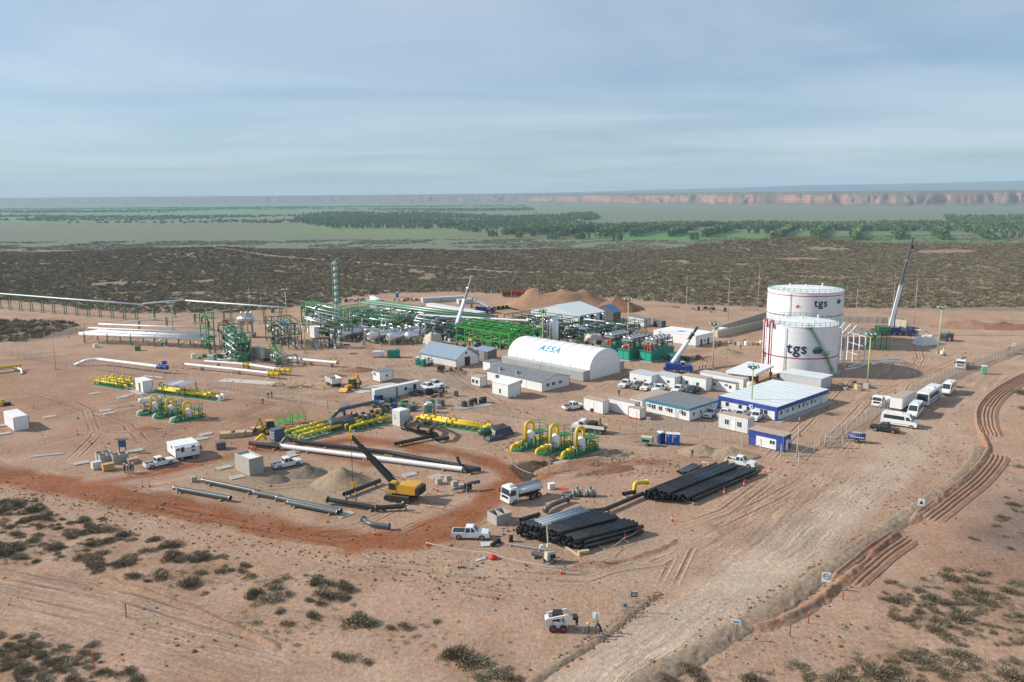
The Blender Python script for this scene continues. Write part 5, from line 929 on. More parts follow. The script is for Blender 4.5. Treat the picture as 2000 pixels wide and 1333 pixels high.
b = MB(); b.prof([(-3.3, 1.5), (-3.35, 2.2), (-3.0, 2.75), (-.6, 2.85), (.2, 2.6), (.3, 1.35), (-2.6, 1.35)], 2.6); b.part('engine_house', CATY, t); MB().bb(-3.6, -3.0, -1.32, 1.32, 1.35, 2.5).part('counterweight', DARK, t); b = MB(); b.prof([(.3, 1.35), (.25, 2.95), (.5, 3.1), (1.3, 3.1), (1.75, 2.2), (1.7, 1.35)], 1.0, y=.85); k_ = b.part('cab', CATY, t); MB().add([(1.33, .42, 3.0), (1.33, 1.3, 3.0), (1.78, 1.3, 2.15), (1.78, .42, 2.15)], [(0, 1, 2, 3)]).part('windscreen', GLASS, k_); MB().box(.95, 1.37, 1.9, 1.1, .03, 1.0).part('side_window', GLASS, k_); MB().box(.95, .33, 1.9, 1.1, .03, 1.0).part('side_window', GLASS, k_)
Ld = (tipg - c).length; tip = Vector((Ld, 0, ztip)); foot = Vector((.9, -.3, 1.9)); md = foot.lerp(tip, .5)
MB().bar(foot, foot.lerp(tip, .55), .75, .85).part('boom', DARK, t); MB().bar(foot.lerp(tip, .5), foot.lerp(tip, .8), .58, .66).part('boom_section', DARK, t); MB().bar(foot.lerp(tip, .78), tip, .42, .5).part('boom_section', DARK, t); MB().box(tip.x, tip.y, tip.z - .5, .7, .5, .7).part('boom_head', CATY, t)
sm().tube([(1.2, -.3, 1.4), foot.lerp(tip, .33) + Vector((.2, 0, -.5))], .16, 8).part('lift_cylinder', STEEL, t); hz = zat(tipg, 948)
for s in (-.1, .1): sm().tube([(tip.x, s, tip.z - .4), (tip.x, s, hz + .5)], .03, 4).part('hoist_rope', DARK, t)
MB().box(tip.x, 0, hz - .4, .5, .3, .9).part('hook_block', CATY, t); sm().tube([(tip.x, 0, hz - .4), (tip.x, 0, hz - .9), (tip.x + .2, 0, hz - 1.05), (tip.x + .35, 0, hz - .85)], .07, 6).part('hook', DARK, t)
for k in range(3): sm().tube([(-.3, -.7, 2.9), (1.5, -.5, 3.4), foot.lerp(tip, .4 + .05 * k) + Vector((0, 0, .5))], .05, 5).part('hose', DARK, t)
def skid_loader(tail, nose, label, auger):
    c, rz = pose(tail, nose); t = thing('skid_loader', label, 'loader', c, rz); b = MB(); b.prof([(-1.35, .45), (-1.4, 1.35), (-1.0, 1.6), (-.5, 1.2), (.75, .95), (1.05, .75), (1.05, .4)], 1.1); b.part('body', WGLOSS, t)
    b = MB()
    for s in (-1, 1):
        for (p0, p1) in (((-.55, 1.0), (-.45, 2.0)), ((.7, .95), (.45, 2.0))): b.bar((p0[0], s * .5, p0[1]), (p1[0], s * .5, p1[1]), .1)
        MB().bar((-1.2, s * .68, 1.5), (1.0, s * .68, 1.95) if auger else (1.0, s * .68, 1.4), .16, .26).part('lift_arm', WGLOSS, t); MB().bar((1.0, s * .68, 1.95 if auger else 1.4), (1.65, s * .6, 1.25 if auger else .6), .16, .24).part('lift_arm', WGLOSS, t)
        wheel(t, .6, s * .72, .42, .32, RED); wheel(t, -.55, s * .72, .42, .32, RED)
    cg = b.part('cage', DARK, t); MB().bb(-.5, .5, -.55, .55, 1.98, 2.06).part('cage_roof', DARK, cg); MB().bb(-.45, .2, -.4, .4, .9, 1.5).part('seat', DARK, t)
    MB().box(-1.1, 0, 1.6, .06, .06, .7).part('beacon_post', ORANGE, t)
    if auger:
        MB().box(1.9, 0, 1.3, .5, .9, .3).part('mount_plate', DARK, t); MB().cyl(2.1, 0, .75, 1.5, .16, 10).part('drive_motor', DARK, t); MB().cyl(2.1, 0, .05, .8, .05, 8).part('auger_shaft', STEEL, t); sp = sm(); o = []
        for j in range(33): a = j / 32 * 4 * 2 * math.pi; z = .05 + .75 * j / 32; o += [(2.1 + .05 * math.cos(a), .05 * math.sin(a), z), (2.1 + .2 * math.cos(a), .2 * math.sin(a), z)]
        sp.add(o, [(2 * j, 2 * j + 1, 2 * j + 3, 2 * j + 2) for j in range(32)]); sp.part('auger_flight', STEEL, t)
    else: b = MB(); b.prof([(1.5, .1), (1.5, .7), (2.2, .12)], 1.5); b.part('bucket', RUST, t)
skid_loader((1066, 1229), (1112, 1229), 'white skid loader drilling with an auger beside two workers', True)
skid_loader((846, 712), (829, 716), 'white skid loader parked by the green toilets at the workshop', False)
def backhoe(tail, nose, label, arm_px):
    c, rz = pose(tail, nose); t = thing('backhoe_loader', label, 'backhoe', c, rz); b = MB(); b.prof([(-1.5, .7), (-1.5, 1.3), (.3, 1.35), (2.2, 1.3), (2.3, .7)], .95); b.part('body', CATY, t); b = MB()
    for s in (-1, 1):
        for (x0, x1) in ((-1.1, -.9), (.5, .3)): b.bar((x0, s * .6, 1.2), (x1, s * .55, 2.6), .09)
        wheel(t, -1.0, s * .85, .75, .45, CATY); wheel(t, 1.7, s * .8, .48, .34, CATY)
    k_ = b.part('cab_frame', DARK, t); MB().bb(-1.05, .45, -.65, .65, 2.58, 2.72).part('cab_roof', CATY, k_); MB().loft([[(-1.05, -.56, 1.3), (.45, -.56, 1.3), (.45, .56, 1.3), (-1.05, .56, 1.3)], [(-.92, -.52, 2.56), (.3, -.52, 2.56), (.3, .52, 2.56), (-.92, .52, 2.56)]]).part('cab_glass', GLASS, k_)
    for s in (-1, 1): MB().bar((.8, s * .6, 1.3), (3.0, s * .6, .5), .14, .22).part('loader_arm', CATY, t)
    b = MB(); b.prof([(2.9, .15), (2.9, .95), (3.7, .2)], 2.2); b.part('bucket', CATY, t)
    MB().bar((-1.6, 0, .9), (-2.3, 0, 3.4), .3, .4).part('backhoe_boom', CATY, t); MB().bar((-2.3, 0, 3.4), (-3.2, 0, 1.4), .24, .3).part('dipper', CATY, t); b = MB(); b.prof([(-3.3, 1.5), (-2.9, .9), (-3.2, .5), (-3.6, .9)], .7); b.part('digging_bucket', DARK, t)
    for s in (-1, 1): MB().bar((-1.6, s * .9, .8), (-1.8, s * 1.3, .05), .14).part('stabiliser', DARK, t)
backhoe((512, 848), (552, 844), 'yellow backhoe loader beside the green ladder platforms', None); backhoe((702, 756), (672, 766), 'dark dusty backhoe loader next to the white dump body', None)
# ------------------------------------------------------------------ mobile cranes
def tip_of(p, a, px, py):
    d = vec(a); s = 5.0
    for _ in range(60):
        q = p + d * s; q.z = zat(Vector((q.x, q.y, 0)), py); e = proj(q)[0] - px; q2 = p + d * (s + .1); q2.z = q.z; g = (proj(q2)[0] - proj(q)[0]) / .1
        if abs(g) < 1e-6: break
        s -= max(-3, min(3, e / g))
    return q
def mobile_crane(label, base, rz, tip, foot_off, low, up, body, truck_len=9.0, foot_z=2.6, split=.42, hook=None):
    c = P(*base); t = thing('mobile_crane', label, 'crane', c, rz); inv = Matrix.Rotation(-rz, 3, 'Z'); T = inv @ (tip - c); f_ = Vector((foot_off[0], foot_off[1], foot_z)); L2 = truck_len / 2
    MB().bb(-L2, L2, -1.2, 1.2, .8, 1.35).part('carrier', body, t); n = int(truck_len / 1.9)
    for k in range(n):
        for s in (-1, 1): wheel(t, -L2 + 1.0 + k * (truck_len - 2) / (n - 1), s * 1.1, .55, .4)
    b = MB(); b.prof([(L2 - 1.7, .9), (L2 - 1.7, 2.2), (L2 - .5, 2.2), (L2 + .1, 1.6), (L2 + .1, .7)], 2.3); k_ = b.part('driver_cab', body, t); MB().add([(L2 + .1, -1, 1.62), (L2 + .1, 1, 1.62), (L2 - .45, 1, 2.18), (L2 - .45, -1, 2.18)], [(0, 1, 2, 3)]).part('windscreen', GLASS, k_)
    MB().bb(-2.6, 1.0, -1.15, 1.15, 1.4, 2.5).part('superstructure', body, t); b = MB(); b.prof([(.6, 1.5), (.6, 2.9), (1.6, 2.9), (2.1, 2.1), (2.0, 1.5)], .9, y=.75); k_ = b.part('operator_cab', WHITE, t); MB().box(1.3, 1.22, 2.0, 1.0, .03, .7).part('side_window', GLASS, k_); MB().box(1.3, .28, 2.0, 1.0, .03, .7).part('side_window', GLASS, k_)
    MB().bb(-3.2, -2.5, -1.2, 1.2, 1.5, 2.6).part('counterweight', body, t)
    g = lambda u: f_.lerp(T, u); MB().bar(g(0), g(split), .8, .95).part('boom', low, t); MB().bar(g(split - .02), g(split + (1 - split) * .5), .6, .7).part('boom_section', up, t); MB().bar(g(split + (1 - split) * .48), g(1), .45, .52).part('boom_section', up, t)
    for u in (split, split + (1 - split) * .5): MB().bar(g(u - .008), g(u + .008), .95, 1.05).part('boom_collar', STEEL, t)
    d = (T - f_).normalized(); sd = d.cross(Vector((0, 0, 1))).normalized(); MB().box(T.x, T.y, T.z - .3, 1.0, .7, .7).part('boom_head', STEEL, t); lat = MB(); e0, e1 = g(.06), g(split * .95); up_ = sd.cross(d) * -1.1
    for k in range(8): a, b_ = e0.lerp(e1, k / 8), e0.lerp(e1, (k + 1) / 8); lat.bar(a + up_, b_ + up_, .1); lat.bar(a + up_, b_ + up_ * .4, .07)
    lat.part('fly_jib', body, t); sm().tube([g(.0) + Vector((1.2, 0, -.8)), g(.3)], .2, 8).part('luffing_cylinder', STEEL, t)
    if hook: sm().tube([T, T - Vector((0, 0, hook))], .05, 4).part('hoist_rope', DARK, t); MB().box(T.x, T.y, T.z - hook - 1.0, .6, .4, 1.1).part('hook_block', DARK, t)
    for s in (-1, 1):
        for x in (-L2 + .6, L2 - 2.2): MB().bar((x, s * 1.2, .9), (x, s * 2.7, .8), .2).part('outrigger', body, t); MB().box(x, s * 2.7, 0, .5, .5, .85, 0, .4, .4).part('outrigger_foot', DARK, t)
    return t
CW = mat('crane_white', (.66, .68, .72), .4, var=.05); CBL = mat('crane_blue', (.02, .045, .20), .45); CDK = mat('crane_dark', (.12, .13, .15), .4)
c = P(1748, 657); mobile_crane('tall mobile crane raising its white and dark boom right of the tanks', (1750, 655), R(-8), tip_of(P(1738, 655), 20, 1784, 462), (-2.0, 0), CW, CDK, CBL, 11.5, 3.0, .46, 3.0)
mobile_crane('white and black crane boom rising from the middle of the process plant', (893, 662), R(150), tip_of(P(890, 662), 60, 921, 541), (.8, 0), CW, CDK, CBL, 9.5, 3.0, .55, None)
mobile_crane('blue and white rough terrain crane with lowered boom behind the joined cabins', (1324, 728), R(-12), tip_of(P(1304, 726), 50, 1362, 640), (-1.6, 0), CW, DARK, BLUE, 7.5, 2.4, .62, None)
mobile_crane('dark blue crane truck with its boom folded flat in the storage yard', (945, 612), R(-10), tip_of(P(955, 612), 150, 924, 583), (2.0, 0), GREYP, GREYP, CBL, 9.0, 2.6, .6, None)
# ------------------------------------------------------------------ small trailers
t = thing('tank_trailer', 'dark blue small water trailer with white lettering by the gate', 'trailer', P(1676, 868), R(0)); c, rz = pose((1690, 866), (1656, 862)); t.location = c; t.rotation_euler = (0, 0, rz); b = sm(); b.loft([[(x, .75 * math.cos(q), 1.15 + .62 * math.sin(q)) for q in (2 * math.pi * j / 18 for j in range(18))] for x in (-1.5, 1.5)]); b.part('tank', mat('indigo', (.05, .06, .17), .5, dust=.1), t)
for s in (-1, 1): wheel(t, 0, s * .75, .38); MB().bb(-1.5, 1.5, s * .78 - .03, s * .78 + .03, .8, 1.0).part('side_rail', CBL, t)
for k in range(7): MB().box(-1.2 + k * .36, -.79, 1.05, .22, .02, .2).part('letter_mark', WHITE, t); MB().box(-1.2 + k * .36, .79, 1.05, .22, .02, .2).part('letter_mark', WHITE, t)
MB().bar((1.5, 0, .6), (2.6, 0, .45), .1).part('drawbar', DARK, t); MB().bb(-.8, .8, -.15, .15, 1.75, 1.95).part('filler', GREYP, t)
c, rz = pose((1276, 872), (1250, 869)); t = thing('air_compressor', 'pale green towable air compressor left of the blue toilets', 'compressor', c, rz); MB().box(0, 0, .55, 2.4, 1.3, 1.1, 0, .92, .9).part('housing', mat('pale_green', (.22, .36, .24), .5), t); MB().box(0, 0, 1.66, 2.0, .9, .06).part('lid', mat('pale_grey', None), t); MB().bar((1.2, 0, .6), (2.6, 0, .4), .09).part('drawbar', DARK, t)
for s in (-1, 1): wheel(t, -.2, s * .65, .33); MB().box(.1, s * .64, .8, 1.4, .03, .5).part('grille', DARK, t)
# caravan office
c, rz = pose((336, 898), (386, 896)); ca = cab('caravan_office', 'white wheeled caravan office hitched behind a white pickup', 'caravan', (345, 903), 327, 392, 879, 38, CONT, WHITE, base=0, ov=.05, z0=.7, wins=[('R', .1, 1.3, .7, .5), ('R', .28, .9, .7, 1.0), ('R', .72, 1.4, .7, .5), ('R', .72, .7, .7, .5), ('L', .4, 1.3, .8, .6)])
for k in range(3): MB().bb(-.05, ca[2] + .05, .3 + .25 * k, ca[3] - .3 - .25 * k, ca[4] + .1 + .1 * k, ca[4] + .2 + .1 * k).part('curved_roof', WHITE, ca[0])
for u in (.25, .75):
    for y in (.2, ca[3] - .2):
        wo = thing_part('wheel', ca[0]); wo.location = (ca[2] * u, y, -.36); put(_wh[(.38, .26, 'rim')][0], 'tyre', wo); put(_wh[(.38, .26, 'rim')][1], 'rim', wo)
MB().bb(.1, ca[2] - .1, .4, ca[3] - .4, -.3, -.02).part('chassis', DARK, ca[0]); MB().bar((0, ca[3] / 2, -.2), (-1.6, ca[3] / 2, -.3), .1).part('drawbar', DARK, ca[0])
# ================================================================== PEOPLE
def person_mesh(name, joints, links, m_):
    me = bpy.data.meshes.new(name); me.from_pydata([j[0] for j in joints], links, []); o = bpy.data.objects.new(name, me); C.objects.link(o)
    sk = o.modifiers.new('s', 'SKIN'); sk.use_smooth_shade = True
    for v, j in zip(me.skin_vertices[0].data, joints): v.radius = (j[1], j[2] if len(j) > 2 else j[1]); v.use_root = False
    me.skin_vertices[0].data[0].use_root = True; o.modifiers.new('b', 'SUBSURF').levels = 1
    bpy.context.view_layer.update(); nm = bpy.data.meshes.new_from_object(o.evaluated_get(bpy.context.evaluated_depsgraph_get())); bpy.data.objects.remove(o); nm.name = 'body'; nm.materials.clear(); nm.materials.append(m_); nm.materials.append(SKIN); nm.materials.append(DARK)
    for p in nm.polygons:
        z = p.center.z; x = abs(p.center.y); p.material_index = 1 if (z > 1.47 and x < .14) else (2 if z < .09 else 0); p.use_smooth = True
    return nm
def body(kind):
    lean = .0; fr = 0.0
    if kind == 'walk': la, lb, aa = .28, -.28, .22
    elif kind == 'stand': la, lb, aa = .02, -.03, .06
    elif kind == 'reach': la, lb, aa = .10, -.12, .45
    else: la, lb, aa = .05, -.25, .35; fr = .38
    J = [((0, 0, .95), .14, .10), ((fr * .45, 0, 1.2), .145, .105), ((fr * .9, 0, 1.42 - fr * .2), .15, .09), ((fr * 1.05, 0, 1.53 - fr * .25), .055), ((fr * 1.1 + .02, 0, 1.62 - fr * .28), .095, .085), ((fr * 1.12 + .02, 0, 1.72 - fr * .3), .085, .075)]
    E = [(0, 1), (1, 2), (2, 3), (3, 4), (4, 5)]
    for s, l_ in ((1, la), (-1, lb)):
        k = len(J); J += [((.0, s * .10, .86), .09), ((l_ * .55 + .04, s * .11, .48), .065), ((l_, s * .11, .10), .05), ((l_ + .14, s * .12, .045), .04)]; E += [(0, k), (k, k + 1), (k + 1, k + 2), (k + 2, k + 3)]
        q = -l_ / max(.01, abs(l_)) if kind == 'walk' else 1; sx_, sz_ = fr * .9, 1.40 - fr * .2; k = len(J)
        J += [((sx_, s * .20, sz_), .062), ((sx_ + aa * .35 * q, s * .26, sz_ - .27), .048), ((sx_ + aa * 1.0 * q, s * .23, sz_ - .50 + (aa * .3 if q > 0 else 0)), .038), ((sx_ + aa * 1.15 * q, s * .22, sz_ - .58 + (aa * .3 if q > 0 else 0)), .034)]; E += [(2, k), (k, k + 1), (k + 1, k + 2), (k + 2, k + 3)]
    return J, E
CLO = {'navy': mat('navy_coverall', (.025, .035, .075), .85), 'dark': mat('dark_coverall', (.028, .028, .032), .85), 'grey': mat('grey_coverall', (.12, .13, .15), .85), 'green': mat('green_coverall', (.05, .07, .05), .85), 'orange': mat('orange_vest', (.55, .12, .03), .8), 'khaki': mat('khaki_coverall', (.23, .19, .13), .85)}
HAT = {'yellow': YEL, 'white': WHITE, 'blue': ROYAL, 'orange': ORANGE, 'green': TEAL}
_pm = {}; hatm = {}
def person(px, py, face, kind, cl, hat, label, group=None):
    if (kind, cl) not in _pm: _pm[(kind, cl)] = person_mesh('body', *body(kind), CLO[cl])
    if hat not in hatm: b = sm(); b.lathe([(.17, 0), (.165, .02), (.125, .025), (.12, .08), (.085, .13), (.02, .15)], n=12, cap=True); hatm[hat] = b.mesh('hard_hat', HAT[hat])
    p = P(px, py); p.z = zg(p.x, p.y); t = thing('person', label, 'person', p, R(face), group); put(_pm[(kind, cl)], 'body', t); fr = .38 if kind == 'bend' else 0; put(hatm[hat], 'hard_hat', t, (fr * 1.12 + .02, 0, 1.70 - fr * .3)); return t
person(1148, 1247, 80, 'stand', 'grey', 'yellow', 'person in grey workwear and yellow helmet facing the auger'); person(1173, 1243, 150, 'bend', 'navy', 'green', 'person in dark blue bending to the signpost by the road edge')
person(1352, 894, 190, 'walk', 'dark', 'yellow', 'person in black walking left past the earth heaps with yellow helmet')
GP = 'workers gathered by the concrete pits'
person(244, 925, 60, 'stand', 'dark', 'white', 'leftmost of four workers in dark clothes standing by the concrete pits', GP); person(250, 927, 120, 'stand', 'grey', 'white', 'second of four workers standing by the concrete pits', GP); person(256, 925, 150, 'stand', 'dark', 'blue', 'third of four workers standing by the concrete pits', GP); person(261, 924, 170, 'stand', 'khaki', 'white', 'rightmost of four workers standing by the concrete pits, in khaki', GP)
person(677, 990, -20, 'reach', 'green', 'green', 'worker guiding the pipe under the crane hook'); person(696, 982, 200, 'reach', 'grey', 'orange', 'worker behind the hanging pipe under the crane hook'); person(793, 1000, 200, 'bend', 'dark', 'white', 'worker at the right end of the pipe near the crane tracks')
person(524, 779, 60, 'walk', 'dark', 'white', 'left one of two people walking on the open yard'); person(531, 778, 60, 'walk', 'dark', 'blue', 'right one of two people walking on the open yard'); person(514, 791, 220, 'walk', 'dark', 'white', 'lone person walking toward the yellow metering skid')
person(1209, 774, -90, 'stand', 'dark', 'white', 'person in dark clothes standing alone before the parked pickups'); GQ = 'three people talking near the green light mast'
person(1366, 725, 0, 'stand', 'dark', 'white', 'left one of three people talking near the light mast', GQ); person(1372, 724, 180, 'stand', 'dark', 'orange', 'middle one of three people talking near the light mast', GQ); person(1378, 723, 200, 'stand', 'grey', 'white', 'right one of three people talking near the light mast', GQ)
person(1412, 736, 10, 'stand', 'dark', 'white', 'person standing at the left end of the white canopy'); person(1446, 684, 30, 'walk', 'dark', 'orange', 'person walking by the concrete bund wall'); person(1854, 672, 200, 'stand', 'orange', 'white', 'person in orange vest beside the dark shelter')
person(312, 757, 20, 'bend', 'dark', 'white', 'worker bending over the yellow metering pipes'); person(1120, 828, 0, 'stand', 'grey', 'white', 'worker standing on the far side of the bonneted truck')
# ================================================================== PIPES
ORD = ['first', 'second', 'third', 'fourth', 'fifth', 'sixth', 'seventh', 'eighth', 'ninth', 'tenth', 'eleventh', 'twelfth', 'thirteenth', 'fourteenth', 'fifteenth', 'sixteenth', 'seventeenth', 'eighteenth', 'nineteenth', 'twentieth']
def hollow(L0, r, m_, n=12, name='steel_pipe'):      # open ended pipe along +x
    b = sm(); i = r * .9; b.loft([[(x, rr * math.cos(2 * math.pi * j / n), rr * math.sin(2 * math.pi * j / n)) for j in range(n)] for x, rr in ((0, i), (0, r), (L0, r), (L0, i))], False)
    b.loft([[(x, i * math.cos(-2 * math.pi * j / n), i * math.sin(-2 * math.pi * j / n)) for j in range(n)] for x in (0, L0)], False); b.smooth = False; me = b.mesh(name, m_)
    for p in me.polygons: p.use_smooth = abs(p.normal.x) < .5
    return me
def stack(lab, grp, a_px, b_px, far_px, r, layers, m_):
    a, b, f = P(*a_px), P(*b_px), P(*far_px); u = (b - a).normalized(); v = (f - a).normalized(); L0 = (f - a).length; n0 = max(3, int((b - a).length / (2 * r))); an = math.atan2(v.y, v.x); rr = random.Random(4)
    mm = [hollow(L0 * k, r, m_) for k in (1.0, .97, 1.02)]; per = Vector((-v.y, v.x, 0)); per = per if per.dot(u) > 0 else -per; w_ = (b - a).dot(per); n0 = int(w_ / (2 * r + .01))
    for l_ in range(layers):
        n = n0 - l_ - (0 if l_ < layers - 1 else 3)
        for k in range(n):
            p = a + per * (r + (k + l_ * .5) * (2 * r + .012)) + v * (rr.gauss(0, .32) + .35 * k * 0 + (b - a).dot(v) * (k + .5) / n0); p.z = .22 + r + l_ * r * 1.75; o = put(rr.choice(mm), 'steel_pipe', None, p, an + rr.gauss(0, .006))
            tag(o, '%s pipe, %s from left in %s layer of the %s' % (('grey' if m_ is GREYC else 'black'), ORD[min(k, 19)], ['bottom', 'second', 'third', 'fourth', 'fifth'][l_] if l_ < layers - 1 else 'top', lab), 'pipe', grp)
    for k in (.12, .5, .88):
        q = a + v * L0 * k + per * w_ / 2; single('timber_bearer', MB().box(0, 0, 0, .2, w_ + .8, .2), WOOD, 'timber bearer under the %s, %s' % (lab, {.12: 'near end', .5: 'middle', .88: 'far end'}[k]), 'timber', q + v * (b - a).dot(v) * .5, an)
stack('near pipe stack', 'pipes of the near black stack', (1006, 1047), (1146, 1081), (1128, 1017), .30, 4, BLACKP)
stack('far pipe stack', 'pipes of the far black stack', (1256, 976), (1356, 986), (1395, 921), .31, 3, BLACKP)
stack('small grey pipe stack', 'pipes of the small grey stack', (1320, 926), (1346, 930), (1352, 911), .22, 2, GREYC)
a, f = P(1044, 1022, 2.2), P(1136, 994, 2.2); an = math.atan2((f - a).y, (f - a).x); BLG = mat('blue_grey_coating', (.30, .36, .42), .35, .2); mm = hollow((f - a).length, .33, BLG)
for k in range(3): tag(put(mm, 'steel_pipe', None, a + vec(math.degrees(an) - 90) * (.7 * k) + Vector((0, 0, .12)), an), 'pale blue grey pipe lying on the near stack, %s of three' % ('left', 'middle', 'right')[k], 'pipe', 'pale pipes on the near stack')
def bends(pts, rad=.8, n=5):       # round the corners of a polyline
    pts = [Vector(p) for p in pts]; o = [pts[0]]
    for i in range(1, len(pts) - 1):
        a, b, c = pts[i - 1], pts[i], pts[i + 1]; d0, d1 = (a - b), (c - b); k = min(rad, d0.length * .45, d1.length * .45); p0, p1 = b + d0.normalized() * k, b + d1.normalized() * k
        for j in range(n + 1): t = j / n; o.append((1 - t) ** 2 * p0 + 2 * t * (1 - t) * b + t * t * p1)
    return o + [pts[-1]]
def flange(t, p, d, r, m_):
    p, d = Vector(p), Vector(d).normalized(); sm().tube([p - d * .09, p + d * .09], r * 1.45, 14).part('flange', m_, t)
def loose(label, pts, r, m_, name='pipe', sk=True, fl=(), flm=None, group=None, cap=True, n=10):
    w_ = [P(q[0], q[1], q[2] if len(q) > 2 else r + .25) for q in pts]; c = Vector((w_[0].x, w_[0].y, 0)); t = thing(name, label, 'pipe', c, 0, group); L_ = [p - c for p in w_]; b = sm()
    bp = bends(L_, r * 2.5); b.tube(bp, r, n, False); b.part('pipe_run', m_, t)
    for e, q in ((0, bp[1]), (-1, bp[-2])):
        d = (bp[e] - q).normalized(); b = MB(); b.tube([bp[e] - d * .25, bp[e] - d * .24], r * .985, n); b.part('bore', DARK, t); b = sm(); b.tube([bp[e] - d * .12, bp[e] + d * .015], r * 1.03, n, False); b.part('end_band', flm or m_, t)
    for k in fl: flange(t, L_[k], L_[min(k + 1, len(L_) - 1)] - L_[max(k - 1, 0)], r, flm or STEEL)
    if sk:
        tot = (L_[-1] - L_[0]).length
        for f_ in ([.15, .85] if tot < 14 else [.05, .25, .45, .65, .85, .97]):
            s_ = f_ * (len(bp) - 1); i = min(int(s_), len(bp) - 2); p = bp[i].lerp(bp[i + 1], s_ - i); d = bp[i + 1] - bp[i]; MB().box(p.x, p.y, 0, .25, r * 3.2, max(.12, p.z - r + .02), math.atan2(d.y, d.x)).part('skid', WOOD, t)
    return t
loose('long white coated pipeline string laid across the site, nearer line', [(546, 871), (720, 893), (905, 917)], .42, WHITE, 'pipeline_string', fl=(1,), flm=DARK)
loose('black start of the nearer pipeline string by the blue cabinet', [(487, 866), (546, 873)], .40, BLACKP, 'pipeline_string'); loose('long black pipeline string lying just behind the white one', [(578, 862), (760, 884), (932, 916)], .36, BLACKP, 'pipeline_string')
loose('black pipe stub standing up at the right end of the white pipeline', [(893, 893, 2.1), (901, 914, .5)], .3, BLACKP, sk=False); loose('short black pipe across the right end of the pipeline strings', [(912, 920), (938, 916)], .36, BLACKP)
loose('grey pipe bend rising from the left end of the pipeline strings', [(548, 868, .5), (560, 852, 2.0), (570, 862, .5)], .28, GREYC, sk=False); loose('yellow pipe bend rising beside the blue cabinet', [(500, 860, .5), (513, 848, 2.0), (520, 858, .6)], .28, YEL, sk=False)
for i, (q, l_) in enumerate([([(340, 953), (450, 973)], 'dark grey pipe at the left of the lower pipe yard'), ([(396, 938), (505, 961)], 'long dark grey pipe resting on a concrete block'), ([(497, 962), (549, 972)], 'short dark grey pipe in the middle of the lower pipe yard'), ([(541, 972), (666, 998)], 'dark grey pipe behind its twin at the lower right of the yard'), ([(563, 981), (660, 1001)], 'dark grey pipe in front of its twin at the lower right of the yard')]): loose(l_, q, .38, GREYC, flm=STEEL)
loose('black bent pipe hanging under the crane hook with flanged end', [(640, 976, .8), (735, 992, .6), (790, 989, .6)], .36, BLACKP, fl=(0, 1), flm=GREYC); loose('black pipe slanting behind the crane hook', [(672, 966), (742, 939)], .36, BLACKP); loose('grey flanged pipe piece with a bend at the yard edge', [(710, 1014), (722, 1024), (760, 1028)], .33, GREYC, fl=(0, 2), flm=GREYC, sk=False)
loose('long black pipe below the black riser manifold', [(772, 867), (855, 850)], .34, BLACKP); loose('short black pipe offcut in the yard below the yellow manifold', [(853, 860), (876, 855)], .34, BLACKP); loose('grey S shaped pipe piece behind the near pipe stack', [(1066, 996), (1078, 986), (1108, 975)], .36, GREYC, fl=(0, 2), flm=GREYC, sk=False)
loose('black pipe on blocks beside the concrete chambers', [(1017, 1016), (1053, 1005)], .34, BLACKP); loose('long black pipe between the two pipe stacks', [(1150, 999), (1180, 996), (1256, 964)], .34, BLACKP, fl=(0,), flm=GREYC); loose('short black pipe stub beside the yellow elbow piece', [(1217, 965), (1241, 961)], .33, BLACKP)
loose('yellow elbow piece with a flange standing left of the far pipe stack', [(1239, 958, .6), (1240, 944, 1.7), (1263, 942, 1.2)], .34, YEL, sk=False, fl=(2,), flm=YEL); loose('thin grey pole lying in front of the near pipe stack', [(985, 1061, .3), (1065, 1074, .3)], .1, STEEL); loose('dark pipe offcut at the front of the near pipe stack', [(1040, 1081), (1066, 1086)], .32, GREYC)
loose('thin white conduit lying on the left yard', [(60, 893, .12), (123, 886, .12)], .14, WHITE, sk=False); loose('white pipe lying behind the metering station fence', [(283, 735, .15), (318, 738, .15)], .12, WHITE, sk=False)
loose('grey pipe bridge bending over the dark valve skid', [(643, 822, .4), (663, 800, 3.0), (735, 785, 3.2), (758, 806, .5)], .42, GREYC, sk=False, name='pipe_bridge')
for k, (x, y) in enumerate(((662, 810), (688, 816), (711, 820))): loose('grey swan neck riser, %s of three by the dark valve skid' % ('left', 'middle', 'right')[k], [(x, y - 8, 2.0), (x + 10, y - 8, 2.2), (x + 12, y + 10, .2)], .3, GREYC, sk=False, fl=(0,), flm=GREYC, name='riser', group='swan neck risers')
for k, (x, y) in enumerate(((790, 832), (816, 838), (841, 843))): loose('black inverted U riser, %s of three beside the pale cabinet' % ('left', 'middle', 'right')[k], [(x, y + 2, .3), (x, y - 4, 2.6), (x + 14, y - 18, 2.6), (x + 14, y - 12, .4)], .33, BLACKP, sk=False, name='riser', group='black risers')
loose('black header pipe joining the black risers', [(785, 836, .5), (852, 848, .5)], .34, BLACKP, name='riser'); loose('pale grey arch riser by the green toilet', [(829, 812, .2), (830, 790, 3.2), (848, 790, 3.2), (847, 812, .2)], .36, STEEL, sk=False, name='riser')
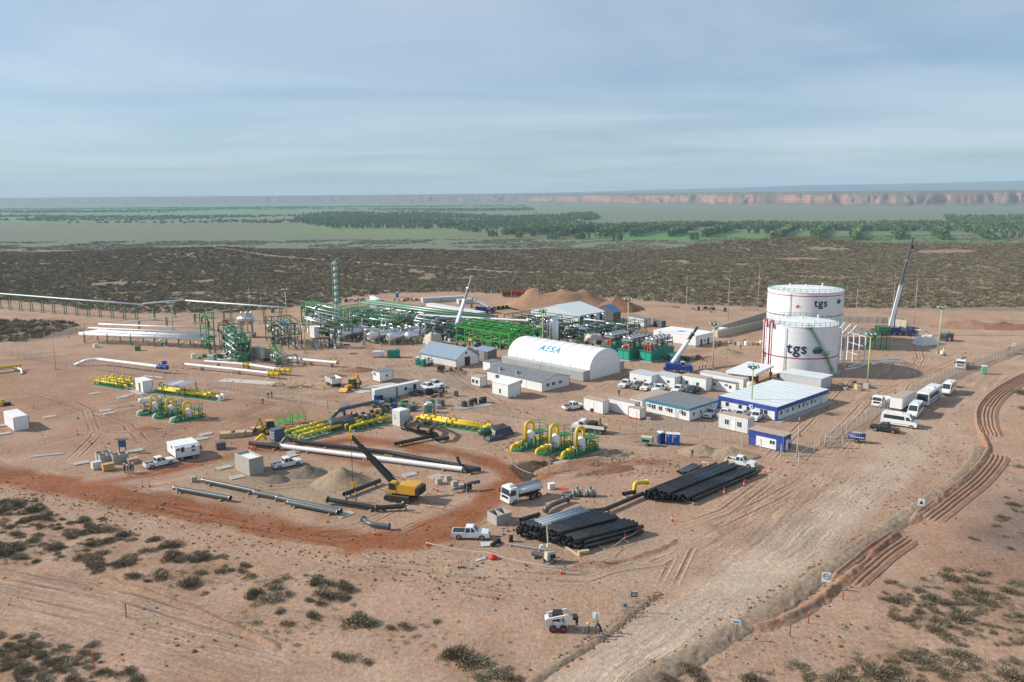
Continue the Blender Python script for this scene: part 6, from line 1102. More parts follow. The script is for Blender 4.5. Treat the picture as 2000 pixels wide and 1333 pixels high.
# pipes of the plant edge, left
loose('big white pipeline on posts crossing the left yard', [(146, 714, .1), (168, 704, 1.6), (190, 702, 1.7), (312, 717, 1.7)], .48, WHITE, 'white_pipeline', sk=False, fl=(3,), flm=GREYP)
for k, x in enumerate((200, 235, 270, 302)): pass
loose('long white pipeline with yellow end valve, front one of the launcher lines', [(362, 712, 1.2), (460, 722, 1.2), (540, 731, 1.2)], .42, WHITE, 'white_pipeline', sk=True); loose('white pipeline behind the front launcher line', [(400, 706, 1.4), (480, 712, 1.4), (562, 724, 1.4)], .38, WHITE, 'white_pipeline'); loose('white pipeline with yellow valves at its right end on the plant edge', [(545, 697, 1.3), (600, 704, 1.3), (658, 709, 1.3)], .45, WHITE, 'white_pipeline')
loose('grey pipe arch dropping into the launcher lines', [(535, 700, 2.6), (580, 692, 2.8), (582, 708, .8)], .32, STEEL, 'white_pipeline', sk=False)
for k, (q, z) in enumerate((((0, 716), 1.4), ((0, 722), .8))): loose(('yellow' if k == 0 else 'white') + ' pipe entering from the left picture edge', [(-30, q[1] + 6, z), (42, q[1] - 3, z)] if k == 0 else [(-20, 725, .8), (30, 718, .8), (42, 722, .8), (43, 731, .1)], .36 if k == 0 else .25, YEL if k == 0 else WHITE, 'pipe_run', sk=True)
# ------------------------------------------------------------------ valves and metering skids
def valve(t, p, d, r, m_, act=None):
    p, d = Vector(p), Vector(d).normalized(); v = thing_part('valve', t); b = sm(); b.tube([p - d * r * 1.6, p - d * r * .8, p, p + d * r * .8, p + d * r * 1.6], r * 1.25, 10); b.part('valve_body', m_, v)
    for s in (-1, 1): sm().tube([p + d * s * r * 1.7 - d * .06, p + d * s * r * 1.7 + d * .06], r * 1.6, 12).part('flange', m_, v)
    MB().cyl(p.x, p.y, p.z + r, p.z + r * 2.4, r * .35, 8).part('stem', m_, v)
    if act: MB().box(p.x, p.y, p.z + r * 2.2, r * 2.4, r * 2.4, r * 2.0).part('actuator', act, v)
    else: MB().lathe([(r * .9, p.z + r * 2.4), (r, p.z + r * 2.5), (r * .9, p.z + r * 2.6)], p.x, p.y, 12).part('handwheel', DARK, v)
YELG = mat('lime_yellow_paint', (.62, .55, .03), .45, var=.12, dust=.06)
def meter_skid(label, a_px, b_px, n, gap, r, m_, valves, act=None, base=GREEN, endw=False, side=1, z=1.1, name='metering_skid'):
    a, b = P(*a_px), P(*b_px); an = math.atan2((b - a).y, (b - a).x); L0 = (b - a).length; t = thing(name, label, 'pipe skid', a, an)
    for y in (-.7, (n - 1) * gap + .7): MB().bb(-.3, L0 + .3, y * side - .12, y * side + .12, 0, .3).part('base_beam', base, t)
    k = 0.0
    while k <= L0: MB().bb(k - .1, k + .1, min(-.58 * side, ((n - 1) * gap + .58) * side), max(-.58 * side, ((n - 1) * gap + .58) * side), .02, .26).part('cross_beam', base, t); k += 1.6
    MB().bb(-.6, L0 + .6, min(-1.1 * side, ((n - 1) * gap + 1.1) * side), max(-1.1 * side, ((n - 1) * gap + 1.1) * side), -.05, .06).part('slab', CONC, t)
    for i in range(n):
        y = i * gap * side; ln = thing_part('meter_line', t); b_ = sm(); b_.tube([(0, y, z), (L0, y, z)], r, 10); b_.part('pipe_run', m_, ln)
        for e, s in ((0, -1), (L0, 1)): b_ = sm(); b_.tube(bends([(e, y, z), (e + s * .9, y, z), (e + s * 1.0, y, .0)], .6), r * .95, 10); b_.part('end_bend', WHITE if endw else m_, ln)
        for f_ in valves: valve(t, (L0 * f_, y, z), (1, 0, 0), r, m_ if f_ < .6 else YEL, act)
        for f_ in (.12, .38, .62, .88): MB().box(L0 * f_, y, .3, .18, .5, z - r - .28).part('pipe_support', base, ln)
        for f_ in (.3, .5, .75): MB().bar((L0 * f_, y, z + r), (L0 * f_, y, z + r + .7), .07).part('gauge_tap', base, ln)
    return t
meter_skid('small yellow metering skid with three square valve boxes at the far left', (190, 752), (244, 761), 3, 1.9, .24, YELG, (.1, .45, .72), YEL, side=1)
meter_skid('long yellow twin metering run under a small dark canopy', (306, 768), (424, 783), 2, 1.4, .34, YELG, (.08, .62, .82), None, endw=True); p = P(353, 772); t = thing('shade_canopy', 'small dark flat canopy on posts over the yellow metering run', 'canopy', p, R(-20))
for k in range(4): MB().bb(-3.2 + 1.6 * k, -1.64 + 1.6 * k, -2.2, 2.2, 2.9, 2.98).part('roof_panel', ROOFB if k != 1 else GREYP, t)
for x in (-3, 3):
    for y in (-2, 2): MB().box(x, y, 0, .12, .12, 2.9).part('post', DARK, t)
def separator(label, px, py, ang, big=1.0, loop=YEL, grp=None, lowbase=False):       # white vessel, yellow loop over it, green platform
    t = thing('filter_separator', label, 'separator', P(px, py), R(ang), grp); s = big
    MB().bb(-4.2 * s, 2.6 * s, -1.0 * s, 1.0 * s, 0.06, .3).part('base_frame', GREEN, t); MB().bb(-4.8 * s, 3.2 * s, -1.3 * s, 1.3 * s, -.05, .05).part('slab', CONC, t)
    b = sm(); b.lathe([(.05, 1.35), (.35, 1.35), (.62, 1.6), (.68, 1.95), (.68, 3.0), (.62, 3.3), (.3, 3.55), (.02, 3.6)], 0, 0, 16); b.v = [(x * s - .6 * s, y * s, (z - .9) * s) for x, y, z in b.v]; b.part('vessel', WHITE, t)
    b = sm(); b.tube([(-1.4 * s, 0, 1.9 * s), (-1.2 * s, 0, 1.9 * s)], .42 * s, 12); b.part('manway', WHITE, t)
    b = sm(); b.tube(bends([(-1.6 * s, 0, .9 * s), (-1.6 * s, 0, 4.1 * s), (-.1 * s, 0, 4.1 * s), (-.1 * s, 0, 2.4 * s)], .9 * s, 7), .26 * s, 10); b.part('loop_pipe', loop, t)
    b = sm(); b.tube(bends([(-4.6 * s, 0, .0), (-4.5 * s, 0, 1.0 * s), (-1.6 * s, 0, 1.0 * s)], .8 * s), .26 * s, 10); b.part('inlet_pipe', loop if not lowbase else WHITE, t); valve(t, (-2.9 * s, 0, 1.0 * s), (1, 0, 0), .28 * s, loop if not lowbase else GREEN)
    b = sm(); b.tube(bends([(.1 * s, 0, .8 * s), (2.9 * s, 0, .8 * s), (3.1 * s, 0, 0)], .6 * s), .24 * s, 10); b.part('outlet_pipe', loop, t); valve(t, (1.9 * s, 0, .8 * s), (1, 0, 0), .28 * s, loop)
    pf = thing_part('platform', t); MB().bb(.2 * s, 2.2 * s, -1.1 * s, .9 * s, 2.2 * s, 2.28 * s).part('deck', GREEN, pf)
    for x in (.3, 2.1):
        for y in (-1.0, .8): MB().bar((x * s, y * s, .3), (x * s, y * s, 3.3 * s), .09).part('post', GREEN, pf)
    for z in (2.75, 3.3):
        for (p0, p1) in (((.3, -1), (2.1, -1)), ((2.1, -1), (2.1, .8)), ((2.1, .8), (.3, .8))): MB().bar((p0[0] * s, p0[1] * s, z * s), (p1[0] * s, p1[1] * s, z * s), .05).part('rail', GREEN, pf)
    for k in range(3): MB().bar((.3 * s, -1 * s, .4 + .6 * k), (2.1 * s, -1 * s, .9 + .6 * k), .05).part('brace', GREEN, pf)
    for k in range(4): b = sm(); b.tube(bends([(-2.4 * s + .5 * k, -.8 * s, .3), (-2.4 * s + .5 * k, -.8 * s, 1.2 * s), (-.8 * s, -.3 * s, (1.2 + .2 * k) * s)], .2), .06, 6); b.part('small_pipe', GREEN if k % 2 else STEEL, t)
    rr = random.Random(px)
    for k in range(26):
        x, y = rr.uniform(-4.2, 2.4) * s, rr.uniform(-1.0, 1.0) * s; z = rr.uniform(.5, 1.5 if x < -1.5 * s else 2.2) * s
        if k % 3: MB().bar((x, y, .25), (x + rr.uniform(-.3, .3), y, z), .1 + .06 * (k % 2)).part('strut', GREEN, t)
        else: b = sm(); b.tube(bends([(x, y, .3), (x, y, z), (x + rr.uniform(-1.2, 1.2), rr.uniform(-1, 1) * s, z)], .2, 3), rr.uniform(.07, .15), 6); b.part('small_pipe', rr.choice((GREEN, YELG if not lowbase else GREEN, STEEL)), t)
GS = 'white separators with yellow loops at the left'; GT = 'white separators with yellow loops at the right'
for k, (x, y) in enumerate(((310, 806), (341, 812), (375, 819))): separator('white separator with low yellow loop, %s of three at the left station' % ('left', 'middle', 'right')[k], x, y, 40, .95, YEL, GS, True)
for k, (x, y) in enumerate(((1042, 872), (1090, 879), (1140, 885))): separator('white separator under tall yellow loop, %s of three by the bonneted truck' % ('left', 'middle', 'right')[k], x, y, 42, 1.22, YEL, GT)
b = sm(); b.tube([(0, 0, 1.3), (.3, 0, 1.3), (4.6, 0, 1.3), (4.9, 0, 1.3)], .62, 14); t = thing('horizontal_drum', 'white horizontal drum at the left end of the left separators', 'vessel', P(272, 795), R(32)); b.part('drum', WHITE, t); MB().bar((.6, 0, 1.8), (.6, 0, 3.2), .16).part('vent', WHITE, t)
for x in (1, 4): MB().box(x, 0, 0, .4, 1.0, .9).part('saddle', CONC, t)
meter_skid('yellow and green triple valve skid partly under a dark tarpaulin', (566, 851), (640, 832), 3, 2.4, .30, YELG, (.28, .62), None, side=-1); meter_skid('dark green valve skid with yellow lines next to the pale cabinet', (692, 842), (760, 824), 3, 1.7, .28, YELG, (.3, .55, .8), DARK, side=1)
meter_skid('bright yellow twin manifold pipes with valves leading to the right loops', (822, 826), (962, 848), 2, 1.5, .38, YEL, (.12, .42, .9), None, side=1, endw=False)
# ================================================================== PROCESS PLANT
def frame(label, near, xl, xr, yt, ang=45, nx=3, ny=2, levels=(.5, 1.0), m_=GREEN, w_=.24, fill=0, seed=1, name='steel_structure', roof=None, cat='steel structure', h=None):
    p = P(*near); LR, LL = along(p, vec(ang), xr), along(p, vec(ang + 90), xl); h = h or zat(p, yt); t = thing(name, label, cat, p, R(ang)); r = random.Random(seed); X_ = [LR * i / (nx - 1) for i in range(nx)]; Y_ = [LL * i / (ny - 1) for i in range(ny)]
    cm = MB().box(0, 0, 0, w_, w_, h).mesh('column', m_)
    for x in X_:
        for y in Y_: put(cm, 'column', t, (x, y, 0)); MB().box(x, y, 0, .5, .5, .25).part('footing', CONC, t)
    for lv in levels:
        z = h * lv
        for y in Y_:
            for i in range(nx - 1): MB().bar((X_[i], y, z), (X_[i + 1], y, z), w_ * .8, w_).part('beam', m_, t)
        for x in X_:
            for i in range(ny - 1): MB().bar((x, Y_[i], z), (x, Y_[i + 1], z), w_ * .8, w_).part('beam', m_, t)
    for i in range(nx - 1):
        if r.random() < .6: MB().bar((X_[i], 0, .2), (X_[i + 1], 0, h * levels[0]), .12).part('brace', m_, t)
    for i in range(ny - 1):
        if r.random() < .8: MB().bar((0, Y_[i], .2), (0, Y_[i + 1], h * levels[0]), .12).part('brace', m_, t); MB().bar((0, Y_[i + 1], .2), (0, Y_[i], h * levels[0]), .12).part('brace', m_, t)
    for k in range(fill):
        z = h * r.uniform(.1, .95); ax = r.random() < .55; rr = r.choice((.1, .14, .2, .28)); mm = r.choice((STEEL, ALU, WHITE, GREEN, GREYC)); b = sm()
        if ax: y = r.uniform(0, LL); x0, x1 = sorted((r.uniform(-.5, LR), r.uniform(0, LR + .5))); b.tube(bends([(x0, y, max(.1, z - r.uniform(.5, 2))), (x0, y, z), (x1, y, z), (x1, y, max(.1, z - r.uniform(.5, 2)))], .4, 3), rr, 7)
        else: x = r.uniform(0, LR); y0, y1 = sorted((r.uniform(-.5, LL), r.uniform(0, LL + .5))); b.tube(bends([(x, y0, z), (x, y1, z), (x, y1, max(.1, z - r.uniform(.5, 2.5)))], .4, 3), rr, 7)
        b.part('pipe', mm, t)
    for k in range(fill // 3):
        x, y = r.uniform(0, LR), r.uniform(0, LL); s = r.uniform(.5, 1.1); q = r.random()
        if q < .4: b = sm(); b.lathe([(.02, 0), (.4 * s, .1), (.45 * s, .4), (.45 * s, 1.6 * s), (.3 * s, 1.9 * s), (.02, 2 * s)], x, y, 12); b.part('small_vessel', r.choice((ALU, WHITE, GREYC)), t)
        else: MB().box(x, y, 0, r.uniform(.6, 1.6), r.uniform(.6, 1.4), r.uniform(.6, 1.8)).part('equipment_box', r.choice((GREEN, GREYP, DARK, STEEL, WHITE)), t)
    if roof: roof(t, LR, LL, h)
    return t, LR, LL, h
def deck(t, LR, LL, h, lv, m_=GREEN):
    z = h * lv + .13; MB().bb(0, LR, 0, LL, z, z + .05).part('grating', m_, t)
    for (a, b) in (((0, 0), (LR, 0)), ((LR, 0), (LR, LL)), ((0, 0), (0, LL)), ((0, LL), (LR, LL))):
        for zz in (.55, 1.1): MB().bar((*a, z + zz), (*b, z + zz), .05).part('handrail', m_, t)
        n = 5
        for k in range(n + 1): q = Vector((*a, z)).lerp(Vector((*b, z)), k / n); MB().bar(q, q + Vector((0, 0, 1.1)), .05).part('handrail_post', m_, t)
f1 = frame('tall narrow green pipe tower at the right end of the white pipe bridge', (410, 692), 394, 421, 622, 30, 2, 2, (.35, .68, 1.0), GREEN, .26, 6, 3)
f2 = frame('dense green steel module packed with pipes and small vessels', (462, 709), 430, 492, 652, 30, 4, 3, (.33, .66, 1.0), GREEN, .2, 95, 4); deck(f2[0], f2[1], f2[2], f2[3], .66)
f3 = frame('dark green open rack with cross beams right of the dense module', (538, 684), 520, 590, 634, 25, 5, 2, (.55, .98), mat('dark_green_steel', (.02, .07, .04), .5), .24, 30, 5)
f4 = frame('low dark green post row right of the open rack', (612, 680), 600, 650, 662, 10, 6, 2, (.95,), MATS['dark_green_steel'], .2, 4, 6)
frame('slim bright green valve tower at the launcher lines', (541, 716), 529, 550, 678, 30, 2, 2, (.4, .8), mat('bright_green', (.05, .34, .05), .5), .16, 12, 8)
frame('green module below the tall column tower', (668, 668), 590, 690, 606, 40, 4, 3, (.45, .8, 1.0), GREEN, .2, 80, 9); frame('dark equipment stack standing alone before the vessels', (657, 682), 644, 668, 642, 40, 2, 2, (.4, .7, 1.0), MATS['dark_green_steel'], .2, 14, 10)
frame('green process module left of the tall column', (632, 640), 590, 664, 604, 40, 4, 2, (.6, 1.0), GREEN, .2, 60, 12)
# long green rack through the plant
f5 = frame('long green pipe rack running through the middle of the plant', (935, 655), 700, 972, 622, 48, 2, 11, (.55, .95), GREEN, .24, 60, 14, name='pipe_rack')
for k in range(8): sm().tube([(f5[1] * (.1 + .11 * k), -2, f5[3] * (.6 if k % 2 else 1.0)), (f5[1] * (.1 + .11 * k), f5[2] + 1, f5[3] * (.6 if k % 2 else 1.0))], .2 + .05 * (k % 3), 8).part('pipe', (STEEL, WHITE, GREEN, ALU)[k % 4], f5[0])
b = sm(); a, c_ = P(815, 617, 6.0), P(1032, 628, 6.0); loose('long white overhead pipe crossing behind the crane', [(812, 640, 2.0), (815, 616, 6.0), (1032, 627, 6.0)], .42, WHITE, 'overhead_pipe', sk=False)
frame('supports of the overhead pipe behind the green building frame', (1010, 660), 900, 1018, 634, 45, 2, 6, (.95,), GREEN, .24, 16, 15)
frame('crowded pipe module behind the green building frame', (1080, 668), 985, 1130, 628, 45, 4, 4, (.4, .75, 1.0), MATS['dark_green_steel'], .2, 90, 16); frame('crowded pipe module between the vessels and the crane', (880, 668), 800, 905, 632, 45, 3, 4, (.4, .8), MATS['dark_green_steel'], .2, 90, 17); frame('low pipe module in front of the pale warehouse', (1150, 668), 1085, 1215, 640, 45, 5, 3, (.4, .8), MATS['dark_green_steel'], .18, 90, 18)
frame('pipe module right of the warehouse wall', (1215, 664), 1170, 1262, 634, 45, 4, 3, (.5, .9), MATS['dark_green_steel'], .18, 34, 19)
for k, (a, xl, xr, yt) in enumerate((((760, 652), 700, 790, 622), ((845, 655), 780, 880, 620), ((720, 640), 668, 750, 606))): frame('pipe module with pale crossovers behind the horizontal vessels, %s one' % ('middle', 'right', 'left')[k], a, xl, xr, yt, 46, 4, 3, (.4, .75, 1.0), (GREEN, MATS['dark_green_steel'], GREEN)[k], .18, 70, 40 + k)
# bright green building frame
BG = mat('bright_frame_green', (.035, .29, .035), .5, var=.1)
def truss_roof(t, LR, LL, h):
    n = 7
    for k in range(n):
        y = LL * k / (n - 1); MB().bar((0, y, h), (LR / 2, y, h + 1.6), .2).part('rafter', BG, t); MB().bar((LR / 2, y, h + 1.6), (LR, y, h), .2).part('rafter', BG, t); MB().bar((0, y, h), (LR, y, h), .14).part('tie', BG, t)
        for j in range(6): x0, x1 = LR * j / 6, LR * (j + 1) / 6; z = lambda x: h + 1.6 * (1 - abs(x / LR * 2 - 1)); MB().bar((x0, y, z(x0) if j % 2 else h), (x1, y, h if j % 2 else z(x1)), .09).part('web', BG, t)
    for k in range(9): x = LR * k / 8; z = h + 1.6 * (1 - abs(x / LR * 2 - 1)) + .12; MB().bar((x, 0, z), (x, LL, z), .12).part('purlin', BG, t)
frame('bright green open building frame with roof trusses, still without cladding', (995, 688), 892, 1056, 653, 46, 4, 7, (.45, .97), BG, .3, 14, 20, 'building_frame', truss_roof)
# tall column tower
c = P(660, 640); ht = zat(c, 505); t = thing('column_tower', 'tall white distillation column with green platforms and top davit', 'tower', c, 0); b = sm(); b.lathe([(1.05, 0), (1.05, ht * .3), (.65, ht * .34), (.65, ht * .9), (.45, ht * .94), (.05, ht * .955)], 0, 0, 20); b.part('column', WHITE, t)
for k, f_ in enumerate((.36, .45, .54, .63, .72, .81, .9)):
    z = ht * f_; pf = thing_part('platform', t); MB().lathe([(.72, z), (1.5, z), (1.5, z + .25), (.72, z + .25)], 0, 0, 14).part('deck', GREEN, pf)
    for zz in (.55, 1.1): b = sm(); b.tube([(1.45 * math.cos(2 * math.pi * j / 14), 1.45 * math.sin(2 * math.pi * j / 14), z + zz) for j in range(15)], .05, 5, False); b.part('rail', GREEN, pf)
    for j in range(7): a = 2 * math.pi * j / 7; MB().bar((1.45 * math.cos(a), 1.45 * math.sin(a), z), (1.45 * math.cos(a), 1.45 * math.sin(a), z + 1.1), .05).part('post', GREEN, pf)
    b = sm(); b.lathe([(.68, z + .5), (.8, z + .6), (.8, z + 1.0), (.68, z + 1.1)], 0, 0, 16); b.part('stiffener', WHITE, t)
for s in (-.2, .2): MB().bar((1.3, s, 0), (1.3, s, ht * .9), .07).part('ladder_rail', GREEN, t)
for k in range(int(ht * .9 / .6)): MB().bar((1.3, -.2, .5 + .6 * k), (1.3, .2, .5 + .6 * k), .05).part('rung', GREEN, t)
b = sm(); b.tube(bends([(-1.2, 0, 2), (-1.2, 0, ht * .93), (0, 0, ht * .96)], .4), .16, 8); b.part('downcomer', STEEL, t); MB().bar((.3, 0, ht * .92), (.3, 0, ht), .2).part('davit', WHITE, t); MB().bar((.3, 0, ht - .1), (1.6, 0, ht - .1), .18).part('davit', WHITE, t)
# horizontal vessels with white heads
def hvessel(label, px, py, ang, L0, r, m_=ALU, z=2.4, grp='insulated horizontal vessels in a row'):
    t = thing('horizontal_vessel', label, 'vessel', P(px, py), R(ang), grp); b = sm(); b.tube([(0, 0, z), (L0, 0, z)], r, 18); b.part('shell', m_, t); b = sm()
    b.loft([[(-r * .55 * math.sin(q), r * math.cos(q) * math.cos(u), z + r * math.cos(q) * math.sin(u)) for u in (2 * math.pi * j / 16 for j in range(16))] for q in (0, .5, .9, 1.25, 1.5)]); b.part('dished_head', WHITE, t)
    for x in (L0 * .15, L0 * .85): MB().box(x, 0, 0, .5, r * 1.6, z - r * .8).part('saddle', CONC, t)
    for f_ in (.2, .5, .8): b = sm(); b.tube(bends([(L0 * f_, 0, z + r), (L0 * f_, 0, z + r + 1.4), (L0 * f_, 1.6, z + r + 1.5), (L0 * f_, 2.2, 1)], .6), .22, 8); b.part('nozzle_pipe', ALU, t)
    for k in range(7): MB().box(L0 * random.Random(k + px).random(), random.Random(k * 3 + px).uniform(-r, r), 0, .6, .5, random.Random(k * 5 + px).uniform(.5, 1.5)).part('support_box', random.choice((DARK, STEEL, GREYC)), t)
for k, (x, y, l_) in enumerate(((662, 668, 11), (722, 672, 12), (760, 674, 10), (796, 671, 10))): hvessel('insulated horizontal vessel with white domed end, %s in the row of four' % ORD[k], x, y, 48, l_, 1.3)
hvessel('insulated round vessel raised on the green structure at the left', 468, 660, 10, 5.0, 1.0, ALU, 6.2, None)
for k, (x, y) in enumerate(((712, 664), (792, 660))): loose('pale inverted U pipe between the horizontal vessels, %s one' % ('left', 'right')[k], [(x, y, 1.0), (x, y - 20, 5.0), (x + 28, y - 20, 5.0), (x + 28, y, 1.2)], .35, ALU, 'crossover_pipe', sk=False)
c = P(1082, 670); b = sm(); hv = zat(c, 622); b.lathe([(1.5, 1), (1.5, hv - .8), (1.2, hv - .25), (.5, hv), (.02, hv + .05)], 0, 0, 22); t = thing('vertical_vessel', 'shiny upright aluminium clad vessel in front of the pale warehouse', 'vessel', c, 0); b.part('shell', ALU, t); MB().cyl(0, 0, 0, 1.0, 1.4, 16).part('skirt', CONC, t); b = sm(); b.tube(bends([(-1.4, -.8, hv - .6), (-2.2, -1, hv - .6), (-2.2, -1, .5)], .5), .3, 8); b.part('side_pipe', ALU, t)
# white pipe bridge at left
a, b_ = P(160, 670), P(404, 682); an = math.atan2((b_ - a).y, (b_ - a).x); L0 = (b_ - a).length; t = thing('pipe_bridge', 'broad white pipe bridge on green trestles at the left of the plant', 'pipe bridge', a, an); hz_ = zat(a, 652)
for k, (y, r, z) in enumerate(((0, .55, 0), (1.5, .5, .05), (2.9, .45, .1), (4.1, .3, .2), (5.2, .45, .2), (.8, .2, 1.9), (4.6, .25, 2.6))): b = sm(); b.tube([(-.5 + k * .6, y, hz_ + z), (L0, y, hz_ + z)], r, 12); b.part('pipe', WHITE, t)
for k in range(6):
    x = L0 * (.03 + .19 * k)
    for y in (-.3, 5.4): MB().box(x, y, 0, .28, .28, hz_ - .55).part('trestle_leg', GREEN, t); MB().box(x, y, 0, .6, .6, .25).part('footing', CONC, t)
    MB().bar((x, -.5, hz_ - .65), (x, 5.6, hz_ - .65), .26).part('trestle_beam', GREEN, t); MB().bar((x, -.3, .4), (x, 5.4, hz_ - .8), .12).part('trestle_brace', GREEN, t); b = sm(); b.tube([(x, -.02, hz_), (x + .2, -.02, hz_)], .66, 12); b.part('pipe_clamp', STEEL, t)
    for y in (.8, 4.6): MB().bar((x + .4, y, hz_ + .3), (x + .4, y, hz_ + 2.0), .12).part('riser', WHITE, t)
# elevated line with double columns
def elevated(label, pts, ytop, r, step, first):
    w_ = [P(*q) for q in pts]; hz = zat(P(*first), ytop); t = thing('elevated_pipe', label, 'pipe', w_[0], 0); b = sm(); b.tube(bends([Vector((p.x, p.y, hz)) - w_[0] for p in w_], 1.5), r, 10); b.part('pipe_run', WHITE, t)
    for a, c_ in zip(w_[:-1], w_[1:]):
        n = max(1, round((c_ - a).length / step))
        for k in range(n):
            p = a.lerp(c_, (k + .5) / n) - w_[0]; d = (c_ - a).normalized(); s = Vector((-d.y, d.x, 0)) * .45; bt = thing_part('bent', t)
            for q in (p - s, p + s): MB().box(q.x, q.y, 0, .22, .22, hz - r - .1).part('column', GREEN, bt)
            MB().bar((p - s * 1.6) + Vector((0, 0, hz - r - .15)), (p + s * 1.6) + Vector((0, 0, hz - r - .15)), .22).part('cap_beam', GREEN, bt)
            for j in range(3): z0, z1 = .5 + j * (hz - 1.5) / 3, .5 + (j + 1) * (hz - 1.5) / 3; MB().bar((p - s) + Vector((0, 0, z0)), (p + s) + Vector((0, 0, z1)), .08).part('brace', GREEN, bt)
            MB().box(p.x, p.y, 0, 1.5, 1.5, .2).part('footing', CONC, bt)
elevated('long thin white overhead pipeline on paired green posts at the far left', [(-80, 596), (10, 604), (140, 616), (280, 628)], 577, .28, 7.0, (33, 607))
elevated('return leg of the overhead pipeline on green posts turning back', [(282, 628), (362, 619)], 592, .28, 8.0, (300, 626)); elevated('far leg of the overhead pipeline running right behind the plant', [(364, 619), (470, 628), (566, 636)], 588, .28, 9.0, (370, 620)); elevated('lower grey overhead pipe crossing to the raised vessel', [(245, 650), (352, 635), (465, 622)], 628, .2, 11.0, (262, 648))
# teal compressor skids
def compressor(label, px, py, xr):
    p = P(px, py); LR = along(p, vec(47), xr); t = thing('compressor_skid', label, 'compressor', p, R(47), 'teal compressor skids'); h = 3.1
    MB().bb(0, LR, 0, 4.0, .25, h).part('housing', TEAL, t); MB().bb(-.5, LR + .3, -.4, 4.4, 0, .25).part('slab', CONC, t)
    for k in range(2): MB().bb(-.06, 0, .25 + 1.8 * k, 1.9 + 1.8 * k, .5, h - .4).part('door', mat('teal_light', (.02, .34, .24), .5), t)
    MB().bb(-.3, .0, -.2, 4.2, h - .15, h + .05).part('eave', TEAL, t); n = 5
    for i in range(n):
        for y in (.2, 3.8): MB().box(LR * (.06 + .88 * i / (n - 1)), y, h, .14, .14, 3.0).part('cooler_post', MATS['dark_green_steel'], t)
    for k in range(5): x = LR * (.22 + .16 * k); b = sm(); b.lathe([(.75, h + 2.7), (.85, h + 2.8), (.85, h + 3.3), (.65, h + 3.5)], x, 1.1, 12); b.lathe([(.75, h + 2.7), (.85, h + 2.8), (.85, h + 3.3), (.65, h + 3.5)], x, 2.9, 12); b.part('cooler_fan', ALU, t); MB().box(x, 2, h + 2.2, LR * .14, 3.4, .5).part('cooler_bank', STEEL, t)
    r = random.Random(px)
    for k in range(16): x = r.uniform(0, LR); b = sm(); b.tube(bends([(x, r.uniform(0, 4), h), (x, r.uniform(0, 4), h + r.uniform(.8, 2.2)), (min(LR, x + r.uniform(.5, 3)), r.uniform(0, 4), h + r.uniform(.4, 2))], .3, 3), r.choice((.09, .14, .2)), 6); b.part('pipe', r.choice((ALU, STEEL, DARK, GREEN)), t)
    for k in range(3): MB().box(.8 + .3 * k, .7 + k * 1.1, h, .7, .6, 1.9 - .3 * k).part('red_valve_block', mat('dull_red', (.33, .055, .04), .6), t)
for k, (x, y, xr) in enumerate(((1193, 698, 1232), (1229, 706, 1270), (1272, 709, 1316))): compressor('teal compressor skid with coolers on top, %s of three' % ('left', 'middle', 'right')[k], x, y, xr)
# ================================================================== MASTS, POLES, FENCES, SIGNS
def light_mast(label, px, py, yt, crown=True):
    p = P(px, py); h = zat(p, yt); t = thing('light_mast', label, 'light mast', p, 0, 'green light masts'); sm().tube([(0, 0, 0), (0, 0, h)], .2, 8, r1=.13).part('pole', GREENL, t); MB().box(0, 0, 0, 1.0, 1.0, .25).part('footing', CONC, t)
    b = sm(); b.lathe([(.25, h - .9), (1.0, h - .5), (1.0, h - .4), (.2, h - .8)], 0, 0, 12); b.part('basket', GREEN, t)
    for zz in (0, .5): b = sm(); b.tube([(1.15 * math.cos(2 * math.pi * j / 12), 1.15 * math.sin(2 * math.pi * j / 12), h - .4 + zz) for j in range(13)], .05, 5, False); b.part('ring', GREEN, t)
    for j in range(6):
        a = j * math.pi / 3 + .3; x, y = 1.2 * math.cos(a), 1.2 * math.sin(a); b = sm(); b.lathe([(.02, h - .1), (.22, h - .12), (.3, h - .35), (.28, h - .4)], x, y, 10); f_ = b.part('floodlight', STEEL, t); MB().box(x, y, h - .46, .4, .4, .05).part('lens', LAMP, f_); MB().bar((0, 0, h - .7), (x, y, h - .2), .07).part('arm', GREEN, t)
    MB().bar((0, 0, h), (0, 0, h + 1.6), .05).part('lightning_rod', STEEL, t)
for (x, y, yt, l_) in ((1694, 753, 650, 'green light mast right of the tanks, before the tank shadow'), (1392, 722, 630, 'green light mast near the three talking people'), (1467, 806, 714, 'green light mast rising through the parked pickups before the blue office'), (1832, 690, 598, 'green light mast beside the white tarpaulin at the right'), (1060, 690, 605, 'green light mast behind the arched tent'), (1226, 668, 583, 'green light mast behind the compressor skids'), (560, 622, 564, 'green light mast behind the plant left of the tall column'), (338, 645, 590, 'green light mast at the corner of the overhead pipeline'), (1514, 660, 586, 'dark light mast in front of the rear tank'), (596, 690, 630, 'slim light mast at the low post row')): light_mast(l_, x, y, yt)
def pole(label, px, py, yt, r=.12, m_=POSTM, cat='pole'):
    p = P(px, py); h = zat(p, yt); t = thing('lightning_pole', label, cat, p, 0, 'slender lightning poles'); sm().tube([(0, 0, 0), (0, 0, h * .8)], r, 8, r1=r * .6).part('shaft', m_, t); sm().tube([(0, 0, h * .8), (0, 0, h)], r * .35, 6).part('rod', STEEL, t); MB().box(0, 0, 0, .6, .6, .2).part('footing', CONC, t)
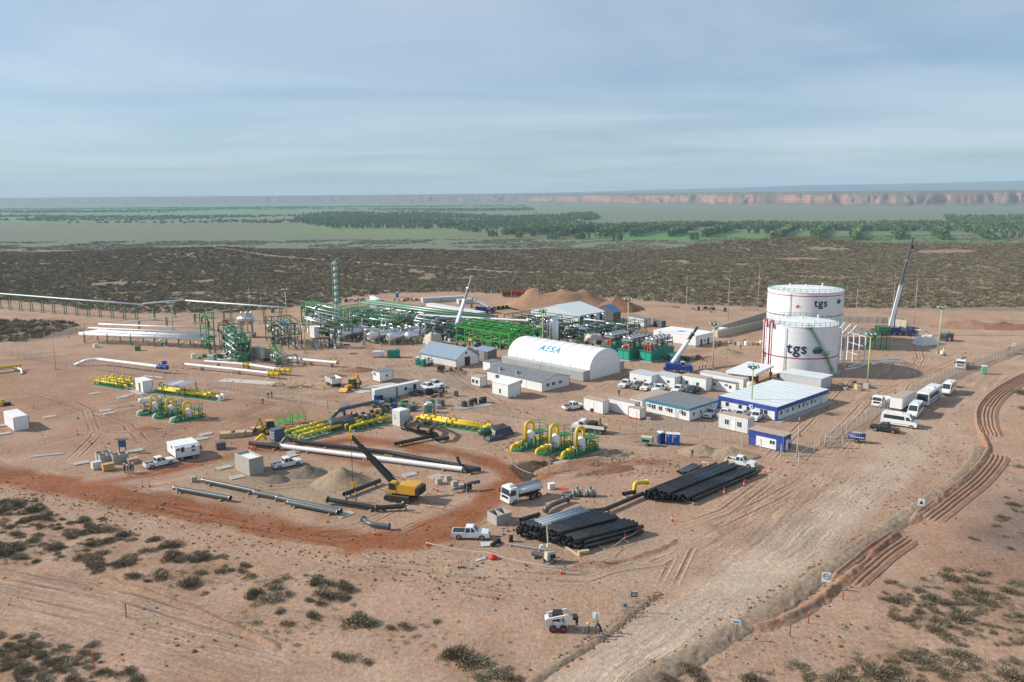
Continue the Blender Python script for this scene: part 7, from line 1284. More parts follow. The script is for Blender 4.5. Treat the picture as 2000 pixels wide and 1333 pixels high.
for (x, y, yt, l_) in ((1422, 622, 526, 'tall pale lightning pole left of the tanks, left one'), (1480, 608, 514, 'tall pale lightning pole left of the tanks, right one'), (1671, 632, 545, 'lightning pole close behind the rear tank'), (1742, 632, 533, 'lightning pole behind the tall crane boom'), (1785, 636, 525, 'lightning pole right of the tall crane boom'), (1339, 650, 538, 'tall pale pole behind the white modular block'), (109, 722, 630, 'bare pole on the left yard'), (135, 660, 620, 'bare pole beside the scrub at the left'), (488, 608, 548, 'bare pole behind the raised vessel'), (511, 612, 572, 'shorter bare pole behind the raised vessel'), (830, 672, 590, 'bare pole among the horizontal vessels'), (1050, 610, 553, 'bare pole left of the big earth heap'), (870, 778, 722, 'pale post standing before the workshop'), (780, 608, 568, 'white antenna mast in the storage yard'), (1557, 892, 815, 'thin pole with a yellow green flag at the gate'), (545, 640, 585, 'bare pole left of the low post row')): pole(l_, x, y, yt)
FL = [o for o in C.objects if o.get('label', '').startswith('thin pole with a yellow')][0]; MB().bar((0, 0, 4.2), (.6, 0, 3.7), .03, .5).part('flag', mat('lime_flag', (.45, .5, .08), .8), FL)
def fence(label, pts, step=3.2, h=2.0, m_=POSTM, mesh=False, w_=.13):
    w = [P(*q) for q in pts]; t = thing('fence', label, 'fence', w[0]); pm = MB().box(0, 0, 0, w_, w_, h).mesh('post', m_); tm = MB().bar((0, 0, h - .05), (.25, 0, h + .3), w_ * .8).mesh('post_arm', m_); wm = mat('fence_wire', (.30, .29, .28), .6, .3)
    for a, b in zip(w[:-1], w[1:]):
        n = max(1, round((b - a).length / step)); d = (b - a) / n; an = math.atan2(d.y, d.x); Ls = d.length; q = MB()
        if mesh:
            for k in range(11): q.bar((0, 0, .1 + k * (h - .2) / 10), (Ls, 0, .1 + k * (h - .2) / 10), .03)
            for k in range(int(Ls / .28)): q.bar((.14 + k * .28, 0, .05), (.14 + k * .28, 0, h), .022)
        else:
            for k in range(4): q.bar((0, 0, .35 + k * .5), (Ls, 0, .35 + k * .5), .022)
        wme = q.mesh('wire_panel', wm)
        for k in range(n):
            p = a + d * k; p.z = zg(p.x, p.y); o = put(pm, 'post', t, p - w[0], an + random.gauss(0, .1)); put(tm, 'post_arm', t, p - w[0], an + 1.57); put(wme, 'wire_panel', t, p - w[0], an)
            if k % 9 == 4: MB().bar(p - w[0] + Vector((0, 0, h * .8)), p - w[0] + d.normalized() * 1.2, .1).part('stay', m_, t)
fence('chain link fence along the right side of the yard by the parked bus', [(1600, 876), (1700, 818), (1780, 772), (1870, 730), (1940, 703), (2060, 655)], 2.6, 2.0, POSTM, True, .1); fence('wire fence with concrete posts in front of the guard house', [(1560, 905), (1525, 890), (1448, 872), (1330, 851), (1240, 846), (1180, 850)], 4.2)
fence('wire fence crossing the yard from the blue toilets past the yellow manifold', [(1178, 848), (1120, 833), (1060, 826), (960, 811), (865, 795)], 4.2); fence('wire fence between the plant and the left yard', [(0, 690), (60, 704), (140, 716), (260, 735), (360, 748), (470, 768), (560, 782)], 4.0); fence('wire fence right of the dump body and the timber heap', [(560, 782), (640, 800), (720, 800), (800, 795), (862, 795)], 4.4); fence('wire fence from the launcher lines to the green generators', [(545, 760), (640, 738), (720, 722), (785, 712)], 4.5)
fence('boundary wire fence behind the storage yard and the earth heaps', [(700, 582), (780, 574), (900, 572), (1020, 578), (1120, 586), (1300, 598), (1420, 606), (1500, 608)], 5.5, 2.3); fence('boundary wire fence behind the right side of the site', [(1650, 611), (1760, 614), (1850, 618), (2030, 622)], 5.5, 2.3); fence('boundary wire fence beside the scrub at the left edge', [(-40, 672), (60, 667), (140, 655), (165, 642), (230, 640)], 4.5, 2.0); fence('far boundary fence behind the overhead pipeline', [(-40, 592), (120, 600), (260, 612), (400, 622)], 5.5, 2.0)
# gates
def gate(label, a_px, b_px, h=2.0):
    a, b = P(*a_px), P(*b_px); t = thing('yard_gate', label, 'gate', a, math.atan2((b - a).y, (b - a).x)); L0 = (b - a).length
    for x in (0, L0): sm().tube([(x, 0, 0), (x, 0, h + .2)], .08, 8).part('gate_post', POSTM, t)
    for z in (.2, h): sm().tube([(0, 0, z), (L0, 0, z)], .05, 6).part('rail', POSTM, t)
    sm().tube([(0, 0, .2), (L0, 0, h)], .04, 6).part('diagonal', POSTM, t)
    q = MB()
    for k in range(int(L0 / .3)): q.bar((.15 + .3 * k, 0, .2), (.15 + .3 * k, 0, h), .02)
    q.part('wire_mesh', mat('fence_wire'), t)
gate('open wire mesh gate leaf standing by the dark blue water trailer', (1612, 873), (1645, 876)); gate('wire mesh gate leaf beside the guard house', (1556, 892), (1590, 886)); gate('low white frame gate near the flatbed truck', (1752, 770), (1776, 772), 1.2)
def sign(label, px, py, w_, h_, z, face, board, mark=None, m2=NAVY, back=False):
    p = P(px, py); t = thing('road_sign', label, 'sign', p, R(face)); sm().tube([(0, 0, 0), (0, 0, z + h_)], .045, 6).part('post', STEEL, t); bd = MB().box(.06, 0, z, .04, w_, h_).part('board', board, t)
    if mark == 'ring':
        b = sm(); b.tube([(.1, w_ * .34 * math.cos(2 * math.pi * j / 16), z + h_ * .6 + w_ * .34 * math.sin(2 * math.pi * j / 16)) for j in range(17)], .035, 5, False); b.part('ring_mark', m2, bd); MB().box(.1, 0, z + h_ * .58, .02, w_ * .35, .08).part('bar_mark', m2, bd)
    elif mark == 'tri': MB().add([(.1, -w_ * .3, z + h_ * .25), (.1, w_ * .3, z + h_ * .25), (.1, 0, z + h_ * .8)], [(0, 1, 2)]).part('triangle_mark', m2, bd)
    elif mark == 'text':
        for k in range(2): MB().box(.1, 0, z + h_ * (.3 + .3 * k), .02, w_ * .7, h_ * .14).part('text_line', m2, bd)
sign('white road sign with a round symbol beside the furrows', 1612, 1152, 1.0, 1.25, 1.0, -110, WHITE, 'ring', GREYC); sign('white road sign with a small symbol farther up the gravel road', 1798, 998, .9, 1.1, .8, -110, WHITE, 'tri', NAVY); sign('white board sign on a thin post at the road shoulder', 1436, 1250, .95, .45, 1.9, -110, WHITE, 'text', TEALB); sign('dark board sign with white text left of the road mouth', 1238, 1196, .75, .55, 1.9, -90, NAVY, 'text', WHITE); sign('diamond warning sign left of the dark board sign', 1221, 1202, .75, .75, .9, -100, GREYP, 'tri', NAVY); sign('white sign seen from behind that the two workers are setting up', 1163, 1236, .75, .75, 1.6, 70, WHITE); sign('small white notice sign by the trench', 1073, 925, .55, .6, 1.5, -100, WHITE, 'text', NAVY); sign('small white sign on the chain link fence far right', 1979, 690, .8, .8, 2.2, -120, WHITE, 'text', RED); sign('small notice board in front of the skid cabin', 1266, 828, .8, .7, .7, -110, WHITE, 'text', NAVY); sign('rust coloured board sign behind the bonneted truck', 1156, 815, .8, .7, 1.2, -100, RUST, None)
for (x, y, l_, m_, h) in ((247, 1207, 'thin red stake beside the bottom left sand track', RUST, 1.6), (183, 1310, 'orange marker post in the bottom left shrubs', ORANGE, 1.9), (1579, 1218, 'red marker stake beside the road berm', RED, 1.0), (1646, 1172, 'red marker stake below the furrows', RED, .9), (1543, 1244, 'thin brown stake below the road berm', RUST, 1.2)): single('marker_stake', MB().box(0, 0, 0, .08, .08, h).box(0, 0, h, .14, .14, .1), m_, l_, 'stake', P(x, y))
# info board, left
t = thing('notice_board', 'roofed blue notice board standing on the left yard', 'notice board', P(240, 884), R(0))
for s in (-.6, .6): MB().box(s, 0, 0, .12, .12, 2.6).part('post', DARK, t)
MB().box(0, 0, 1.0, 1.1, .08, 1.3).part('panel', mat('board_blue', (.05, .12, .25), .5), t); MB().box(0, 0, 2.55, 2.2, 1.0, .1).part('roof', GREYC, t); MB().box(0, 0, 0, 2.6, 1.6, .1).part('slab', CONC, t)
# cones and delineator posts with tape
CONE = thing('traffic_cone', 'x', 'cone'); b = sm(); b.lathe([(.17, .05), (.11, .45), (.05, .95), (.045, 1.15), (.01, 1.16)], 0, 0, 12, True); b.part('cone_body', ORANGE, CONE); MB().lathe([(.125, .38), (.105, .55)], 0, 0, 12).part('reflective_band', WHITE, CONE); MB().box(0, 0, 0, .42, .42, .06).part('foot', ORANGE, CONE)
cones = [(895, 1110, 'before the mixer at the near pipe stack'), (1096, 1121, 'beside the small blue signs'), (1135, 1103, 'in front of the near pipe stack corner'), (1220, 1056, 'right of the near pipe stack, nearer one'), (1248, 1043, 'right of the near pipe stack, farther one'), (833, 1066, 'at the haul road bend behind the pickup'), (1313, 1018, 'on open sand below the far pipe stack'), (1453, 950, 'right of the far pipe stack, farther one'), (1414, 966, 'right of the far pipe stack, nearer one'), (1494, 923, 'left one of the pair beyond the far pipe stack'), (1504, 917, 'right one of the pair beyond the far pipe stack'), (1538, 904, 'at the fence corner by the guard house'), (1611, 866, 'at the gate post'), (278, 952, 'left one of the pair at the haul road fork'), (292, 951, 'right one of the pair at the haul road fork'), (341, 987, 'alone on the red haul road edge'), (732, 1046, 'at the lower edge of the pipe yard'), (854, 960, 'beside the crawler crane'), (486, 876, 'first of three behind the concrete box'), (492, 879, 'second of three behind the concrete box'), (498, 878, 'third of three behind the concrete box'), (578, 886, 'behind the white pickup at the slabs'), (434, 877, 'at the dark crate by the caravan'), (152, 850, 'on a slab in the left yard'), (66, 798, 'on a slab before the plain white kiosk'), (1884, 690, 'by the right light mast'), (1744, 715, 'near the white beams'), (1793, 708, 'right of the white beams'), (1760, 790, 'near the flatbed truck'), (832, 1100, 'left end of the tape')]
for i, (x, y, l_) in enumerate(cones[:-1]):
    p = P(x, y); l_ = 'orange cone ' + l_
    if i == 0: CONE.location = p; tag(CONE, l_, None, 'orange cones')
    else: dup(CONE, p, random.uniform(0, 1), l_, 'orange cones')
def tape(label, pts, m_, z=.9, r=.035):
    w = [P(q[0], q[1], z) for q in pts]; c = Vector((w[0].x, w[0].y, 0)); o = []
    for a, b in zip(w[:-1], w[1:]):
        for j in range(6): t = j / 6; q = a.lerp(b, t); q.z -= .25 * 4 * t * (1 - t); o.append(q - c)
    single('barrier_tape', sm().tube(o + [w[-1] - c], r, 5), m_, label, 'tape', c)
TP = mat('tape_white', (.70, .55, .48), .7); tape('pale barrier tape from the haul road bend to the cone before the mixer', [(833, 1060), (950, 1079), (1097, 1110)], TP); tape('pale barrier tape along the right side of the near pipe stack', [(1136, 1092), (1180, 1075), (1220, 1050), (1248, 1034)], TP); tape('pale hose across the trench mouth', [(1003, 908), (1040, 925)], TP, .4); tape('white hose trailing from the right separator', [(1146, 878), (1180, 888), (1215, 890)], TP, .3); tape('red and white pole line beside the lower pipes', [(345, 960), (420, 968), (500, 985)], mat('tape_red', (.5, .14, .1), .7), .3)
# small blue signs by the tape
sign('blue notice signs on a low post at the barrier tape', 1103, 1122, .35, .35, .9, -95, TEALB, 'text', WHITE)
# ================================================================== HEAPS
def heap(label, px, py, rx, ry, h, m_, ang=0, seed=0, name='earth_heap', peaks=1, rough=.22):
    n, k = 40, 16; r = random.Random(seed); pk = [(0, 0, 1)] + [(r.uniform(-.5, .5), r.uniform(-.25, .25), r.uniform(.5, .9)) for _ in range(peaks - 1)]; o = []; f = []
    for i in range(k + 1):
        for j in range(n):
            a = 2 * math.pi * j / n; q = i / k; x, y = q * math.cos(a) * 1.05, q * math.sin(a) * 1.05; z = max(w_ * max(0, 1 - math.hypot((x - cx) * 1.0, (y - cy)) / max(.35, 1 - .45 * math.hypot(cx, cy))) ** 1.08 for cx, cy, w_ in pk)
            wob = float(fbm(np.array([x * 2.2 + seed * 3]), np.array([y * 2.2]), 4, 1)[0]); o.append((x * rx * (1 + .14 * wob), y * ry * (1 + .14 * wob), h * max(-.04, z * (1 + rough * wob) + rough * .25 * wob * (1 - q)) - (.1 if i == k else 0)))
    for i in range(k):
        for j in range(n): f.append((i * n + j, i * n + (j + 1) % n, (i + 1) * n + (j + 1) % n, (i + 1) * n + j))
    b = sm(); b.add(o, f); p = P(px, py); single(name, b, m_, label, 'heap', (p.x, p.y, zg(p.x, p.y)), R(ang))
heap('tall pale sand heap beside the crawler crane', 668, 942, 5.0, 4.2, 2.6, SANDM, 0, 1, rough=.1); heap('dark gravel heap behind the sand heap', 600, 925, 3.4, 3.0, 1.5, GRAVEL, 0, 2); heap('small dark gravel heap in front of the white pickup', 540, 938, 2.3, 2.0, 1.0, GRAVEL, 0, 3)
heap('large brown earth mountain behind the pale warehouse', 1095, 600, 22, 15, 8.2, SOIL, 0, 5, peaks=5, rough=.4); heap('red earth cone right of the brown earth mountain', 1203, 606, 11, 9, 6.2, SOILR, 0, 6, peaks=2); heap('olive brown earth heap right of the blue toilets', 1372, 884, 4.6, 3.2, 1.6, SANDM, 0, 8, peaks=2); heap('olive brown earth heap before the guard house', 1425, 889, 5.2, 3.0, 1.4, SANDM, 0, 9, peaks=3)
heap('dark soil heap behind the caravan office', 360, 876, 3.4, 2.6, 1.9, GRAVEL, 0, 10); heap('low red soil heap by the single dark roofed cabin', 700, 724, 5.5, 3.0, 1.0, SOILR, 0, 11, peaks=3); heap('red soil heap in front of the timber pile', 650, 735, 4, 2.2, .8, SOILR, 0, 12, peaks=2); heap('low dug earth by the left separators', 286, 838, 3.0, 1.4, .5, SOILR, 0, 13, peaks=3); heap('brown earth bank at the far right fence', 1895, 638, 14, 7, 2.2, SOIL, 0, 14, peaks=3); heap('dark red earth bank right of the brown bank', 1955, 640, 13, 6, 2.0, SOILR, 0, 15, peaks=3); heap('gravel heap right of the workshop', 904, 730, 3.0, 2.2, .9, GRAVEL, 0, 16); heap('sand heap right of the workshop gravel', 928, 731, 3.4, 2.0, .8, SANDM, 0, 17); heap('brown spoil heap by the right wall of the modular block', 1420, 690, 5, 3, 1.6, SANDM, 0, 18, peaks=3); heap('red clod heap beside the haul road fork', 1190, 918, 5, 2.2, .8, SOILR, 20, 19, peaks=4); heap('pale clod bank along the trench', 1020, 890, 6, 2.0, .6, SOIL, -25, 20, peaks=4); heap('pale clod bank below the right separators', 1110, 910, 7, 2.2, .7, SOIL, 35, 21, peaks=5)
# ================================================================== BOXES, DRUMS, TANKS, TOILETS
def toilet(label, px, py, ang, m_, grp):
    t = thing('portable_toilet', label, 'toilet', P(px, py), R(ang), grp); MB().box(0, 0, .08, 1.15, 1.15, 2.05).part('cabin', m_, t); b = MB(); b.prof([(-.62, 2.13), (-.4, 2.32), (.4, 2.32), (.62, 2.13)], 1.24); b.part('roof', mat('toilet_roof', (.62, .66, .66), .5), t); MB().box(.585, 0, .2, .03, .8, 1.8).part('door', m_, t); MB().box(.6, -.2, 1.65, .03, .25, .2).part('sign', WHITE, t); MB().box(0, 0, 0, 1.25, 1.25, .08).part('base', DARK, t); MB().cyl(-.4, .4, 2.2, 2.6, .06, 6).part('vent_pipe', DARK, t)
GB = 'blue portable toilets'; toilet('blue portable toilet, leftmost of three by the fence', 1291, 866, 200, mat('toilet_navy', (.012, .04, .17), .45), GB); toilet('blue portable toilet, middle of three by the fence', 1307, 868, -100, ROYAL, GB); toilet('blue portable toilet, rightmost of three by the fence', 1321, 869, -100, ROYAL, GB)
GG = 'teal portable toilets'; toilet('teal portable toilet, left of two by the workshop', 817, 713, -110, TEAL, GG); toilet('teal portable toilet, right of two by the workshop', 826, 716, -110, TEAL, GG); toilet('teal portable toilet at the pale arch riser', 838, 806, -100, TEAL, GG); toilet('pale green portable toilet beside the chain link fence', 1921, 731, -110, mat('toilet_pale_green', (.16, .40, .30), .5), GG); toilet('teal portable toilet far back in the storage yard', 776, 581, -90, TEAL, GG); toilet('teal portable toilet behind the low post row', 533, 611, -90, TEAL, GG)
def genset(label, px, py, ang, L0, W0, H0, m_, grp=None):
    t = thing('generator', label, 'generator', P(px, py), R(ang), grp); MB().bb(0, L0, 0, W0, .2, H0).part('housing', m_, t); MB().bb(-.05, L0 + .05, -.05, W0 + .05, H0, H0 + .06).part('roof', m_, t); MB().bb(-.1, L0 + .1, .1, W0 - .1, 0, .2).part('skid', DARK, t)
    for k in range(3): MB().bb(L0 * (.08 + .3 * k), L0 * (.32 + .3 * k), -.03, 0, .4, H0 - .25).part('panel_door', m_, t)
    MB().bb(-.03, 0, .2, W0 - .2, .5, H0 - .4).part('louvre', DARK, t); MB().cyl(L0 * .8, W0 / 2, H0, H0 + .6, .1, 8).part('exhaust', DARK, t)
genset('green generator set beside the white one left of the workshop', 757, 700, 10, 3.6, 1.8, 2.2, TEAL); genset('small white generator set left of the green one', 729, 699, 10, 3.0, 1.5, 1.7, CONT); genset('teal box standing beside the rough terrain crane', 1315, 710, 40, 3.4, 2.4, 2.3, TEAL)
def black_tank(label, px, py, r, h): t = thing('water_tank', label, 'water tank', P(px, py), 0, 'black plastic water tanks'); b = sm(); b.lathe([(r, .1), (r * 1.03, h * .3), (r, h * .32), (r * 1.03, h * .6), (r, h * .62), (r, h * .88), (r * .6, h), (.2, h * 1.03)], 0, 0, 18, True); b.part('body', DARK, t); MB().cyl(0, 0, h, h * 1.12, r * .3, 10).part('lid', mat('lid_grey', (.2, .21, .22), .5), t); MB().cyl(0, 0, 0, .1, r * 1.1, 14).part('plinth', CONC, t)
for x, y, r, l_ in ((907, 795, .7, 'leftmost'), (920, 792, .62, 'second'), (927, 789, .62, 'third'), (943, 787, .9, 'rightmost and largest')): black_tank('black plastic water tank, %s of the four on the slab' % l_, x, y, r, 1.3)
single('slab', MB().box(0, 0, 0, 8.5, 2.6, .08), CONC, 'pale concrete slab under the black water tanks', 'slab', P(926, 794), R(28))
def drum(label, px, py, m_, grp, z=0): b = sm(); b.lathe([(.29, 0), (.29, .28), (.305, .3), (.29, .32), (.29, .58), (.305, .6), (.29, .62), (.29, .88), (.02, .88)], 0, 0, 14, True); p = P(px, py); p.z = z; single('drum', b, m_, label, 'drum', p, 0, grp)
drum('yellow drum right of the signed white cabin', 1432, 774, YEL, 'drums by the signed cabin'); drum('rust red drum beside the yellow drum', 1424, 774, RUST, 'drums by the signed cabin'); drum('black drum standing left of the near pipe stack', 998, 1058, DARK, None); drum('yellow tall tank drum before the blue office', 1466, 772, YEL, None)
b = sm(); b.lathe([(1.1, .1), (1.1, 2.6), (.9, 2.9), (.3, 3.0)], 0, 0, 16, True); single('fibre_tank', b, mat('fibre_yellow', (.52, .50, .33), .6), 'pale yellow upright tank behind the blue office light mast', 'tank', P(1467, 770))
# concrete slabs lying flat
SL = [(212, 808, 'left of the green stand, front'), (206, 803, 'left of the green stand, back'), (97, 815, 'behind the plain white kiosk'), (8, 848, 'left of the plain white kiosk'), (5, 832, 'at the left picture edge'), (402, 849, 'right of the caravan, back one'), (394, 858, 'right of the caravan, front one'), (266, 881, 'beside the notice board'), (160, 905, 'left of the concrete pits'), (574, 884, 'behind the white pickup, upper one'), (568, 891, 'behind the white pickup, lower one'), (438, 914, 'left of the open concrete box'), (463, 933, 'at the foot of the open concrete box'), (852, 932, 'right of the crawler crane'), (800, 928, 'behind the crawler crane'), (674, 1006, 'at the ends of the twin grey pipes'), (186, 769, 'by the small metering skid, left'), (240, 777, 'by the white kiosk, front'), (249, 773, 'by the white kiosk, back'), (1095, 905, 'below the right separators')]
SLM = MB().box(0, 0, 0, 2.4, 1.7, .16).mesh('concrete_slab', CONC)
for x, y, l_ in SL: tag(put(SLM, 'concrete_slab', None, P(x, y), R(random.choice((38, 42, 46)))), 'flat grey concrete slab ' + l_, 'slab', 'flat concrete slabs on the yard')
single('paved_pad', MB().box(0, 0, 0, 16, 3.6, .06), mat('pale_pad', (.50, .46, .40), .9), 'long pale concrete pad before the launcher lines', 'slab', P(485, 746), R(-16)); single('paved_pad', MB().box(0, 0, 0, 12, 5, .06), MATS['pale_pad'], 'pale concrete pad around the single dark roofed cabin', 'slab', P(735, 758), R(40))
# concrete pits and crates
def pit(label, px, py, ang, L0, W0, H0, grp, cells=2, m_=CONC):
    t = thing('concrete_pit', label, 'concrete box', P(px, py), R(ang), grp); w_ = .12
    for y in (0, W0 - w_): MB().bb(0, L0, y, y + w_, 0, H0).part('long_wall', m_, t)
    for k in range(cells + 1): x = (L0 - w_) * k / cells; MB().bb(x, x + w_, w_, W0 - w_, 0, H0 - .002).part('cross_wall', m_, t)
    MB().bb(w_, L0 - w_, w_, W0 - w_, .1, .2).part('floor', m_, t)
GC = 'open concrete pits'; pit('open concrete pit pair, front left of the group by the four workers', 197, 908, 40, 2.6, 1.6, 1.5, GC); pit('open concrete pit pair, back of the group by the four workers', 190, 902, 40, 2.4, 1.6, 1.4, GC); pit('open concrete pit, right of the group by the four workers', 222, 908, 40, 2.6, 2.0, 1.6, GC); pit('twin open concrete chambers between the pickup and the near pipe stack', 970, 1028, 35, 2.6, 2.4, 1.5, None)
def crate(label, px, py, ang, L0, W0, H0, m_=WOOD, grp=None):
    t = thing('crate', label, 'crate', P(px, py), R(ang), grp); MB().bb(.03, L0 - .03, .03, W0 - .03, .1, H0).part('panel_box', m_, t); n = max(2, int(L0 / .7))
    for k in range(n + 1): x = L0 * k / n; MB().bb(x - .05, x + .05, 0, W0, .08, H0 + .03).part('batten', m_, t)
    for y in (.1, W0 - .2): MB().bb(0, L0, y, y + .1, 0, .1).part('runner', m_, t)
GK = 'pale timber crates on the yard'; crate('pale timber crate, left one of the row before the backhoe', 429, 858, 12, 3.0, 2.0, 1.0, WOOD, GK); crate('pale timber crate, middle one of the row before the backhoe', 450, 856, 12, 2.6, 2.0, 1.0, WOOD, GK); crate('pale timber crate, right one of the row before the backhoe', 470, 853, 12, 2.2, 2.0, .8, WOOD, GK); crate('pale timber crate beside the backhoe bucket', 489, 848, 10, 2.0, 1.6, 1.1, WOOD, GK); crate('yellow wooden box in front of the concrete pits', 203, 922, 40, 1.7, 1.2, 1.2, mat('ochre_wood', (.50, .34, .13), .8, var=.2)); crate('white grey box left of the yellow wooden box', 183, 919, 45, 1.4, 1.2, 1.3, mat('pale_grey')); crate('pinkish box behind the four workers', 252, 908, 40, 1.6, 1.2, .9, mat('pink_box', (.50, .33, .26), .8)); crate('orange plywood box inside the green building frame', 922, 672, 40, 3.2, 2.0, 1.6, WOOD); crate('dark crate right of the caravan office', 424, 880, 30, 1.6, 1.4, 1.3, GREYC); crate('small white equipment box behind the water truck', 1074, 958, 20, .9, .8, 1.0, CONT); crate('timber block at the front corner of the near pipe stack', 1132, 1085, 20, 1.4, .6, .45)
# blue cabinet with chevrons
t = thing('blue_cabinet', 'dark blue box with chevron front at the start of the pipelines', 'cabinet', P(537, 864), R(45)); MB().bb(0, 2.2, 0, 1.9, 0, 2.3).part('box', mat('slate_blue', (.075, .10, .17), .55), t); MB().bb(.1, 2.1, .1, 1.8, 2.3, 2.36).part('top_tray', GREYC, t)
for k in range(3): MB().bar((-.04, .95, .4 + .55 * k), (-.04, 1.8, .9 + .55 * k), .05, .16).part('chevron', GREYP, t); MB().bar((-.04, .95, .4 + .55 * k), (-.04, .1, .9 + .55 * k), .05, .16).part('chevron', GREYP, t)
# cement mixer / light tower in front
t = thing('light_tower_trailer', 'beige light tower trailer with folded mast in front of the near pipe stack', 'trailer', P(1074, 1098), R(20)); BEI = mat('beige_paint', (.50, .45, .36), .55, dust=.25); MB().box(0, 0, .45, 1.3, 1.1, 1.1, 0, .8, .8).part('housing', BEI, t); MB().box(.2, -.3, .7, .7, .6, .5).part('vent', DARK, t); MB().bar((-.2, 0, 1.5), (-.3, .3, 5.0), .16).part('mast', BEI, t); MB().bar((-.9, .3, 5.0), (.3, .3, 5.1), .1).part('lamp_bar', BEI, t); MB().bar((-1.2, -.6, .3), (1.6, .5, .25), .09).part('drawbar', DARK, t); MB().bar((-.8, .6, .3), (.9, -.7, .2), .08).part('outrigger', DARK, t)
for s in (-1, 1): wheel(t, 0, s * .6, .32, .2); MB().box(-.5 + s * .5, .5, 1.9, .45, .3, .4).part('floodlight', LAMP, t)
single('red_bag', sm().lathe([(.5, 0), (.6, .2), (.45, .5), (.1, .65)], 0, 0, 9, True), mat('red_plastic', (.62, .03, .02), .5), 'bright red bag lying at the barrier tape', 'bag', P(963, 1092)); single('scrap_sheet', MB().box(0, 0, .05, 1.4, .5, .08, .5).box(.3, .3, .1, 1.2, .25, .08, .8), GREYP, 'grey metal offcuts left of the red bag', 'scrap', P(939, 1094))
t = thing('steel_plate', 'grey steel plate with rolled edge in front of the white pickup', 'plate', P(956, 1064), R(8)); MB().box(0, 0, .1, 2.4, 1.4, .04).part('plate', GREYP, t); sm().tube([(.2, -.8, .3), (1.4, .5, .3)], .3, 10).part('rolled_edge', DARK, t)
for k, (x, y) in enumerate(((978, 1060), (984, 1045), (992, 1038), (1004, 1036), (1010, 1032))): t = thing('pipe_stand', 'dark pipe stand, %s from the front, left of the near pipe stack' % ORD[k], 'stand', P(x, y), 0, 'pipe stands'); MB().bar((0, 0, 0), (0, 0, .9), .06).part('stem', DARK, t); MB().bar((-.3, 0, .9), (.3, 0, .9), .07).part('crossbar', DARK, t); MB().box(0, 0, 0, .4, .4, .05).part('foot', DARK, t)
for k, (x, y) in enumerate(((1128, 970), (1154, 970))):
    t = thing('ball_valve', 'big grey green ball valve on the sand, %s one behind the near pipe stack' % ('left', 'right')[k], 'valve', P(x, y), R(5)); VG = mat('valve_grey_green', (.22, .27, .25), .5); b = sm(); b.lathe([(.05, .1), (.45, .22), (.62, .65), (.45, 1.08), (.1, 1.2)], 0, 0, 14); b.part('ball_body', VG, t); MB().cyl(0, 0, 1.15, 1.6, .12, 8).part('stem', DARK, t)
    for s in (-1, 1): sm().tube([(s * .55, 0, .62), (s * .8, 0, .62)], .55, 14).part('flange', VG, t)
loose('dark pump frame on the sand behind the near pipe stack', [(1098, 965), (1116, 969)], .3, GREYC); single('red_sheet', MB().box(0, 0, .5, 1.4, .8, .06), mat('red_plastic'), 'red sheet lid beside the dark pump frame', 'lid', P(1102, 962), R(10))
# concrete blocks and tripod pump works
for k, (x, y) in enumerate(((857, 945), (875, 939), (888, 950), (350, 962), (379, 941))): single('concrete_block', MB().box(0, 0, 0, .9, .9, .9), CONC, 'single square concrete block %s' % ('left of the pipe trestles', 'behind the pipe trestles', 'in front of the pipe trestles', 'under the left dark grey pipe', 'under the long dark grey pipe')[k], 'block', P(x, y), R(30))
t = thing('pump_set', 'pipe pump set on pale trestles right of the crawler crane', 'pump', P(912, 960), R(12)); b = sm(); b.tube(bends([(-2.4, 0, .6), (-.6, 0, .7), (.6, .3, 1.3), (2.2, .4, 1.3)], .4), .28, 8); b.part('pump_pipe', GREYC, t); MB().box(.2, .2, .3, 1.2, .8, .9).part('motor', DARK, t); MB().box(-.8, .5, .3, .7, .6, .8).part('gearbox', BEI, t)
for x in (-2.2, 0, 2.0):
    for s in (-1, 1): MB().bar((x - .3, s * .9, 0), (x, s * .2, 1.1), .07).part('trestle', BEI, t)
MB().bar((-2.2, -.9, .7), (2.2, -.7, .9), .06).part('guard_rail', RUST, t)
# green ladder platforms
for k, (x, y) in enumerate(((545, 838), (572, 829))):
    t = thing('access_platform', 'bright green steel access platform, %s one beside the backhoe' % ('front', 'rear')[k], 'platform', P(x, y), R(30), 'green access platforms'); GP_ = MATS['bright_green']; MB().bb(0, 2.8, 0, 1.6, 1.2, 1.28).part('deck', GP_, t)
    for x_ in (0, 1.4, 2.8):
        for y_ in (0, 1.6): MB().bar((x_, y_, 0), (x_, y_, 2.6), .08).part('post', GP_, t)
    for z in (1.9, 2.6):
        for (p0, p1) in (((0, 0), (2.8, 0)), ((0, 1.6), (2.8, 1.6)), ((2.8, 0), (2.8, 1.6))): MB().bar((*p0, z), (*p1, z), .06).part('rail', GP_, t)
    for j in range(5): MB().bb(-.3 * (j + 1), -.3 * j, .2, 1.4, 1.0 - .22 * j, 1.05 - .22 * j).part('step', GP_, t)
# green stair platform with booth by the tall crane
t = thing('stair_platform', 'green stair tower with booth beside the tall crane', 'stair tower', P(1722, 684), R(-10)); h = zat(P(1722, 684), 646)
for x in (-1.6, 0, 1.6):
    for y in (-1.4, 1.4): MB().box(x, y, 0, .22, .22, h + 1).part('column', GREEN, t)
MB().bb(-1.8, 1.8, -1.6, 1.6, h - .8, h - .65).part('deck', GREEN, t); MB().bb(-1.9, 1.9, -1.7, 1.7, h + .3, h + 1.3).part('booth_roof', GREEN, t); MB().bar((-1.8, -1.2, h - .7), (-5.6, -1.2, .1), .25, .9).part('stair_flight', GREEN, t)
for z in (.25, .5): MB().bar((-1.6, -1.4, h * z), (1.6, 1.4, h * z * 1.3), .1).part('brace', GREEN, t)
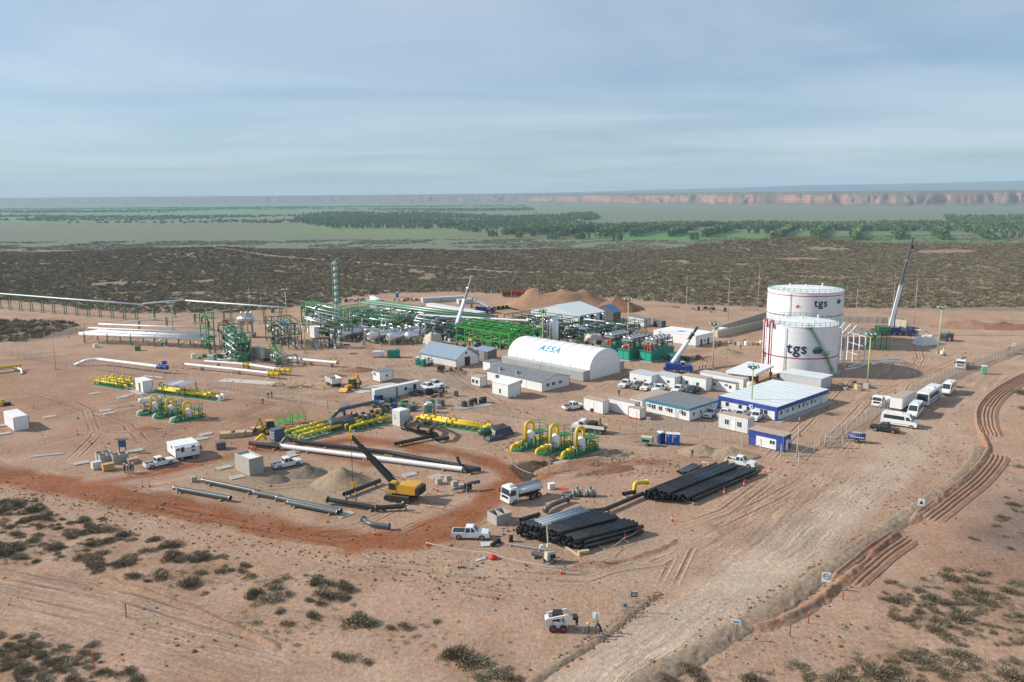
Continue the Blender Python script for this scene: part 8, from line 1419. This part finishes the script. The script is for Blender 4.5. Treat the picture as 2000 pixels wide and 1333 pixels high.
# white portal frame under construction and beams on the ground
t = thing('portal_frame', 'white skeleton building frame going up right of the front tank', 'building frame', P(1648, 716), R(12)); hw = zat(P(1648, 716), 660)
for j in range(4):
    y = j * 2.6
    for x in (0, 6.2): MB().bar((x, y, 0), (x, y, hw), .28).part('column', WHITE, t)
    MB().bar((0, y, hw), (3.1, y, hw + 3.2), .26).part('rafter', WHITE, t); MB().bar((3.1, y, hw + 3.2), (6.2, y, hw), .26).part('rafter', WHITE, t)
for z in (hw * .3, hw * .65, hw):
    for x in (0, 6.2): MB().bar((x, 0, z), (x, 7.8, z), .14).part('girt', WHITE, t)
for k in range(8): MB().bar((2.2, 7.8, k * hw / 8), (4.2, 7.8, k * hw / 8), .1).part('end_rail', WHITE, t)
for x in (2.2, 4.2): MB().bar((x, 7.8, 0), (x, 7.8, hw + 2), .18).part('end_post', WHITE, t)
for k, (x, y, a) in enumerate(((1668, 716, 40), (1690, 714, 40), (1712, 712, 40), (1664, 722, 30), (1738, 705, 3), (1742, 708, 2), (1746, 711, 3))): single('steel_beam', MB().bb(-3, 3, -.14, .14, .1, .16).bb(-3, 3, -.03, .03, .16, .42).bb(-3, 3, -.14, .14, .42, .48), WHITE, 'white steel beam lying on the ground, %s of the beams right of the front tank' % ORD[k], 'beam', P(x, y), R(a), 'white beams on the ground')
# tarpaulins
def tarp(label, px, py, sx_, sy_, h, m_, ang=30, seed=1, name='tarpaulin'):
    n = 18; o = []
    for i in range(n + 1):
        for j in range(n + 1):
            u, v = i / n * 2 - 1, j / n * 2 - 1; e = max(abs(u), abs(v)); z = h * (1 - smooth(.62, 1.0, np.array(e))) * (1 + .25 * float(fbm(np.array([u * 2 + seed]), np.array([v * 2]), 3, 1)[0])); k = 1 + .12 * float(fbm(np.array([math.atan2(v, u) * 2.5 + seed]), np.array([.3]), 3, .5)[0]) * e; o.append((u * sx_ * k, v * sy_ * k, float(z) + .02))
    b = sm(); b.add(o, [(i * (n + 1) + j, (i + 1) * (n + 1) + j, (i + 1) * (n + 1) + j + 1, i * (n + 1) + j + 1) for i in range(n) for j in range(n)]); single(name, b, m_, label, 'tarpaulin', P(px, py), R(ang))
tarp('white tarpaulin over a heap by the right light mast', 1806, 672, 3.4, 2.4, 2.6, TARPW, 20, 2); tarp('beige tarpaulin shelter, left one before the horizontal vessels', 810, 668, 2.6, 2.0, 2.6, TARPB, 45, 3); tarp('beige tarpaulin shelter, right one before the horizontal vessels', 846, 672, 2.8, 2.2, 3.4, TARPB, 45, 4); tarp('pale tarpaulin heap behind the compressor skids', 1160, 668, 3.0, 2.2, 2.6, TARPB, 20, 5); tarp('cream tarpaulin over crates right of the warehouse', 1200, 650, 5, 2.5, 3, mat('cream_tarp', (.56, .52, .38), .8, bump=.4), 35, 6); BT = mat('black_tarp', (.05, .055, .06), .4, var=.3, bump=.4); tarp('black tarpaulin over the right end of the triple valve skid', 668, 836, 3.4, 2.4, 2.0, BT, 20, 7); tarp('black plastic sheet over the right end of the yellow manifold', 976, 850, 2.8, 1.8, 1.8, BT, 40, 8); tarp('black plastic bundle lying before the yellow manifold end', 968, 858, 2.2, 1.2, .7, BT, 30, 9)
b = sm(); b.lathe([(.02, .2), (.7, .4), (.95, 1.0), (.7, 1.6), (.2, 1.8)], 0, 0, 16); b.v = [(x * 1.6, y, z) for x, y, z in b.v]; single('green_drum', b, mat('pod_green', (.03, .13, .06), .5), 'dark green rounded tank at the end of the yellow manifold', 'tank', P(947, 853), R(20))
tarp('white plastic water bag in front of the concrete bund wall', 1410, 652, 2.6, 2, 2.0, TARPW, 10, 10); genset('dark shelter box with open front by the orange vested person', 1847, 668, 20, 3.2, 2.4, 2.4, GREYC); t = thing('light_trailer', 'small white light trailer at the foot of the right light mast', 'trailer', P(1842, 695), R(10)); MB().box(0, 0, .5, 1.4, 1.0, .9, 0, .8, .8).part('housing', CONT, t); MB().bar((0, 0, 1.3), (0, 0, 2.4), .12).part('mast', CONT, t); [wheel(t, .1, s * .6, .32, .2) for s in (-1, 1)]
# timber heap
t = thing('timber_heap', 'untidy heap of pale boards and pallets in the open yard', 'timber heap', P(566, 756), R(-15)); r = random.Random(5)
for k in range(46): x, y, z = r.gauss(0, 3.2), r.gauss(0, 1.1), abs(r.gauss(.3, .5)); a = r.uniform(0, 3.1); l_ = r.uniform(.8, 2.2); MB().bar((x, y, z), (x + l_ * math.cos(a), y + l_ * math.sin(a), max(.05, z + r.uniform(-.4, .5))), r.uniform(.15, .5), .06).part('board', WOOD if k % 3 else mat('grey_wood', (.40, .36, .28), .85), t)
for k in range(12): x, y = 3.5 + r.gauss(0, 2), r.gauss(.8, .8); MB().bar((x + 4, y, .1), (x + 6, y + r.uniform(-.5, .5), .15), .3, .08).part('board', WOOD, t)
# ------------------------------------------------------------------ storage yard at the back
def spool(label, px, py, r_, m_, grp, w_=.9): t = thing('cable_drum', label, 'cable drum', P(px, py), R(80), grp); [sm().tube([(0, y - .06, r_), (0, y + .06, r_)], r_, 16).part('disc', m_, t) for y in (-w_ / 2, w_ / 2)]; sm().tube([(0, -w_ / 2, r_), (0, w_ / 2, r_)], r_ * .7, 12).part('cable', RUST, t)
REDD = mat('drum_red', (.45, .06, .03), .6); BRN = mat('drum_brown', (.33, .15, .06), .7)
for k, x in enumerate((984, 990, 996, 1003, 1010, 1016, 1023, 1030)): spool('%s cable drum in the far row by the boundary fence, %s from the left' % ('brown' if k in (0, 1, 2, 7) else 'red', ORD[k]), x, 580, 1.6, BRN if k in (0, 1, 2, 7) else REDD, 'cable drums at the boundary fence')
for k in range(9): x = 965 + k * 8.5; y = 602 - k * .9; loose('%s pipe spool piece in the storage yard row, %s from the left' % ('yellow' if k < 2 else 'cream', ORD[k]), [(x, y, .9), (x + 9, y - 3.5, .9)], .7, YEL if k < 2 else mat('cream_tarp'), 'pipe_spool', sk=True, group='pipe spools in the storage yard')
for k, (x, y, L0) in enumerate(((826, 592, 8), (862, 590, 11), (896, 595, 7))): t = thing('panel_stack', 'pale stack of white wall panels in the storage yard, %s from the left' % ORD[k], 'panel stack', P(x, y), R(20), 'stacks of white panels'); [MB().bb(0, L0, 0, 3.2, .15 + .32 * j, .42 + .32 * j).part('panel', GREYP if j % 2 else CONT, t) for j in range(6)]
cab('low_store', 'low flat white store roof behind the long green rack', 'building', (936, 622), 832, 948, 611, 40, CONT, mat('pale_roof', None), base=.2); cab('storage_container', 'small white container at the far left of the storage yard', 'container', (734, 595), 722, 742, 586, 20, CONT, WHITE); cab('pale_box', 'white instrument box on the green module left of the horizontal vessels', 'kiosk', (615, 662), 605, 624, 640, 45, CONT, WHITE, base=.2); cab('pale_box', 'grey blue panel hut in the dense plant module', 'kiosk', (508, 704), 494, 518, 682, 45, GREYP, ROOFB, base=.3)
cab('site_cabin', 'grey cabin right of the compressor pipe module behind the teal skids', 'cabin', (1258, 640), 1226, 1270, 624, 30, GREYP, ROOFG); cab('site_cabin', 'small dark topped hut behind the plant next to the pipe module', 'cabin', (1292, 642), 1276, 1300, 628, 20, mat('dark_sheet'), ROOFG)
def junk(label, px, py, n, sp, ms, seed, hmax=1.6):      # a crowd of small site goods standing together
    r = random.Random(seed); c = P(px, py); t = thing('material_pile', label, 'material pile', c, 0)
    for k in range(n):
        x, y = r.gauss(0, sp), r.gauss(0, sp * .45); q = r.random(); m_ = r.choice(ms)
        if q < .4: MB().box(x, y, 0, r.uniform(.5, 2), r.uniform(.5, 1.4), r.uniform(.3, hmax), r.uniform(0, 3)).part('goods_box', m_, t)
        elif q < .7: a = r.uniform(0, 3.1); l_ = r.uniform(1.5, 5); sm().tube([(x, y, .2 + r.random() * .6), (x + l_ * math.cos(a), y + l_ * math.sin(a), .2 + r.random() * .4)], r.uniform(.08, .25), 7).part('goods_pipe', m_, t)
        else: MB().cyl(x, y, 0, r.uniform(.5, hmax), r.uniform(.25, .6), 9).part('goods_drum', m_, t)
SM = [STEEL, GREYC, DARK, RUST, CONT, WOOD]
for l_, x, y, n, s, ms in (('dark scaffold goods at the far left of the storage yard', 705, 590, 16, 5, SM), ('mixed goods by the far teal toilet', 800, 588, 16, 5, SM), ('steel sections laid out behind the long green rack', 780, 606, 22, 8, [STEEL, GREYC, DARK]), ('mixed pipe goods before the low flat store', 850, 604, 18, 7, SM), ('long bundle of steel pipes in front of the compressor modules', 1165, 672, 22, 6, [STEEL, ALU, DARK]), ('yellow valves and frames lying by the bund wall', 1465, 672, 14, 5, [YEL, RUST, CONT]), ('dark machinery beside the rough terrain crane', 1340, 703, 16, 3, [DARK, GREYC, RUST]), ('rust and orange machinery under the canopy edge', 1540, 738, 14, 4, [RUST, ORANGE, DARK, RED]), ('small rubble by the light mast in the tank shadow', 1675, 757, 12, 3, [RUST, WOOD, CONC]), ('mixed site goods behind the dark valve skid', 740, 800, 20, 5, [GREEN, DARK, WOOD, ROYAL]), ('green fittings and swan necks behind the pale cabinet', 790, 798, 18, 4, [GREEN, STEEL, GREYC]), ('caged goods in front of the two parked pickups', 840, 772, 12, 3, [DARK, GREYC, RUST]), ('blue hoses and pumps by the plain white container', 750, 786, 10, 2, [mat('teal_blue'), ROYAL, DARK]), ('workshop scrap and barrels right of the skid loader', 880, 726, 12, 3, [DARK, RUST, WOOD]), ('timber and steel odds behind the far pipe stack', 1420, 912, 10, 3, [WOOD, RUST]), ('parked axles and racks by the far right boundary', 1380, 606, 14, 8, [DARK, STEEL, RUST]), ('goods right of the tall crane', 1772, 646, 10, 4, [STEEL, CONT, DARK]), ('red pumps before the raised vessel', 505, 632, 12, 4, [RED, DARK, STEEL]), ('valves and fittings under the white pipe bridge', 330, 676, 14, 7, [WHITE, STEEL, GREEN]), ('odd machine parts at the left picture edge', 6, 790, 8, 2, [DARK, YEL]), ('process clutter under the horizontal vessels', 760, 668, 40, 9, [DARK, STEEL, GREYC, GREEN]), ('process clutter under the dense green module', 470, 700, 40, 6, [DARK, STEEL, GREEN, WHITE]), ('process clutter under the green building frame', 960, 680, 40, 7, [DARK, STEEL, GREYC, CONT]), ('process clutter beside the pale warehouse', 1110, 662, 40, 9, [DARK, STEEL, GREEN, ALU])): junk(l_, x, y, n, s, ms, x + y)
# launcher end valves
for k, (x, y, z) in enumerate(((540, 731, 1.2), (562, 724, 1.4), (656, 708, 1.3), (490, 713, 1.4), (322, 718, 1.7))): t = thing('line_valve', '%s line valve at the %s' % (('yellow', 'yellow', 'yellow', 'yellow', 'blue'), ('end of the front launcher line', 'end of the second launcher line', 'end of the right white pipeline', 'middle of the second launcher line', 'end of the big white pipeline'))[0][k] + '' if False else ('yellow line valve at the ' + ('end of the front launcher line', 'end of the second launcher line', 'end of the right white pipeline', 'middle of the second launcher line')[k] if k < 4 else 'blue boxed line valve at the end of the big white pipeline'), 'valve', P(x, y, z) * 1.0); t.location.z = z; valve(t, (0, 0, 0), (1, -.25, 0), .42, YEL if k < 4 else ROYAL, None if k < 4 else ROYAL); [valve(t, (-1.6 - 1.4 * j, .4 + .35 * j, 0), (1, -.25, 0), .36, YEL if k < 4 else ROYAL) for j in range(1 if k != 1 else 2)]
